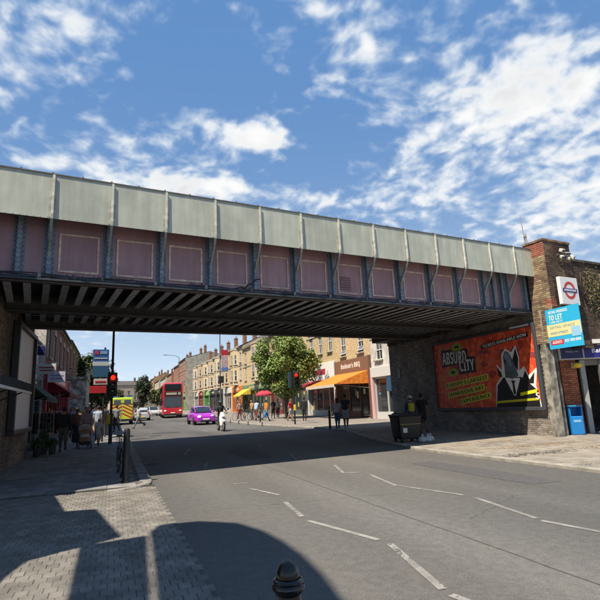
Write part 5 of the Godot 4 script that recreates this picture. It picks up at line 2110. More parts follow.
func bicycle(label: String, at: Vector3, turn: float, c: Color, group := "") -> Node3D:
	var t := thing("bicycle", label, "bicycle", at, turn, group)
	for z in [0.52, -0.52]:
		var mb := MB.new()
		mb.col = lin(0.015, 0.015, 0.015)
		ring_tube(mb, Vector3(0, 0.34, z), 0.325, 0.016, 20)
		mb.col = lin(0.4, 0.4, 0.4)
		for k in 10:
			var an := TAU * k / 10
			mb.cyl(Vector3(0, 0.34, z), Vector3(0, 0.34 + cos(an) * 0.32, z + sin(an) * 0.32), 0.003, 0.003, 3, false)
		put(mb, "wheel", M.rubber, t)
	var f := MB.new()
	f.col = c
	var bb := Vector3(0, 0.29, -0.06)
	var seat := Vector3(0, 0.80, -0.22)
	var hd := Vector3(0, 0.80, 0.34)
	f.tube([bb, seat], 0.017)
	f.tube([seat, hd], 0.016)
	f.tube([bb, hd - Vector3(0, 0.1, -0.02)], 0.019)
	f.tube([Vector3(0, 0.34, -0.52), bb], 0.011)
	f.tube([Vector3(0, 0.34, -0.52), seat], 0.010)
	f.tube([hd + Vector3(0, 0.12, -0.02), hd, Vector3(0, 0.34, 0.52)], 0.015)
	put(f, "frame", M.gloss, t)
	f = MB.new()
	f.col = lin(0.02, 0.02, 0.02)
	f.tube([seat, seat + Vector3(0, 0.14, -0.03)], 0.013)
	f.rbox(seat + Vector3(0, 0.16, -0.04), Vector3(0.14, 0.05, 0.26), 0.02)
	put(f, "saddle", M.satin, t)
	f = MB.new()
	f.col = lin(0.05, 0.05, 0.05)
	f.tube([Vector3(-0.29, 0.95, 0.22), Vector3(-0.1, 0.96, 0.33), Vector3(0.1, 0.96, 0.33), Vector3(0.29, 0.95, 0.22)], 0.014)
	put(f, "handlebar", M.satin, t)
	f = MB.new()
	f.col = lin(0.1, 0.1, 0.1)
	f.cyl(bb + Vector3(-0.05, 0, 0), bb + Vector3(0.05, 0, 0), 0.085, 0.085, 12)
	f.tube([bb + Vector3(-0.06, 0.0, 0), bb + Vector3(-0.07, -0.15, 0.06), bb + Vector3(-0.16, -0.15, 0.06)], 0.012)
	f.tube([bb + Vector3(0.06, 0.0, 0), bb + Vector3(0.07, 0.15, -0.06), bb + Vector3(0.16, 0.15, -0.06)], 0.012)
	put(f, "pedals", M.satin, t)
	return t

# ---------------------------------------------------------------- street furniture
func signal_head(parent: Node, at: Vector3, turn: float) -> void:
	var hd := Node3D.new()
	hang(hd, "signal_head", parent)
	hd.position = at
	hd.rotation.y = turn
	var mb := MB.new()
	mb.col = lin(0.012, 0.012, 0.013)
	mb.rbox(Vector3(0, 0, 0), Vector3(0.32, 1.0, 0.24), 0.03)
	mb.box(Vector3(0, 0, -0.02), Vector3(0.42, 1.1, 0.012))
	put(mb, "housing", M.satin, hd)
	var cols := [lin(0.5, 0.03, 0.02), lin(0.10, 0.06, 0.01), lin(0.015, 0.06, 0.03)]
	for k in 3:
		var y := 0.31 - k * 0.31
		var l := MB.new()
		l.col = cols[k]
		l.ell(Vector3(0, y, 0.115), Vector3(0.105, 0.105, 0.03), 16, 8)
		if k == 0:
			var em := StandardMaterial3D.new()
			em.albedo_color = Color(0.8, 0.1, 0.05)
			em.emission_enabled = true
			em.emission = Color(1.0, 0.13, 0.05)
			em.emission_energy_multiplier = 1.6
			put(l, "red_lamp", em, hd)
			var om := OmniLight3D.new()
			om.light_color = Color(1.0, 0.15, 0.08)
			om.light_energy = 0.06
			om.light_size = 0.1
			om.omni_range = 12.0
			om.omni_attenuation = 2.0
			om.shadow_enabled = true
			hang(om, "red_glow", hd)
			om.position = Vector3(0, y, 0.27)
		else:
			put(l, "dark_lens", M.glass, hd)
		var v := MB.new()
		v.col = lin(0.012, 0.012, 0.013)
		for e in 9:
			var a0 := PI * (-0.1 + e / 9.0 * 1.2)
			var a1 := PI * (-0.1 + (e + 1) / 9.0 * 1.2)
			var p0 := Vector3(cos(a0), sin(a0), 0) * 0.12 + Vector3(0, y, 0.115)
			var p1 := Vector3(cos(a1), sin(a1), 0) * 0.12 + Vector3(0, y, 0.115)
			v.q(p0, p1, p1 + Vector3(0, 0, 0.19), p0 + Vector3(0, 0, 0.19))
		put(v, "visor", M.satin, hd)

func make_street_furniture() -> void:
	var mb: MB
	# foreground bollard
	var t := thing("bollard", "black cast iron bollard with a domed top in the near foreground", "bollard", Vector3(0.80, 0.0, -2.43))
	mb = MB.new()
	mb.col = lin(0.018, 0.018, 0.02)
	mb.lathe(Vector3.ZERO, [Vector2(0.12, 0.0), Vector2(0.12, 0.1), Vector2(0.08, 0.14), Vector2(0.062, 0.62), Vector2(0.058, 0.755)], 28)
	put(mb, "shaft", M.black, t)
	mb = MB.new()
	mb.col = lin(0.01, 0.01, 0.011)
	mb.lathe(Vector3.ZERO, [Vector2(0.058, 0.755), Vector2(0.066, 0.765), Vector2(0.076, 0.780), Vector2(0.078, 0.788), Vector2(0.076, 0.796), Vector2(0.068, 0.803), Vector2(0.070, 0.808), Vector2(0.071, 0.813), Vector2(0.068, 0.819), Vector2(0.058, 0.824)], 32)
	put(mb, "collar", M.black, t)
	mb = MB.new()
	mb.col = lin(0.01, 0.01, 0.011)
	mb.ell(Vector3(0, 0.832, 0), Vector3(0.053, 0.068, 0.053), 32, 20)
	put(mb, "dome", M.black, t)
	# black square bollard at the left kerb, bicycle behind it
	t = thing("bollard", "tall plain black bollard at the end of the left kerb", "bollard", Vector3(0.34, LH, -12.62))
	mb = MB.new()
	mb.col = lin(0.016, 0.016, 0.017)
	mb.lathe(Vector3.ZERO, [Vector2(0.075, 0.0), Vector2(0.072, 1.12), Vector2(0.066, 1.16), Vector2(0.04, 1.185), Vector2(0.0, 1.19)], 18)
	put(mb, "shaft", M.satin, t)
	mb = MB.new()
	mb.col = lin(0.02, 0.02, 0.02)
	mb.lathe(Vector3.ZERO, [Vector2(0.095, 0.0), Vector2(0.09, 0.03), Vector2(0.076, 0.035)], 18)
	put(mb, "foot_ring", M.satin, t)
	bicycle("black bicycle standing end-on behind the tall black bollard", Vector3(0.22, LH, -14.0), 0.06, lin(0.012, 0.012, 0.013))
	# tall column with signal, left
	t = thing("traffic_light", "black traffic signal showing red on a tall column at the left kerb", "traffic light", Vector3(-0.04, gy(-25.6) + LH, -25.6))
	mb = MB.new()
	mb.col = lin(0.014, 0.014, 0.015)
	mb.cyl(Vector3(0, 0, 0), Vector3(0, 1.4, 0), 0.085, 0.08, 12)
	mb.cyl(Vector3(0, 1.4, 0), Vector3(0, 7.4, 0), 0.06, 0.05, 12)
	put(mb, "column", M.satin, t)
	signal_head(t, Vector3(0.02, 2.72, 0.22), 0.1)
	mb = MB.new()
	mb.col = lin(0.62, 0.42, 0.02)
	mb.rbox(Vector3(-0.12, 1.12, 0.1), Vector3(0.18, 0.5, 0.16), 0.03)
	put(mb, "push_button_box", M.satin, t)
	# second signal on the right pavement
	t = thing("traffic_light", "black traffic signal showing red on the right pavement in front of the tree", "traffic light", Vector3(11.75, gy(-33) + RH, -33.0))
	mb = MB.new()
	mb.col = lin(0.014, 0.014, 0.015)
	mb.cyl(Vector3.ZERO, Vector3(0, 3.6, 0), 0.06, 0.055, 12)
	put(mb, "column", M.satin, t)
	signal_head(t, Vector3(0.16, 3.0, 0.14), -0.3)
	mb = MB.new()
	mb.col = lin(0.02, 0.05, 0.06)
	mb.rbox(Vector3(-0.26, 3.0, 0.02), Vector3(0.2, 1.1, 0.2), 0.02)
	put(mb, "rear_signal", M.satin, t)
	mb = MB.new()
	mb.col = lin(0.62, 0.42, 0.02)
	mb.rbox(Vector3(0, 1.1, 0.1), Vector3(0.16, 0.4, 0.14), 0.03)
	put(mb, "push_button_box", M.satin, t)
	# post with stacked boards, left
	t = thing("sign_post", "dark post carrying blue, white and red boards left of the traffic signal", "sign", Vector3(-0.62, gy(-27.5) + LH, -27.5), 0.12)
	mb = MB.new()
	mb.col = lin(0.02, 0.02, 0.022)
	mb.cyl(Vector3(0.2, 0, -0.04), Vector3(0.2, 4.7, -0.04), 0.05, 0.05, 10)
	put(mb, "post", M.satin, t)
	for e in [[0.0, 4.28, 0.76, 0.62, lin(0.03, 0.12, 0.36)], [0.0, 3.86, 0.76, 0.22, lin(0.5, 0.55, 0.6)], [0.0, 3.46, 0.76, 0.56, lin(0.03, 0.10, 0.2)], [0.02, 2.95, 0.64, 0.30, lin(0.55, 0.45, 0.46)], [-0.08, 2.56, 0.78, 0.36, lin(0.42, 0.02, 0.025)]]:
		mb = MB.new()
		mb.col = e[4]
		mb.rbox(Vector3(e[0], e[1], 0.0 + 0.03), Vector3(e[2], e[3], 0.05), 0.008)
		put(mb, "board", M.satin, t)
	mb = MB.new()
	mb.col = lin(0.42, 0.05, 0.12)
	mb.box(Vector3(-0.2, 4.42, 0.062), Vector3(0.2, 0.2, 0.012))
	mb.col = lin(0.2, 0.35, 0.55)
	mb.box(Vector3(0.13, 4.43, 0.062), Vector3(0.34, 0.16, 0.012))
	mb.col = lin(0.5, 0.55, 0.6)
	mb.box(Vector3(0, 4.13, 0.062), Vector3(0.62, 0.06, 0.012))
	put(mb, "print", M.satin, t)
	mb = MB.new()
	mb.col = lin(0.4, 0.02, 0.03)
	mb.box(Vector3(0.02, 2.95, 0.062), Vector3(0.5, 0.07, 0.012))
	put(mb, "print", M.satin, t)
	# lamp column with banner in the middle distance
	t = thing("lamp_column", "tall grey lamp column carrying a red and white banner and a dark box", "street lamp", Vector3(10.45, gy(-52) + RH, -52.0))
	mb = MB.new()
	mb.col = lin(0.09, 0.095, 0.10)
	mb.cyl(Vector3.ZERO, Vector3(0, 1.5, 0), 0.11, 0.1, 10)
	mb.cyl(Vector3(0, 1.5, 0), Vector3(0, 10.5, 0), 0.075, 0.05, 10)
	mb.tube([Vector3(0, 10.4, 0), Vector3(-0.4, 10.9, 0), Vector3(-1.6, 11.1, 0)], 0.035)
	put(mb, "column", M.satin, t)
	mb = MB.new()
	mb.col = lin(0.2, 0.2, 0.2)
	mb.rbox(Vector3(-1.9, 11.08, 0), Vector3(0.7, 0.12, 0.25), 0.03)
	put(mb, "lantern", M.satin, t)
	for e in [[6.75, 0.55, lin(0.5, 0.02, 0.04)], [5.85, 1.2, lin(0.5, 0.38, 0.4)], [5.0, 0.45, lin(0.12, 0.2, 0.45)]]:
		mb = MB.new()
		mb.col = e[2]
		mb.box(Vector3(0.48, e[0], 0.02), Vector3(0.72, e[1], 0.015))
		put(mb, "banner", M.canvas, t)
	mb = MB.new()
	mb.col = lin(0.09, 0.095, 0.1)
	mb.cyl(Vector3(0, 7.06, 0), Vector3(0.86, 7.06, 0), 0.015, 0.015, 5)
	mb.cyl(Vector3(0, 4.74, 0), Vector3(0.86, 4.74, 0), 0.015, 0.015, 5)
	put(mb, "banner_arm", M.satin, t)
	mb = MB.new()
	mb.col = lin(0.02, 0.02, 0.022)
	mb.rbox(Vector3(0.08, 3.95, 0.14), Vector3(0.52, 0.72, 0.2), 0.03)
	put(mb, "equipment_box", M.satin, t)
	# another lamp column far off
	t = thing("lamp_column", "distant lamp column with a long arm above the bus", "street lamp", Vector3(12.6, gy(-105) + RH, -105.0))
	mb = MB.new()
	mb.col = lin(0.12, 0.12, 0.12)
	mb.cyl(Vector3.ZERO, Vector3(0, 11.0, 0), 0.1, 0.06, 8)
	mb.tube([Vector3(0, 10.9, 0), Vector3(-0.6, 11.3, 0), Vector3(-2.4, 11.5, 0)], 0.05)
	put(mb, "column", M.satin, t)
	mb = MB.new()
	mb.col = lin(0.2, 0.2, 0.2)
	mb.rbox(Vector3(-2.7, 11.48, 0), Vector3(0.9, 0.14, 0.3), 0.03)
	put(mb, "lantern", M.satin, t)
	# thin black posts on the right pavement
	var spots := [[11.25, -25.9, 1.22, "black post beside the couple at the bridge shadow's edge"], [11.05, -39.2, 1.1, "black post in front of the person in orange and blue"], [13.3, -38.0, 1.3, "brown post left of the right traffic signal"]]
	for e in spots:
		var p := thing("bollard", e[3], "bollard", Vector3(e[0], gy(e[1]) + RH, e[1]))
		mb = MB.new()
		mb.col = lin(0.015, 0.015, 0.016) if e[2] < 1.3 else lin(0.10, 0.05, 0.03)
		mb.lathe(Vector3.ZERO, [Vector2(0.065, 0.0), Vector2(0.06, e[2] - 0.05), Vector2(0.05, e[2] - 0.015), Vector2(0.0, e[2])], 14)
		put(mb, "shaft", M.satin, p)
		mb = MB.new()
		mb.col = lin(0.3, 0.3, 0.3)
		mb.lathe(Vector3.ZERO, [Vector2(0.066, e[2] - 0.22), Vector2(0.066, e[2] - 0.16)], 14)
		put(mb, "band", M.satin, p)
	# short wand posts along the cycle lane
	var wands := ["nearest short wand post at the cycle lane edge", "second short wand post from the bridge at the cycle lane edge", "third short wand post from the bridge at the cycle lane edge", "farthest short wand post at the cycle lane edge"]
	for k in 4:
		var z := -34.5 - k * 2.6
		var p := thing("wand_post", wands[k], "post", Vector3(kerb_x(z) - 0.35, gy(z), z), 0.0, "short wand posts along the cycle lane")
		mb = MB.new()
		mb.col = lin(0.03, 0.03, 0.03)
		mb.lathe(Vector3.ZERO, [Vector2(0.1, 0.0), Vector2(0.09, 0.03), Vector2(0.04, 0.05), Vector2(0.035, 0.4), Vector2(0.0, 0.42)], 10)
		put(mb, "shaft", M.satin, p)
		mb = MB.new()
		mb.col = lin(0.6, 0.6, 0.58)
		mb.lathe(Vector3.ZERO, [Vector2(0.037, 0.28), Vector2(0.037, 0.38)], 10)
		put(mb, "band", M.satin, p)
	# bicycles parked on the right
	var bl := ["red bicycle parked leftmost in the row on the right pavement", "dark bicycle parked second in the row on the right pavement", "blue-grey bicycle parked third in the row on the right pavement", "black bicycle parked fourth in the row behind the blue-shirted person", "pale bicycle parked at the right end of the row"]
	var bc := [lin(0.3, 0.02, 0.02), lin(0.03, 0.03, 0.035), lin(0.08, 0.12, 0.18), lin(0.015, 0.015, 0.015), lin(0.4, 0.4, 0.38)]
	for k in 5:
		bicycle(bl[k], Vector3(10.5 + k * 0.42, gy(-42.6) + RH, -44.2 + k * 0.7), 0.55 + 0.1 * (k % 3), bc[k], "bicycles parked on the right pavement")
	# big black bin under the bridge
	t = thing("waste_bin", "large black wheeled waste container standing in the shade under the bridge", "bin", Vector3(10.1, RH + 0.01, -16.3), -0.12)
	mb = MB.new()
	mb.col = lin(0.006, 0.0065, 0.0075)
	var rings := []
	for e in [[0.14, 0.38, 0.34], [0.2, 0.40, 0.36], [0.86, 0.45, 0.43], [0.9, 0.47, 0.45], [0.93, 0.47, 0.45]]:
		var ring := []
		for c in [[-1, 1], [1, 1], [1, -1], [-1, -1]]:
			for q in 2:
				var a: float = e[1] * c[0]
				var b: float = e[2] * c[1]
				ring.append(Vector3(a - (0.05 * c[0] if (q == 0) == (c[0] * c[1] > 0) else 0.0), e[0], b - (0.05 * c[1] if (q == 0) != (c[0] * c[1] > 0) else 0.0)))
		rings.append(ring)
	mb.loft(rings)
	put(mb, "tub", M.satin, t)
	mb = MB.new()
	mb.col = lin(0.007, 0.0075, 0.0085)
	mb.rbox(Vector3(0, 0.97, 0), Vector3(0.97, 0.07, 0.94), 0.03)
	mb.cyl(Vector3(-0.42, 1.0, -0.2), Vector3(0.42, 1.0, -0.2), 0.05, 0.05, 10)
	put(mb, "lid", M.satin, t)
	mb = MB.new()
	mb.col = lin(0.3, 0.22, 0.05)
	mb.box(Vector3(0, 0.66, 0.415), Vector3(0.8, 0.015, 0.012))
	put(mb, "stripe", M.satin, t)
	mb = MB.new()
	mb.col = lin(0.5, 0.5, 0.48)
	mb.box(Vector3(-0.22, 0.45, 0.397), Vector3(0.16, 0.16, 0.012))
	put(mb, "sticker", M.satin, t)
	for e in [[-0.32, 0.28], [0.32, 0.28], [-0.32, -0.28], [0.32, -0.28]]:
		mb = MB.new()
		mb.col = lin(0.02, 0.02, 0.02)
		mb.cyl(Vector3(e[0] - 0.03, 0.08, e[1]), Vector3(e[0] + 0.03, 0.08, e[1]), 0.08, 0.08, 12)
		put(mb, "castor", M.rubber, t)
	# white rubbish by the bin
	var rl := ["crumpled white rubbish bag nearest the black container", "crumpled white rubbish bag at the right of the pile by the black container", "small pale rubbish bag behind the others by the black container"]
	for k in 3:
		var p := thing("rubbish_bag", rl[k], "bag", Vector3(10.45 + k * 0.24, RH + 0.02, -15.85 - (0.22 if k == 2 else 0.02 * k)), 0.0, "rubbish bags by the container")
		mb = MB.new()
		mb.col = vary(lin(0.42, 0.42, 0.42), 0.15)
		var rg := []
		for e in [[0.0, 0.10], [0.03, 0.16], [0.10, 0.17], [0.17, 0.11], [0.21, 0.03]]:
			var ring := []
			for q in 12:
				var an := TAU * q / 12
				ring.append(Vector3(cos(an), 0, -sin(an)) * (e[1] as float) * rr(0.78, 1.15) + Vector3(0, e[0], 0))
			rg.append(ring)
		mb.loft(rg)
		put(mb, "sack", M.satin, p)
		mb = MB.new()
		mb.col = lin(0.4, 0.4, 0.4)
		mb.cyl(Vector3(0, 0.2, 0), Vector3(0.03, 0.27, 0.01), 0.02, 0.04, 7)
		put(mb, "knot", M.satin, p)
	# blue grit bin against the station
	t = thing("blue_bin", "bright blue litter bin with open front by the station entrance", "bin", Vector3(16.15, RH, -14.35), -0.45)
	var blue := lin(0.01, 0.17, 0.46)
	mb = MB.new()
	mb.col = blue
	mb.rbox(Vector3(0, 0.34, 0), Vector3(0.46, 0.66, 0.42), 0.025)
	put(mb, "box", M.satin, t)
	mb = MB.new()
	mb.col = blue
	for sx in [-0.21, 0.21]:
		mb.box(Vector3(sx, 0.82, 0), Vector3(0.04, 0.32, 0.40))
	mb.box(Vector3(0, 0.82, -0.19), Vector3(0.4, 0.32, 0.03))
	put(mb, "cheeks", M.satin, t)
	mb = MB.new()
	mb.col = lin(0.03, 0.24, 0.55)
	mb.xf = Transform3D(Basis(Vector3(1, 0, 0), -0.12), Vector3(0, 1.01, 0.02))
	mb.rbox(Vector3.ZERO, Vector3(0.5, 0.05, 0.5), 0.02)
	put(mb, "hood", M.satin, t)
	mb = MB.new()
	mb.col = lin(0.2, 0.4, 0.6)
	mb.box(Vector3(0, 0.5, 0.214), Vector3(0.26, 0.08, 0.006))
	put(mb, "sticker", M.satin, t)
	# lean-to canopy on the left wall
	t = thing("lean_to_canopy", "dark lean-to canopy with a white front edge on the left wall", "canopy", Vector3(-2.9, 2.22, -15.0))
	mb = MB.new()
	mb.col = lin(0.02, 0.03, 0.028)
	mb.q(Vector3(0.0, 0.5, 4.0), Vector3(0.86, 0.10, 4.0), Vector3(0.86, 0.10, 0.0), Vector3(0.0, 0.5, 0.0))
	mb.q(Vector3(0.0, 0.47, 0.0), Vector3(0.86, 0.07, 0.0), Vector3(0.86, 0.07, 4.0), Vector3(0.0, 0.47, 4.0))
	put(mb, "roof_sheet", M.canvas, t)
	mb = MB.new()
	mb.col = lin(0.45, 0.45, 0.42)
	mb.rbox(Vector3(0.875, -0.02, 2.0), Vector3(0.03, 0.07, 4.04), 0.008)
	put(mb, "front_edge", M.satin, t)
	mb = MB.new()
	mb.col = lin(0.02, 0.03, 0.028)
	mb.rbox(Vector3(0.872, 0.115, 2.0), Vector3(0.03, 0.19, 4.04), 0.008)
	put(mb, "valance", M.canvas, t)
	for z in [0.03, 2.0, 3.97]:
		mb = MB.new()
		mb.col = lin(0.05, 0.05, 0.05)
		mb.cyl(Vector3(0.02, -0.25, z), Vector3(0.82, 0.06, z), 0.02, 0.02, 6)
		put(mb, "strut", M.satin, t)

# ---------------------------------------------------------------- trees and plants
func tree(called: String, label: String, at: Vector3, h: float, clear: float, rad: Vector3, leaves: int, size: float, green: Color, sd: int, group := "") -> Node3D:
	var r2 := RandomNumberGenerator.new()
	r2.seed = sd
	var t := thing(called, label, "tree", at, 0.0, group)
	var tr := MB.new()
	tr.col = lin(0.13, 0.11, 0.085)
	var rt := h * 0.017 + 0.04
	var mid := Vector3(r2.randf_range(-0.1, 0.1), clear, r2.randf_range(-0.1, 0.1))
	tr.cyl(Vector3(0, -0.05, 0), mid * 0.12, rt * 1.5, rt * 1.08, 10)
	tr.cyl(mid * 0.12, mid, rt * 1.08, rt * 0.85, 10)
	var cy := clear * 0.85 + rad.y
	var tips := []
	for k in 11:
		var an := TAU * k / 11.0 + r2.randf_range(-0.3, 0.3)
		var d := Vector3(cos(an), 0, sin(an)) * r2.randf_range(0.35, 0.75)
		var e := Vector3(d.x * rad.x, cy + r2.randf_range(-0.5, 0.75) * rad.y, d.z * rad.z)
		var m := mid.lerp(e, 0.5) + Vector3(0, 0.12 * rad.y, 0)
		tr.cyl(mid, m, rt * 0.5, rt * 0.3, 6, false)
		tr.cyl(m, e, rt * 0.3, rt * 0.08, 5, false)
		tips.append(e)
	put(tr, "trunk", M.bark, t)
	# leaf clumps of different size through the volume, each a cloud of small blades
	var cr := MB.new()
	var clumps := []
	var nc := 110
	for k in nc:
		var d := Vector3(r2.randfn(), r2.randfn(), r2.randfn()).normalized()
		var q := pow(r2.randf(), 0.45)
		var p := Vector3(d.x * rad.x, d.y * rad.y, d.z * rad.z) * q * 0.86
		clumps.append([Vector3(0, cy, 0) + p, r2.randf_range(0.15, 0.30), r2.randf_range(0.8, 1.15)])
	for k in leaves:
		var c: Array = clumps[int(r2.randi() % nc)]
		var d := Vector3(r2.randfn(), r2.randfn() * 0.8, r2.randfn()).normalized() * pow(r2.randf(), 0.4)
		var p: Vector3 = c[0] + d * Vector3(rad.x, rad.y, rad.z) * (c[1] as float)
		var nrm := (d + Vector3(r2.randf_range(-0.9, 0.9), r2.randf_range(-0.2, 1.1), r2.randf_range(-0.9, 0.9))).normalized()
		var u := nrm.cross(Vector3(r2.randfn(), r2.randfn(), r2.randfn())).normalized()
		var w := nrm.cross(u)
		var s := size * r2.randf_range(0.6, 1.25)
		var g: float = c[2] * r2.randf_range(0.75, 1.25)
		var yl := r2.randf_range(0.85, 1.3)
		cr.col = Color(green.r * g * yl, green.g * g, green.b * g)
		cr.q(p - u * s, p - w * s * 0.55 + nrm * s * 0.12, p + u * s, p + w * s * 0.55 + nrm * s * 0.12)
	put(cr, "crown", M.leaf, t)
	return t

func potted(label: String, at: Vector3, w: float, h: float, green: Color, sd: int) -> void:
	var r2 := RandomNumberGenerator.new()
	r2.seed = sd
	var t := thing("potted_plant", label, "plant", at, 0.0, "plants set out by the left wall")
	var mb := MB.new()
	mb.col = lin(0.05, 0.045, 0.04)
	mb.lathe(Vector3.ZERO, [Vector2(0.0, 0.0), Vector2(w * 0.5, 0.0), Vector2(w * 0.62, 0.34), Vector2(w * 0.66, 0.36), Vector2(w * 0.6, 0.37), Vector2(0.0, 0.33)], 12)
	put(mb, "pot", M.concrete, t)
	mb = MB.new()
	for k in 420:
		var d := Vector3(r2.randfn(), absf(r2.randfn()) * 1.2, r2.randfn()).normalized() * pow(r2.randf(), 0.5)
		var p := Vector3(d.x * w, 0.35 + d.y * h, d.z * w)
		var n := (d + Vector3(r2.randf_range(-0.7, 0.7), 0.4, r2.randf_range(-0.7, 0.7))).normalized()
		var u := n.cross(Vector3(r2.randfn(), 0.3, r2.randfn())).normalized() * r2.randf_range(0.03, 0.07)
		var v := n.cross(u) * 0.45
		var g := r2.randf_range(0.6, 1.3)
		mb.col = Color(green.r * g, green.g * g, green.b * g)
		mb.q(p - u, p - v, p + u, p + v)
	put(mb, "foliage", M.leaf, t)

func make_trees() -> void:
	tree("street_tree", "leafy plane tree on the right pavement behind the traffic signal", Vector3(14.7, gy(-43) + RH, -43.4), 8.4, 2.0, Vector3(3.15, 3.2, 3.0), 34000, 0.125, lin(0.155, 0.225, 0.05), 4)
	tree("street_tree", "dark narrow tree in the far middle of the street", Vector3(6.1, gy(-112), -112.0), 8.0, 1.6, Vector3(1.9, 3.6, 1.9), 3800, 0.22, lin(0.03, 0.045, 0.02), 9)
	tree("street_tree", "shaded tree on the left pavement behind the sign boards", Vector3(-2.2, gy(-62) + LH, -62.0), 8.0, 2.6, Vector3(2.6, 2.9, 2.6), 5200, 0.2, lin(0.05, 0.075, 0.022), 12)
	tree("street_tree", "small tree on the left pavement right behind the traffic signal", Vector3(-1.3, gy(-76) + LH, -76.0), 5.6, 1.6, Vector3(1.7, 2.0, 1.8), 3200, 0.2, lin(0.05, 0.075, 0.022), 15)
	tree("street_tree", "low tree far off between the dark tree and the bus", Vector3(12.0, gy(-150), -150.0), 6.5, 1.8, Vector3(2.6, 2.4, 2.6), 2200, 0.3, lin(0.05, 0.07, 0.02), 21)
	for e in [[-9.0, -190.0, 31, "round tree on the far skyline left of the dark narrow tree"], [1.0, -240.0, 32, "pale tree on the far skyline above the yellow van"], [16.0, -260.0, 33, "far tree on the skyline above the dark narrow tree"]]:
		tree("street_tree", e[3], Vector3(e[0], gy(e[1]), e[1]), 10.0, 2.6, Vector3(4.4, 4.2, 4.4), 2400, 0.42, lin(0.05, 0.07, 0.025), e[2])
	var lab := ["bushy green plant in a dark pot nearest the left wall", "second potted plant along the left wall", "third potted plant along the left wall", "tall potted plant at the far end of the left wall", "low potted plant in front at the left wall"]
	for k in 5:
		var e: Array = [[-2.55, -21.3, 0.24, 0.35], [-2.45, -22.0, 0.28, 0.5], [-2.5, -22.8, 0.26, 0.55], [-2.6, -23.8, 0.3, 1.3], [-2.1, -21.9, 0.22, 0.25]][k]
		potted(lab[k], Vector3(e[0], gy(e[1]) + LH, e[1]), e[2], e[3], lin(0.05, 0.085, 0.025), 60 + k)

# ---------------------------------------------------------------- buildings
func window_mesh(w: float, h: float, c: Color, bars := 1) -> Array:
	var key := "%.2f %.2f %s %d" % [w, h, c.to_html(), bars]
	if not WINDOW_MESHES.has(key):
		var f := MB.new()
		f.col = c
		var t := 0.07
		f.box(Vector3(-w / 2 + t / 2, h / 2, 0), Vector3(t, h, 0.09))
		f.box(Vector3(w / 2 - t / 2, h / 2, 0), Vector3(t, h, 0.09))
		f.box(Vector3(0, t / 2, 0), Vector3(w - 2 * t, t, 0.09))
		f.box(Vector3(0, h - t / 2, 0), Vector3(w - 2 * t, t, 0.09))
		f.box(Vector3(0, h * 0.5, 0.01), Vector3(w - 2 * t, 0.06, 0.07))
		for k in bars:
			var x := -w / 2 + w * (k + 1.0) / (bars + 1.0)
			f.box(Vector3(x, h * 0.5, 0.0), Vector3(0.035, h - 2 * t, 0.05))
		var p := MB.new()
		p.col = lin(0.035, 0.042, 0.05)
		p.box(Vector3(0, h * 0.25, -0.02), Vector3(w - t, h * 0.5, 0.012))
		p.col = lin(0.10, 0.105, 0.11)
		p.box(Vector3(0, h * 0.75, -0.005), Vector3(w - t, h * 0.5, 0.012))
		var s := MB.new()
		s.col = lin(0.5, 0.47, 0.4)
		s.rbox(Vector3(0, -0.06, 0.10), Vector3(w + 0.24, 0.12, 0.3), 0.02)
		WINDOW_MESHES[key] = [f.mesh(M.satin), p.mesh(M.glass), s.mesh(M.concrete)]
	return WINDOW_MESHES[key]

func awning(parent: Node, x0: float, x1: float, y: float, out: float, drop: float, c: Color, val: Color, called := "awning") -> void:
	var mb := MB.new()
	mb.col = c
	var z0 := 0.12
	mb.q(Vector3(x0, y - drop, z0 + out), Vector3(x1, y - drop, z0 + out), Vector3(x1, y, z0), Vector3(x0, y, z0))
	mb.q(Vector3(x0, y - drop - 0.015, z0 + out), Vector3(x0, y - 0.015, z0), Vector3(x1, y - 0.015, z0), Vector3(x1, y - drop - 0.015, z0 + out))
	mb.t(Vector3(x0, y, z0), Vector3(x0, y - drop, z0), Vector3(x0, y - drop, z0 + out))
	mb.t(Vector3(x1, y, z0), Vector3(x1, y - drop, z0 + out), Vector3(x1, y - drop, z0))
	var a := put(mb, called, M.canvas, parent)
	mb = MB.new()
	mb.col = val
	var n := int((x1 - x0) / 0.25)
	for k in n:
		var a0 := x0 + (x1 - x0) * k / n
		var a1 := x0 + (x1 - x0) * (k + 1) / n
		mb.prism(PackedVector2Array([Vector2(a0, y - drop), Vector2(a0, y - drop - 0.18), Vector2((a0 + a1) / 2, y - drop - 0.24), Vector2(a1, y - drop - 0.18), Vector2(a1, y - drop)]), z0 + out, z0 + out + 0.008)
	put(mb, "valance", M.canvas, a)
	for x in [x0 + 0.1, x1 - 0.1]:
		mb = MB.new()
		mb.col = lin(0.3, 0.3, 0.3)
		mb.cyl(Vector3(x, y - drop - 0.35, z0), Vector3(x, y - drop - 0.02, z0 + out - 0.04), 0.018, 0.018, 5)
		put(mb, "arm", M.satin, a)

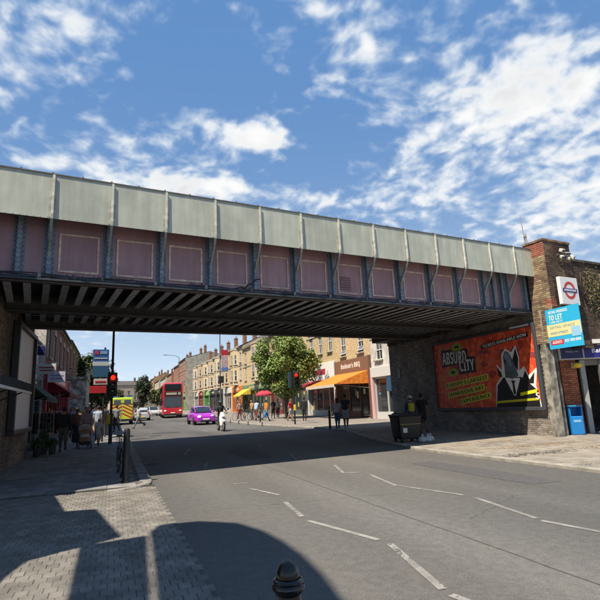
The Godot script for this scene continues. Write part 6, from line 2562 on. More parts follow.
func building(called: String, label: String, at: Vector3, turn: float, w: float, deep: float, eave: float, o: Dictionary) -> Node3D:
	var t := thing(called, label, "building", at, turn, o.get("group", ""))
	var wc: Color = o.wall
	var wm: Material = o.get("mat", M.facade)
	var fc: Color = o.get("frame", lin(0.62, 0.61, 0.58))
	var holes := []
	var cols: int = o.get("cols", 2)
	var ww: float = o.get("ww", 1.05)
	var rows: Array = o.get("rows", [[4.7, 1.75], [7.4, 1.5]])
	for r in rows:
		for k in cols:
			var x = w * (k + 0.5) / cols + o.get("shift", 0.0)
			holes.append(Rect2(x - ww / 2, r[0], ww, r[1]))
	var sh: float = o.get("shop_h", 3.1)
	var shop: bool = o.get("shop", true)
	if shop:
		holes.append(Rect2(0.3, 0.02, w - 0.6, sh))
	var mb := MB.new()
	mb.col = wc
	holed(mb, w, eave, holes, 0.2)
	# sides, back
	var sc: Color = o.get("side", Color(wc.r * 0.9, wc.g * 0.88, wc.b * 0.85))
	mb.col = sc
	mb.q(Vector3(w, 0, 0), Vector3(w, 0, -deep), Vector3(w, eave, -deep), Vector3(w, eave, 0))
	mb.q(Vector3(0, 0, -deep), Vector3(0, 0, 0), Vector3(0, eave, 0), Vector3(0, eave, -deep))
	mb.q(Vector3(w, 0, -deep), Vector3(0, 0, -deep), Vector3(0, eave, -deep), Vector3(w, eave, -deep))
	mb.q(Vector3(0, eave - 0.3, -0.25), Vector3(w, eave - 0.3, -0.25), Vector3(w, eave - 0.3, -deep), Vector3(0, eave - 0.3, -deep))
	var ridge: float = o.get("ridge", 2.2)
	if ridge > 0:
		mb.t(Vector3(w, eave, 0), Vector3(w, eave, -deep), Vector3(w, eave + ridge, -deep / 2))
		mb.t(Vector3(0, eave, 0), Vector3(0, eave + ridge, -deep / 2), Vector3(0, eave, -deep))
	put(mb, "wall", wm, t)
	var rm := MB.new()
	rm.col = o.get("roof", lin(0.14, 0.12, 0.11))
	if ridge > 0:
		var e := 0.28
		var sl := ridge / (deep / 2)
		for k in [[e, -deep / 2], [-deep - e, -deep / 2]]:
			var ya := eave - e * sl + 0.06
			var yb := eave + ridge + 0.06
			rm.q(Vector3(-0.02, ya, k[0]), Vector3(w + 0.02, ya, k[0]), Vector3(w + 0.02, yb, k[1]), Vector3(-0.02, yb, k[1]))
			rm.q(Vector3(-0.02, ya - 0.1, k[0]), Vector3(-0.02, yb - 0.1, k[1]), Vector3(w + 0.02, yb - 0.1, k[1]), Vector3(w + 0.02, ya - 0.1, k[0]))
		rm.q(Vector3(-0.02, eave - e * sl - 0.08, e), Vector3(w + 0.02, eave - e * sl - 0.08, e), Vector3(w + 0.02, eave - e * sl + 0.06, e), Vector3(-0.02, eave - e * sl + 0.06, e))
	else:
		rm.rbox(Vector3(w / 2, eave + 0.08, -0.1), Vector3(w + 0.02, 0.16, 0.5), 0.02)
	var roof := put(rm, "roof", M.slate, t)
	for x in o.get("chimneys", []):
		var ch := MB.new()
		ch.col = o.get("chimney_col", lin(0.24, 0.14, 0.09))
		var top := eave + ridge + 1.4
		ch.box(Vector3(x, (eave + top) / 2, -deep * 0.42), Vector3(0.95, top - eave, 0.6))
		ch.col = lin(0.28, 0.2, 0.15)
		ch.rbox(Vector3(x, top + 0.05, -deep * 0.42), Vector3(1.06, 0.14, 0.7), 0.02)
		ch.col = lin(0.4, 0.18, 0.1)
		for k in 3:
			ch.cyl(Vector3(x - 0.3 + k * 0.3, top + 0.1, -deep * 0.42), Vector3(x - 0.3 + k * 0.3, top + 0.5, -deep * 0.42), 0.1, 0.08, 8)
		put(ch, "chimney", M.brick, roof)
	var trim := MB.new()
	trim.col = o.get("trim", lin(0.5, 0.46, 0.38))
	trim.rbox(Vector3(w / 2, eave - 0.16, 0.06), Vector3(w - 0.01, 0.2, 0.14), 0.02)
	if o.get("band", true) and rows.size() > 1:
		trim.rbox(Vector3(w / 2, rows[1][0] - 0.5, 0.03), Vector3(w - 0.01, 0.14, 0.08), 0.02)
	put(trim, "cornice", M.concrete, t)
	for r in rows:
		var m := window_mesh(ww, r[1], fc, o.get("bars", 1))
		for k in cols:
			var x = w * (k + 0.5) / cols + o.get("shift", 0.0)
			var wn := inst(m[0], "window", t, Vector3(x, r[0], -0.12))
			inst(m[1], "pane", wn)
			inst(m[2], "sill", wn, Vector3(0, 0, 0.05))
			if o.get("lintel", true):
				var l := MB.new()
				l.col = o.get("trim", lin(0.5, 0.46, 0.38))
				l.prism(PackedVector2Array([Vector2(-ww / 2 - 0.12, 0), Vector2(ww / 2 + 0.12, 0), Vector2(ww / 2 + 0.18, 0.26), Vector2(0, 0.34), Vector2(-ww / 2 - 0.18, 0.26)]), -0.02, 0.035)
				var lo := put(l, "lintel", M.concrete, t)
				lo.position = Vector3(x, r[0] + r[1] + 0.002, 0)
	if shop:
		shopfront(t, w, sh, o)
	return t

func shopfront(t: Node3D, w: float, sh: float, o: Dictionary) -> void:
	var fcol: Color = o.get("fascia", lin(0.1, 0.1, 0.1))
	var fh: float = o.get("fascia_h", 0.75)
	var mb := MB.new()
	mb.col = fcol
	mb.rbox(Vector3(w / 2, sh + fh / 2, 0.1), Vector3(w - 0.35, fh, 0.22), 0.02)
	var fa := put(mb, "fascia", M.satin, t)
	if o.has("sign"):
		lettering(o.sign, w * o.get("sign_w", 0.5), fh * 0.4, o.get("sign_col", lin(0.7, 0.7, 0.66)), fa, Vector3(w / 2, sh + fh * 0.55, 0.215))
	elif o.get("panel", true):
		var p := MB.new()
		p.col = o.get("sign_col", lin(0.5, 0.48, 0.42))
		p.box(Vector3(w / 2, sh + fh * 0.5, 0.214), Vector3(w * 0.42, fh * 0.34, 0.01))
		put(p, "sign_panel", M.satin, fa)
	mb = MB.new()
	for x in [0.17, w - 0.17]:
		mb = MB.new()
		mb.col = o.get("pilaster", fcol)
		mb.rbox(Vector3(x, (sh + fh) / 2, 0.09), Vector3(0.32, sh + fh + 0.05, 0.2), 0.02)
		put(mb, "pilaster", M.satin, t)
	# stall riser, glazing, door
	mb = MB.new()
	mb.col = o.get("riser", Color(fcol.r * 0.8, fcol.g * 0.8, fcol.b * 0.8))
	mb.box(Vector3(w * 0.34, 0.28, -0.1), Vector3(w * 0.68 - 0.66, 0.52, 0.12))
	mb.box(Vector3(w / 2, sh - 0.05, -0.1), Vector3(w - 0.62, 0.12, 0.12))
	var n := maxi(2, int(w / 1.7))
	for k in n + 1:
		mb.box(Vector3(0.34 + (w - 0.68) * k / n, sh / 2, -0.1), Vector3(0.07, sh - 0.05, 0.1))
	put(mb, "shop_frame", M.satin, t)
	for k in n:
		var g := MB.new()
		g.col = lin(0.03, 0.034, 0.038) if rng.randf() < 0.6 else vary(lin(0.09, 0.08, 0.07), 0.4)
		var a := 0.34 + (w - 0.68) * k / n + 0.035
		var b := 0.34 + (w - 0.68) * (k + 1) / n - 0.035
		g.box(Vector3((a + b) / 2, sh / 2, -0.15), Vector3(b - a, sh - 0.04, 0.02))
		put(g, "shop_window", M.glass, t)
		# things on show behind and on the glass
		for e in 2:
			var d := MB.new()
			d.col = [lin(0.4, 0.36, 0.3), lin(0.3, 0.05, 0.04), lin(0.1, 0.2, 0.3), lin(0.45, 0.4, 0.1), lin(0.5, 0.5, 0.48)][int(rng.randi() % 5)]
			d.box(Vector3(rr(a + 0.2, b - 0.2), rr(0.7, sh - 0.5), -0.135), Vector3(rr(0.2, 0.4), rr(0.2, 0.55), 0.008))
			put(d, "window_poster", M.satin, t)
	if o.has("awn"):
		var e: Array = o.awn
		awning(t, e[0], e[1], e[2], e[3], e[4], e[5], e[6])

func right_house(z_near: float, z_far: float, x: float, eave: float, label: String, o: Dictionary, called := "terraced_house") -> Node3D:
	return building(called, label, Vector3(x, gy((z_near + z_far) / 2) + RH - 0.01, z_far), -PI / 2, z_near - z_far - 0.02, o.get("deep", 9.0), eave, o)

func left_house(z_near: float, z_far: float, x: float, eave: float, label: String, o: Dictionary, called := "terraced_house") -> Node3D:
	return building(called, label, Vector3(x, gy((z_near + z_far) / 2) + LH - 0.01, z_near), PI / 2, z_near - z_far - 0.02, o.get("deep", 9.0), eave, o)

func make_buildings() -> void:
	var stock := lin(0.58, 0.46, 0.27)
	var stock2 := lin(0.62, 0.50, 0.30)
	var redb := lin(0.34, 0.15, 0.09)
	var X := 18.8
	# right side, from the bridge outwards
	var a := right_house(-27.0, -34.6, X, 8.6, "white rendered shop with a pink doorway next to the bridge", {"wall": lin(0.62, 0.58, 0.52), "mat": M.render, "cols": 3, "rows": [[4.4, 1.5], [6.6, 1.2]], "fascia": lin(0.55, 0.53, 0.5), "pilaster": lin(0.55, 0.35, 0.36), "riser": lin(0.5, 0.5, 0.48), "ridge": 0.0, "panel": false}, "corner_shop")
	for e in [[5.2, 5.1, 2.0, 1.5, lin(0.5, 0.42, 0.42)], [6.9, 4.3, 1.0, 1.9, lin(0.20, 0.12, 0.08)], [3.0, 2.6, 1.2, 1.2, lin(0.02, 0.07, 0.14)]]:
		var mb := MB.new()
		mb.col = e[4]
		mb.rbox(Vector3(e[0], e[1], 0.1), Vector3(e[2], e[3], 0.14), 0.02)
		put(mb, "wall_panel", M.satin, a)
	a = right_house(-34.6, -41.2, X, 10.0, "yellow brick restaurant with brown sign board and wide orange awning", {"wall": stock2, "cols": 2, "rows": [[5.2, 1.9], [7.9, 1.5]], "fascia": lin(0.19, 0.105, 0.065), "fascia_h": 1.25, "shop_h": 3.55, "sign": "Bodean's BBQ", "sign_w": 0.55, "sign_col": lin(0.72, 0.7, 0.62), "pilaster": lin(0.13, 0.07, 0.05), "awn": [0.3, 6.3, 3.7, 3.0, 1.05, lin(0.78, 0.24, 0.03), lin(0.66, 0.6, 0.48)]})
	# sashes tilted open on its first floor
	for k in 2:
		var mb := MB.new()
		mb.col = lin(0.55, 0.54, 0.5)
		mb.xf = Transform3D(Basis(Vector3(1, 0, 0), -0.5), Vector3(1.65 + k * 3.3, 5.4, 0.05))
		mb.box(Vector3(0, 0.5, 0), Vector3(1.0, 0.06, 0.04))
		mb.box(Vector3(0, 0.0, 0), Vector3(1.0, 0.06, 0.04))
		mb.box(Vector3(-0.47, 0.25, 0), Vector3(0.06, 0.5, 0.04))
		mb.box(Vector3(0.47, 0.25, 0), Vector3(0.06, 0.5, 0.04))
		var w := put(mb, "open_sash", M.satin, a)
		mb = MB.new()
		mb.col = lin(0.12, 0.14, 0.16)
		mb.xf = Transform3D(Basis(Vector3(1, 0, 0), -0.5), Vector3(1.65 + k * 3.3, 5.4, 0.05))
		mb.box(Vector3(0, 0.25, 0), Vector3(0.88, 0.46, 0.01))
		put(mb, "pane", M.glass, w)
	right_house(-41.2, -48.2, X, 10.0, "yellow brick house with white shop band and red strip beside the orange awning", {"wall": stock, "cols": 3, "ww": 0.95, "rows": [[5.9, 1.85], [8.2, 1.2]], "fascia": lin(0.7, 0.69, 0.66), "fascia_h": 1.6, "shop_h": 3.3, "sign_col": lin(0.35, 0.03, 0.04), "pilaster": lin(0.5, 0.5, 0.5), "awn": [0.4, 6.6, 3.4, 0.8, 0.35, lin(0.34, 0.02, 0.03), lin(0.34, 0.02, 0.03)]})
	right_house(-48.2, -55.0, X, 9.9, "yellow brick house mostly hidden behind the plane tree", {"wall": stock2, "cols": 2, "fascia": lin(0.08, 0.12, 0.1), "chimneys": [1.0]})
	right_house(-55.0, -61.0, X, 9.9, "brown brick house behind the plane tree left part", {"wall": lin(0.36, 0.24, 0.14), "cols": 2, "fascia": lin(0.2, 0.03, 0.03)})
	# corner pub with a canted bay
	a = right_house(-61.0, -76.0, X, 9.75, "yellow brick corner pub with green shopfront, canted bay and hipped gable", {"wall": stock2, "cols": 4, "ww": 1.0, "rows": [[4.8, 1.9], [7.3, 1.6]], "fascia": lin(0.13, 0.20, 0.10), "fascia_h": 0.8, "shop_h": 3.2, "sign_col": lin(0.4, 0.36, 0.2), "pilaster": lin(0.15, 0.23, 0.11), "chimneys": [13.0], "ridge": 3.0}, "corner_pub")
	bay(a, 8.8, 3.4, 4.3, 9.6, stock2)
	awning(a, 0.4, 5.0, 3.5, 1.5, 0.9, lin(0.75, 0.55, 0.06), lin(0.75, 0.55, 0.06))
	# bay-fronted row beyond it
	var cols := [lin(0.64, 0.54, 0.35), lin(0.58, 0.44, 0.25), lin(0.68, 0.6, 0.44), lin(0.6, 0.5, 0.32), lin(0.66, 0.57, 0.4), lin(0.56, 0.42, 0.26), lin(0.64, 0.58, 0.46)]
	var fas := [lin(0.55, 0.16, 0.02), lin(0.6, 0.58, 0.55), lin(0.04, 0.04, 0.045), lin(0.05, 0.05, 0.06), lin(0.16, 0.42, 0.12), lin(0.3, 0.03, 0.03), lin(0.5, 0.5, 0.5)]
	var words := ["first", "second", "third", "fourth", "fifth", "sixth", "seventh"]
	for k in 7:
		var z := -76.0 - k * 7.0
		a = right_house(z, z - 7.0, X, 10.2, "yellow brick bay-fronted house over a shop, %s beyond the corner pub" % words[k], {"wall": cols[k], "cols": 1, "ww": 1.0, "shift": 2.1, "rows": [[5.0, 1.7], [7.7, 1.5]], "fascia": fas[k], "fascia_h": 0.9, "chimneys": [0.6], "group": "bay-fronted houses beyond the pub", "sign_col": lin(0.6, 0.5, 0.3)})
		bay(a, 2.6, 2.9, 4.2, 10.0, cols[k])
	# taller red block that stands forward, gable towards us
	right_house(-125.5, -139.0, 16.6, 12.6, "tall red brick block standing forward with grey rendered gable beyond the bay houses", {"wall": redb, "side": lin(0.36, 0.35, 0.30), "mat": M.render, "cols": 4, "rows": [[4.4, 1.8], [7.2, 1.7], [9.8, 1.5]], "fascia": lin(0.16, 0.42, 0.12), "chimneys": [12.6, 6.0], "ridge": 1.6, "deep": 12.0, "trim": lin(0.55, 0.5, 0.42)}, "brick_block")
	var fz := -139.0
	var far := [[12.0, 12.0, redb, "orange brick gabled house beyond the tall red block"], [13.0, 10.5, lin(0.38, 0.2, 0.12), "brown brick house second beyond the tall red block"], [16.0, 10.0, lin(0.58, 0.54, 0.46), "pale stone-coloured terrace far down the right side"], [18.0, 10.0, lin(0.56, 0.5, 0.4), "cream terrace farther down the right side"], [20.0, 11.5, lin(0.42, 0.27, 0.14), "tan brick block at the far right skyline"], [40.0, 10.5, lin(0.45, 0.38, 0.3), "last long terrace on the right side before the bend"]]
	for k in far.size():
		var e: Array = far[k]
		right_house(fz, fz - e[0], 16.6 - k * 0.5, e[1], e[3], {"wall": e[2], "cols": int(e[0] / 3.2), "rows": [[4.4, 1.7], [7.0, 1.6]], "chimneys": [1.0, e[0] * 0.6], "mat": M.render, "fascia": vary(lin(0.3, 0.28, 0.25), 0.5)})
		fz -= e[0] + 1.0
	# end of the view: terraces where the street bends to the left
	var ends := [[-40.0, "white terrace closing the street at the far left"], [-20.0, "cream terrace closing the street in the far centre left"], [0.0, "pale terrace closing the street in the far centre"]]
	for k in 3:
		building("terraced_house", ends[k][1], Vector3(ends[k][0], gy(-285.0), -285.0 + k * 6.0), 0.25, 19.5, 9.0, 10.0 + k, {"wall": [lin(0.62, 0.6, 0.55), lin(0.6, 0.55, 0.46), lin(0.55, 0.45, 0.34)][k], "mat": M.render, "cols": 6, "rows": [[4.4, 1.7], [7.2, 1.6]], "chimneys": [3.0, 12.0], "group": "terraces closing the street"})
	make_left_buildings()

func bay(a: Node3D, x: float, w: float, y0: float, y1: float, c: Color) -> void:
	var b := Node3D.new()
	hang(b, "bay", a)
	b.position = Vector3(x, 0, 0)
	var f := w * 0.28
	var out := 0.75
	var pts := [Vector2(-w / 2, 0), Vector2(-f, out), Vector2(f, out), Vector2(w / 2, 0)]
	var mb := MB.new()
	for k in 3:
		var p: Vector2 = pts[k]
		var q: Vector2 = pts[k + 1]
		var l := p.distance_to(q)
		var u := Vector3(q.x - p.x, 0, q.y - p.y) / l
		mb.xf = Transform3D(Basis(u, Vector3.UP, u.cross(Vector3.UP)), Vector3(p.x, 0, p.y))
		var ww := l - 0.5
		mb.col = c
		var hs := [Rect2(0.25, 4.85, ww, 1.75), Rect2(0.25, 7.5, ww, 1.55)]
		holed(mb, l, y1, hs, 0.12, y0)
		for h in hs:
			var m := window_mesh(snappedf(ww, 0.05), h.size.y, lin(0.62, 0.61, 0.58), 0)
			var wn := inst(m[0], "window", b)
			wn.transform = mb.xf * Transform3D(Basis.IDENTITY, Vector3(l / 2, h.position.y, -0.07))
			inst(m[1], "pane", wn)
			inst(m[2], "sill", wn, Vector3(0, 0, 0.0))
		mb.col = lin(0.55, 0.5, 0.42)
		mb.box(Vector3(l / 2, y0 + 0.1, 0.03), Vector3(l + 0.04, 0.2, 0.08))
		mb.box(Vector3(l / 2, y1 - 0.1, 0.03), Vector3(l + 0.04, 0.2, 0.1))
		mb.box(Vector3(l / 2, 7.1, 0.02), Vector3(l + 0.02, 0.16, 0.06))
	mb.xf = Transform3D.IDENTITY
	mb.col = lin(0.2, 0.18, 0.16)
	for k in 3:
		var p: Vector2 = pts[k]
		var q: Vector2 = pts[k + 1]
		mb.t(Vector3(p.x, y1, p.y), Vector3(q.x, y1, q.y), Vector3(0, y1 + 0.9, -0.5))
	mb.q(Vector3(pts[3].x, y0, 0), Vector3(pts[2].x, y0, out), Vector3(pts[1].x, y0, out), Vector3(pts[0].x, y0, 0))
	put(mb, "bay_wall", M.facade, b)

func hanging_sign(called: String, label: String, at: Vector3, w: float, h: float, c: Color, bar: Color) -> void:
	var t := thing(called, label, "sign", at)
	var mb := MB.new()
	mb.col = c
	mb.rbox(Vector3(w / 2 + 0.15, 0, 0), Vector3(w, h, 0.12), 0.015)
	put(mb, "board", M.satin, t)
	mb = MB.new()
	mb.col = bar
	for k in 2:
		mb.box(Vector3(w / 2 + 0.15, h * (0.14 - 0.28 * k), 0.064), Vector3(w * (0.78 - 0.1 * k), h * 0.13, 0.01))
	put(mb, "print", M.satin, t)
	mb = MB.new()
	mb.col = lin(0.05, 0.05, 0.05)
	mb.cyl(Vector3(-0.1, h * 0.4, 0), Vector3(w + 0.15, h * 0.5 + 0.05, 0), 0.02, 0.02, 6)
	mb.cyl(Vector3(-0.1, -h * 0.4, 0), Vector3(0.2, -h * 0.4, 0), 0.02, 0.02, 6)
	put(mb, "bracket", M.satin, t)

func make_left_buildings() -> void:
	var X := -3.6
	# white gabled shop right after the bridge, green awning
	var a := left_house(-24.4, -31.0, X - 0.3, 5.2, "white rendered shop with dark green awning just past the bridge", {"wall": lin(0.5, 0.49, 0.46), "mat": M.render, "cols": 2, "rows": [[3.9, 1.0]], "fascia": lin(0.03, 0.05, 0.04), "ridge": 0.0, "shop_h": 2.7, "fascia_h": 0.6, "awn": [0.1, 4.8, 3.1, 1.1, 0.9, lin(0.012, 0.05, 0.032), lin(0.012, 0.05, 0.032)]}, "corner_shop")
	a = left_house(-31.0, -46.5, X, 7.3, "brown brick terrace with pale gable end on the left pavement", {"wall": lin(0.17, 0.085, 0.055), "side": lin(0.58, 0.56, 0.52), "cols": 5, "ww": 1.1, "rows": [[4.6, 1.7]], "fascia": lin(0.3, 0.02, 0.03), "ridge": 2.4, "awn": [0.3, 9.0, 3.3, 1.2, 0.8, lin(0.17, 0.01, 0.018), lin(0.17, 0.01, 0.018)], "band": false})
	# building with balustraded bay
	a = left_house(-46.5, -58.0, X, 7.4, "brick building with a projecting shop and stone balustrade on the left", {"wall": lin(0.2, 0.11, 0.07), "cols": 3, "rows": [[5.2, 1.6]], "fascia": lin(0.4, 0.38, 0.34), "ridge": 2.6, "band": false})
	var b := MB.new()
	b.col = lin(0.42, 0.40, 0.36)
	b.rbox(Vector3(3.0, 2.0, 0.75), Vector3(5.6, 4.0, 1.5), 0.03)
	b.rbox(Vector3(3.0, 4.1, 0.78), Vector3(5.9, 0.2, 1.6), 0.03)
	put(b, "projecting_shop", M.concrete, a)
	for k in 14:
		b = MB.new()
		b.col = lin(0.46, 0.44, 0.40)
		b.lathe(Vector3(0.4 + k * 0.4, 4.2, 1.45), [Vector2(0.07, 0.0), Vector2(0.1, 0.2), Vector2(0.05, 0.4), Vector2(0.08, 0.55)], 8)
		put(b, "baluster", M.concrete, a)
	b = MB.new()
	b.col = lin(0.46, 0.44, 0.40)
	b.rbox(Vector3(3.0, 4.8, 1.45), Vector3(5.8, 0.12, 0.24), 0.02)
	put(b, "coping", M.concrete, a)
	var z := -58.0
	var tones := [lin(0.5, 0.46, 0.4), lin(0.3, 0.18, 0.11), lin(0.58, 0.55, 0.5), lin(0.4, 0.3, 0.18), lin(0.6, 0.58, 0.54), lin(0.55, 0.5, 0.42), lin(0.5, 0.4, 0.3)]
	var nth := ["first", "second", "third", "fourth", "fifth", "sixth", "seventh"]
	for k in 7:
		left_house(z, z - 24.0, X - 0.6 - k * 0.9, 8.0 + (k % 3) * 0.6, "terrace on the left side, %s beyond the balustraded shop" % nth[k], {"wall": tones[k], "mat": M.render, "cols": 7, "rows": [[4.4, 1.6]], "fascia": vary(lin(0.25, 0.22, 0.2), 0.6), "chimneys": [4.0, 16.0], "band": false, "group": "terraces down the left side"})
		z -= 24.0
	hanging_sign("projecting_sign", "dark blue sign projecting from the left shops under the bridge edge", Vector3(-3.9, 4.71, -27.2), 0.58, 0.44, lin(0.012, 0.02, 0.12), lin(0.02, 0.03, 0.16))
	hanging_sign("projecting_sign", "white sign with red lettering bars projecting from the left shops", Vector3(-3.82, 3.92, -28.6), 0.9, 0.52, lin(0.55, 0.55, 0.55), lin(0.35, 0.06, 0.06))
	hanging_sign("projecting_sign", "pale lilac sign projecting behind the white and red one", Vector3(-3.56, 3.66, -31.0), 0.9, 0.57, lin(0.5, 0.47, 0.56), lin(0.25, 0.2, 0.3))
	# crates and a board outside the shops
	var cl := ["wooden crate of greens at the foot of the left shop", "blue crate beside the wooden crate outside the left shop", "stacked pale crate outside the left shop"]
	for k in 3:
		var t := thing("crate", cl[k], "crate", Vector3(-2.9, gy(-26) + LH + (0.32 if k == 2 else 0.0), -25.6 - (1.0 if k == 1 else 0.0)), 0.05, "crates outside the left shop")
		var c: Color = [lin(0.25, 0.16, 0.08), lin(0.03, 0.08, 0.25), lin(0.4, 0.38, 0.34)][k]
		for e in [[Vector3(0, 0.02, 0), Vector3(0.6, 0.03, 0.4), "base"], [Vector3(0, 0.16, 0.2), Vector3(0.6, 0.26, 0.02), "side"], [Vector3(0, 0.16, -0.2), Vector3(0.6, 0.26, 0.02), "side"], [Vector3(0.3, 0.16, 0), Vector3(0.02, 0.26, 0.42), "side"], [Vector3(-0.3, 0.16, 0), Vector3(0.02, 0.26, 0.42), "side"]]:
			var mb := MB.new()
			mb.col = c
			mb.box(e[0], e[1])
			put(mb, e[2], M.matte, t)
	# clothes rail outside the first shop
	var rail := thing("clothes_rail", "clothes rail hung with dark and pale garments outside the left shop", "clothes rail", Vector3(-3.0, gy(-28) + LH, -28.2), 0.35)
	var rm := MB.new()
	rm.col = lin(0.3, 0.3, 0.3)
	rm.tube([Vector3(-0.7, 0.05, 0), Vector3(-0.7, 1.55, 0), Vector3(0.7, 1.55, 0), Vector3(0.7, 0.05, 0)], 0.018)
	for sx in [-0.7, 0.7]:
		rm.tube([Vector3(sx, 0.05, -0.25), Vector3(sx, 0.05, 0.25)], 0.018)
	put(rm, "frame", M.chrome, rail)
	for k in 8:
		var gm := MB.new()
		gm.col = vary([lin(0.03, 0.03, 0.04), lin(0.35, 0.32, 0.28), lin(0.12, 0.03, 0.03), lin(0.05, 0.08, 0.16)][k % 4], 0.3)
		var gx := -0.58 + k * 0.165
		var gh := rr(0.75, 1.05)
		var gr := []
		for e in [[0.0, 0.05], [0.06, 0.2], [gh * 0.5, 0.19], [gh, 0.23]]:
			var ring := []
			for q in 8:
				var an := TAU * q / 8
				ring.append(Vector3(gx + cos(an) * 0.045, 1.5 - e[0], -sin(an) * e[1]))
			gr.append(ring)
		gm.loft(gr)
		put(gm, "garment", M.cloth, rail)
	# unseen building and added hoarding, near left, outlines shaped to shade the setts
	var sh := thing("unseen_corner_building", "unseen corner building left of the near pavement, stepped roofline shaped to cast its shade", "building", Vector3(-4.0, 0, 0))
	var mb := MB.new()
	mb.col = lin(0.3, 0.2, 0.13)
	mb.xf = Transform3D(Basis(Vector3(0, 0, -1), Vector3.UP, Vector3(1, 0, 0)), Vector3.ZERO)
	# local x = -z
	mb.prism(PackedVector2Array([Vector2(4.4, 0.0), Vector2(12.15, 0.0), Vector2(12.15, 4.6), Vector2(10.1, 5.26), Vector2(7.9, 5.88), Vector2(7.54, 6.74), Vector2(5.04, 7.4), Vector2(5.02, 5.6), Vector2(4.4, 5.33)]), -6.0, 0.0)
	put(mb, "wall", M.facade, sh)
	mb = MB.new()
	mb.col = lin(0.05, 0.05, 0.05)
	mb.box(Vector3(0.06, 1.5, -7.5), Vector3(0.08, 2.6, 5.0))
	put(mb, "shop_window", M.glass, sh)
	var hd := thing("shade_hoarding", "added unseen round-shouldered hoarding on posts, shaped to cast shade on the near setts", "hoarding", Vector3(-4.0, 0, 0))  # added out of view; boards cut to cast the rounded shade and slit
	mb = MB.new()
	mb.col = lin(0.35, 0.34, 0.32)
	mb.xf = Transform3D(Basis(Vector3(0, 0, -1), Vector3.UP, Vector3(1, 0, 0)), Vector3.ZERO)
	mb.prism(PackedVector2Array([Vector2(5.1, 6.55), Vector2(4.75, 7.95), Vector2(-2.0, 7.38), Vector2(-2.0, 6.55)]), -0.02, 0.0)
	put(mb, "lower_board", M.satin, hd)
	mb = MB.new()
	mb.col = lin(0.35, 0.34, 0.32)
	mb.xf = Transform3D(Basis(Vector3(0, 0, -1), Vector3.UP, Vector3(1, 0, 0)), Vector3.ZERO)
	mb.prism(PackedVector2Array([Vector2(4.9, 8.07), Vector2(5.15, 8.3), Vector2(5.1, 8.65), Vector2(4.85, 9.3), Vector2(4.15, 10.15), Vector2(3.4, 10.5), Vector2(2.75, 10.62), Vector2(2.1, 10.65), Vector2(1.45, 10.57), Vector2(0.85, 10.4), Vector2(0.0, 10.15), Vector2(-1.0, 9.7), Vector2(-2.0, 9.0), Vector2(-2.0, 7.5)]), -0.02, 0.0)
	put(mb, "upper_board", M.satin, hd)
	for zz in [1.0, 1.7]:
		mb = MB.new()
		mb.col = lin(0.1, 0.1, 0.1)
		mb.cyl(Vector3(-0.2, 0, zz), Vector3(-0.2, 9.2, zz), 0.09, 0.08, 8)
		put(mb, "post", M.satin, hd)

func parasol(label: String, at: Vector3, c: Color) -> void:
	var t := thing("parasol", label, "parasol", at)
	var mb := MB.new()
	mb.col = c
	mb.lathe(Vector3.ZERO, [Vector2(1.0, 2.2), Vector2(1.0, 2.38), Vector2(0.75, 2.58), Vector2(0.4, 2.75), Vector2(0.0, 2.82)], 16)
	put(mb, "canopy", M.canvas, t)
	mb = MB.new()
	mb.col = lin(0.3, 0.25, 0.2)
	mb.cyl(Vector3.ZERO, Vector3(0, 2.8, 0), 0.03, 0.03, 8)
	put(mb, "pole", M.satin, t)
	mb = MB.new()
	mb.col = lin(0.1, 0.1, 0.1)
	mb.lathe(Vector3.ZERO, [Vector2(0.3, 0.0), Vector2(0.3, 0.08), Vector2(0.04, 0.12)], 14)
	put(mb, "base", M.concrete, t)

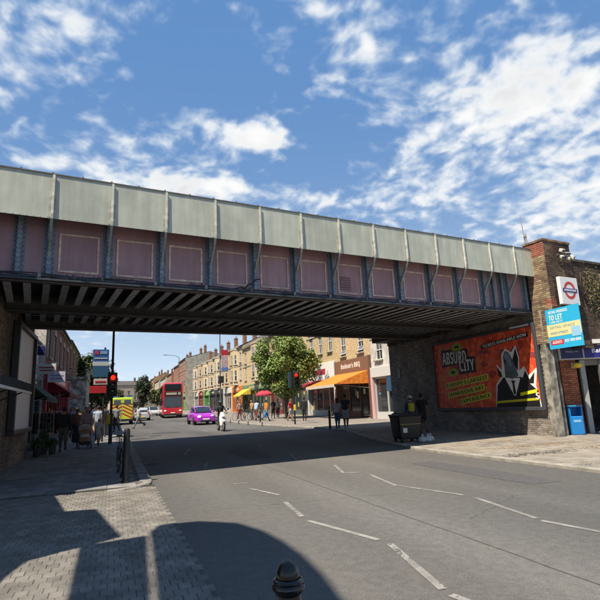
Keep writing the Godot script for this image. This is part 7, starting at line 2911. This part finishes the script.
func make_stroller(at: Vector3, turn: float) -> void:
	var t := thing("pushchair", "pushchair with a pale hood and dark frame pushed on the left pavement", "pushchair", at, turn)
	var mb: MB
	for e in [[-0.24, 0.35, 0.09], [0.24, 0.35, 0.09], [-0.28, -0.3, 0.12], [0.28, -0.3, 0.12]]:
		mb = MB.new()
		mb.col = lin(0.02, 0.02, 0.02)
		for k in 3:
			ring_tube(mb, Vector3(e[0], e[2], e[1]), e[2] * (0.4 + 0.25 * k), 0.02, 12)
		put(mb, "wheel", M.rubber, t)
	mb = MB.new()
	mb.col = lin(0.1, 0.1, 0.11)
	for sd in [-1.0, 1.0]:
		mb.tube([Vector3(0.24 * sd, 0.1, 0.35), Vector3(0.25 * sd, 0.55, -0.05), Vector3(0.25 * sd, 1.02, -0.5)], 0.016)
		mb.tube([Vector3(0.27 * sd, 0.12, -0.3), Vector3(0.25 * sd, 0.55, -0.02)], 0.016)
	mb.tube([Vector3(-0.25, 1.02, -0.5), Vector3(0.25, 1.02, -0.5)], 0.02)
	put(mb, "frame", M.satin, t)
	mb = MB.new()
	mb.col = lin(0.32, 0.2, 0.12)
	var rings := []
	for e in [[0.3, 0.30, 0.20], [0.42, 0.20, 0.24], [0.5, 0.0, 0.25], [0.62, -0.12, 0.25], [0.88, -0.22, 0.23]]:
		var ring := []
		for k in 10:
			var an := TAU * k / 10
			ring.append(Vector3(cos(an) * e[2], e[0] + sin(an) * 0.06, e[1] - 0.04 + sin(an) * 0.05))
		rings.append(ring)
	mb.loft(rings)
	put(mb, "seat", M.cloth, t)
	mb = MB.new()
	mb.col = lin(0.45, 0.36, 0.28)
	rings = []
	for k in 7:
		var an := PI * (0.12 + 0.55 * k / 6.0)
		var ring := []
		for p in 7:
			var u := p / 6.0 * 2.0 - 1.0
			ring.append(Vector3(u * 0.25, 0.66 + sin(an) * 0.36 * (1.0 - 0.35 * u * u), -0.1 + cos(an) * 0.34))
		rings.append(ring)
	mb.loft(rings, false, false)
	put(mb, "hood", M.canvas, t)
	mb = MB.new()
	mb.col = lin(0.6, 0.55, 0.5)
	mb.ell(Vector3(0, 0.52, 0.08), Vector3(0.19, 0.1, 0.22), 10, 6)
	put(mb, "blanket", M.cloth, t)
	mb = MB.new()
	mb.col = lin(0.04, 0.04, 0.045)
	mb.rbox(Vector3(0, 0.24, 0.0), Vector3(0.44, 0.18, 0.5), 0.04)
	put(mb, "basket", M.cloth, t)

func spot(x: float, z: float, side: int) -> Vector3:
	return Vector3(x, gy(z) + (LH if side < 0 else (RH if side > 0 else 0.0)), z)

func make_people() -> void:
	var dark := lin(0.16, 0.09, 0.06)
	# left pavement
	person("person in a dark jacket and khaki trousers walking away past the potted plants", spot(-1.78, -22.4, -1), PI + 0.1, {"h": 1.74, "cell": 0.024, "top": lin(0.02, 0.02, 0.022), "legs": lin(0.10, 0.085, 0.06), "sleeves": true, "step": 0.45, "arms": [-0.3, 0.35]})
	bag("black carrier bag held beside the person in the dark jacket", spot(-1.32, -22.3, -1) + Vector3(0, 0.36, 0), lin(0.012, 0.012, 0.014))
	make_stroller(spot(-1.06, -23.9, -1), 0.1)
	person("person with dark hair in a pale top pushing the pushchair", spot(-1.05, -24.95, -1), 0.06, {"h": 1.66, "cell": 0.026, "top": lin(0.35, 0.27, 0.28), "legs": lin(0.02, 0.02, 0.025), "arms": [0.45, 0.45], "elbows": [0.55, 0.55], "inward": 0.0, "step": 0.3, "long_hair": true})
	person("small child in white shirt and shorts walking behind the pushchair", spot(-0.52, -24.6, -1), PI - 0.2, {"h": 1.16, "cell": 0.022, "top": lin(0.6, 0.6, 0.62), "legs": lin(0.55, 0.55, 0.56), "shorts": true, "hair": lin(0.22, 0.15, 0.06), "step": 0.4})
	person("adult in a pale blue top standing behind the white-clad child", spot(-0.66, -28.6, -1), PI, {"h": 1.72, "top": lin(0.38, 0.45, 0.55), "legs": lin(0.05, 0.06, 0.09), "step": 0.2})
	person("person in brown top carrying a blue bag outside the red awning shop", spot(-1.62, -27.6, -1), PI - 0.4, {"h": 1.68, "top": lin(0.26, 0.12, 0.06), "legs": lin(0.05, 0.06, 0.1), "skin": dark, "step": 0.3, "arms": [0.2, -0.2]})
	bag("bright blue bag beside the person in brown", spot(-1.25, -27.5, -1) + Vector3(0, 0.4, 0), lin(0.02, 0.10, 0.32), 0.34, 0.4)
	person("person in blue and white stripes farther along the left shops", spot(-2.0, -31.5, -1), 0.4, {"h": 1.72, "top": lin(0.16, 0.22, 0.42), "legs": lin(0.03, 0.03, 0.04), "step": 0.25})
	person("person in dark clothes left of the traffic signal column", spot(-0.42, -31.0, -1), PI, {"h": 1.76, "top": lin(0.03, 0.025, 0.04), "legs": lin(0.02, 0.02, 0.025), "step": 0.25, "sleeves": true})
	person("person in grey just right of the traffic signal column", spot(0.3, -36.5, -1), PI + 0.3, {"h": 1.74, "top": lin(0.22, 0.24, 0.25), "legs": lin(0.05, 0.05, 0.05), "step": 0.35, "cell": 0.034})
	person("person in a white shirt crossing the road behind the yellow van", spot(1.95, -41.6, 0), -PI / 2 + 0.2, {"h": 1.72, "top": lin(0.55, 0.54, 0.56), "legs": lin(0.14, 0.14, 0.15), "skin": lin(0.3, 0.18, 0.12), "step": 0.62, "arms": [0.45, -0.4], "elbows": [0.7, 0.4], "cell": 0.034})
	person("person in a red top walking towards us under the red awning", spot(-2.3, -34.0, -1), 0.2, {"h": 1.7, "cell": 0.034, "top": lin(0.35, 0.04, 0.05), "legs": lin(0.05, 0.06, 0.1), "step": 0.4})
	person("person in a white dress far along the left pavement", spot(-1.5, -38.5, -1), 0.1, {"h": 1.66, "cell": 0.036, "top": lin(0.55, 0.53, 0.5), "legs": lin(0.5, 0.48, 0.45), "dress": true, "step": 0.25, "long_hair": true})
	person("person in a navy top beside the sign post on the left pavement", spot(-1.05, -32.5, -1), PI, {"h": 1.78, "cell": 0.034, "top": lin(0.03, 0.045, 0.11), "legs": lin(0.2, 0.18, 0.14), "shorts": true, "step": 0.35})
	person("person in a yellow top far along the left pavement by the tree", spot(-1.9, -43.0, -1), PI, {"h": 1.7, "cell": 0.038, "top": lin(0.5, 0.4, 0.05), "legs": lin(0.04, 0.05, 0.08), "step": 0.3})
	# right pavement, far
	var C := 0.036
	person("person in a pale pink top among the parked bicycles", spot(11.0, -46.0, 1), 0.5, {"h": 1.68, "cell": C, "top": lin(0.5, 0.33, 0.3), "legs": lin(0.2, 0.04, 0.04), "step": 0.2})
	person("bare-armed person in an orange top beside the bicycles", spot(11.7, -44.2, 1), -1.2, {"h": 1.7, "cell": C, "top": lin(0.5, 0.24, 0.10), "legs": lin(0.05, 0.05, 0.06), "step": 0.2})
	person("person in a light blue shirt bending over the bicycles", spot(11.45, -41.9, 1), 2.4, {"h": 1.72, "cell": C, "top": lin(0.36, 0.46, 0.62), "legs": lin(0.2, 0.05, 0.04), "step": 0.3, "lean": 0.25, "arms": [0.6, 0.5]})
	person("person in orange top and blue trousers walking on the right pavement", spot(11.75, -39.9, 1), 1.9, {"h": 1.74, "cell": C, "top": lin(0.62, 0.20, 0.02), "legs": lin(0.02, 0.14, 0.42), "step": 0.6})
	person("person in a black dress standing on the right pavement", spot(13.8, -44.6, 1), 0.3, {"h": 1.7, "cell": C, "top": lin(0.012, 0.012, 0.014), "legs": lin(0.012, 0.012, 0.014), "step": 0.15, "hair": lin(0.3, 0.2, 0.1)})
	person("person in a white top right of the one in black", spot(14.5, -45.4, 1), -0.4, {"h": 1.72, "cell": C, "top": lin(0.55, 0.52, 0.5), "legs": lin(0.05, 0.05, 0.06), "step": 0.2})
	person("person in a red top and white shorts by the right traffic signal", spot(13.05, -37.6, 1), 0.8, {"h": 1.68, "cell": C, "top": lin(0.5, 0.03, 0.04), "legs": lin(0.5, 0.48, 0.45), "shorts": true, "step": 0.25})
	person("person all in black standing right of the traffic signal", spot(13.75, -36.4, 1), 2.8, {"h": 1.76, "cell": C, "top": lin(0.012, 0.013, 0.016), "legs": lin(0.014, 0.014, 0.018), "sleeves": true, "step": 0.15, "skin": dark})
	# the couple at the edge of the bridge shadow
	person("person in a white top and blue jeans walking beside a taller man", spot(11.5, -25.4, 1), PI - 0.5, {"h": 1.62, "cell": 0.028, "top": lin(0.55, 0.46, 0.48), "legs": lin(0.06, 0.13, 0.24), "step": 0.3, "hair": lin(0.06, 0.03, 0.02), "long_hair": true})
	person("person in a dark patterned shirt and pale shorts beside the black post", spot(12.05, -25.5, 1), PI - 0.5, {"h": 1.82, "cell": 0.028, "top": lin(0.05, 0.045, 0.06), "legs": lin(0.45, 0.45, 0.48), "shorts": true, "step": 0.4, "skin": lin(0.36, 0.2, 0.13), "shoe": lin(0.5, 0.5, 0.5)})
	# the couple by the black container
	person("person in a white hat and blue jeans with a yellow backpack by the container", spot(12.15, -19.1, 1) + Vector3(0, 0, 0), PI - 0.3, {"h": 1.58, "cell": 0.026, "top": lin(0.04, 0.055, 0.11), "legs": lin(0.06, 0.12, 0.22), "sleeves": true, "hat": lin(0.55, 0.52, 0.46), "pack": lin(0.48, 0.42, 0.05), "step": 0.2, "shoe": lin(0.4, 0.4, 0.4)})
	person("person in a black T-shirt and dark shorts walking under the bridge", spot(12.65, -19.0, 1), PI - 0.4, {"h": 1.70, "cell": 0.026, "top": lin(0.012, 0.012, 0.013), "legs": lin(0.02, 0.021, 0.025), "shorts": true, "step": 0.4, "skin": lin(0.22, 0.12, 0.075)})
	parasol("pink-red parasol outside the pub on the right pavement", Vector3(16.2, gy(-54.0) + RH, -55.5), lin(0.5, 0.05, 0.09))

# ---------------------------------------------------------------- everything
func _ready() -> void:
	rng.seed = 20
	fine.seed = 2
	fine.frequency = 0.01
	fine.fractal_octaves = 3
	# camera
	cam = Camera3D.new()
	cam.name = "camera"
	cam.transform = Transform3D(Basis(Vector3(0.937438, -0.042055, 0.345603), Vector3(-0.032087, 0.978016, 0.206046), Vector3(-0.346670, -0.204244, 0.915480)), Vector3(0, 1.62, 0))
	cam.fov = 62.13
	cam.near = 0.05
	cam.far = 2000.0
	cam.current = true
	add_child(cam)
	# sky, exposure
	var we := WorldEnvironment.new()
	we.name = "world_environment"
	var env := Environment.new()
	env.background_mode = Environment.BG_SKY
	var sky := Sky.new()
	sky.sky_material = make_sky()
	env.sky = sky
	env.tonemap_mode = Environment.TONE_MAPPER_LINEAR
	env.tonemap_exposure = 2.05
	env.sdfgi_enabled = true
	env.ssao_enabled = true
	env.ssil_enabled = true
	we.environment = env
	add_child(we)
	# sun: from the left and a little behind, 57 degrees up
	var sun := DirectionalLight3D.new()
	sun.name = "sun"
	sun.light_energy = 1.3
	sun.light_color = Color(1.0, 0.95, 0.87)
	sun.light_angular_distance = 0.5
	sun.shadow_enabled = true
	add_child(sun)
	sun.look_at_from_position(Vector3.ZERO, Vector3(2.6, -4.6, -1.5), Vector3.UP)
	make_materials()
	make_ground()
	make_bridge()
	make_abutments()
	make_pier()
	make_left_pier()
	make_station()
	make_billboard()
	make_buildings()
	make_trees()
	make_street_furniture()
	make_vehicles()
	make_people()
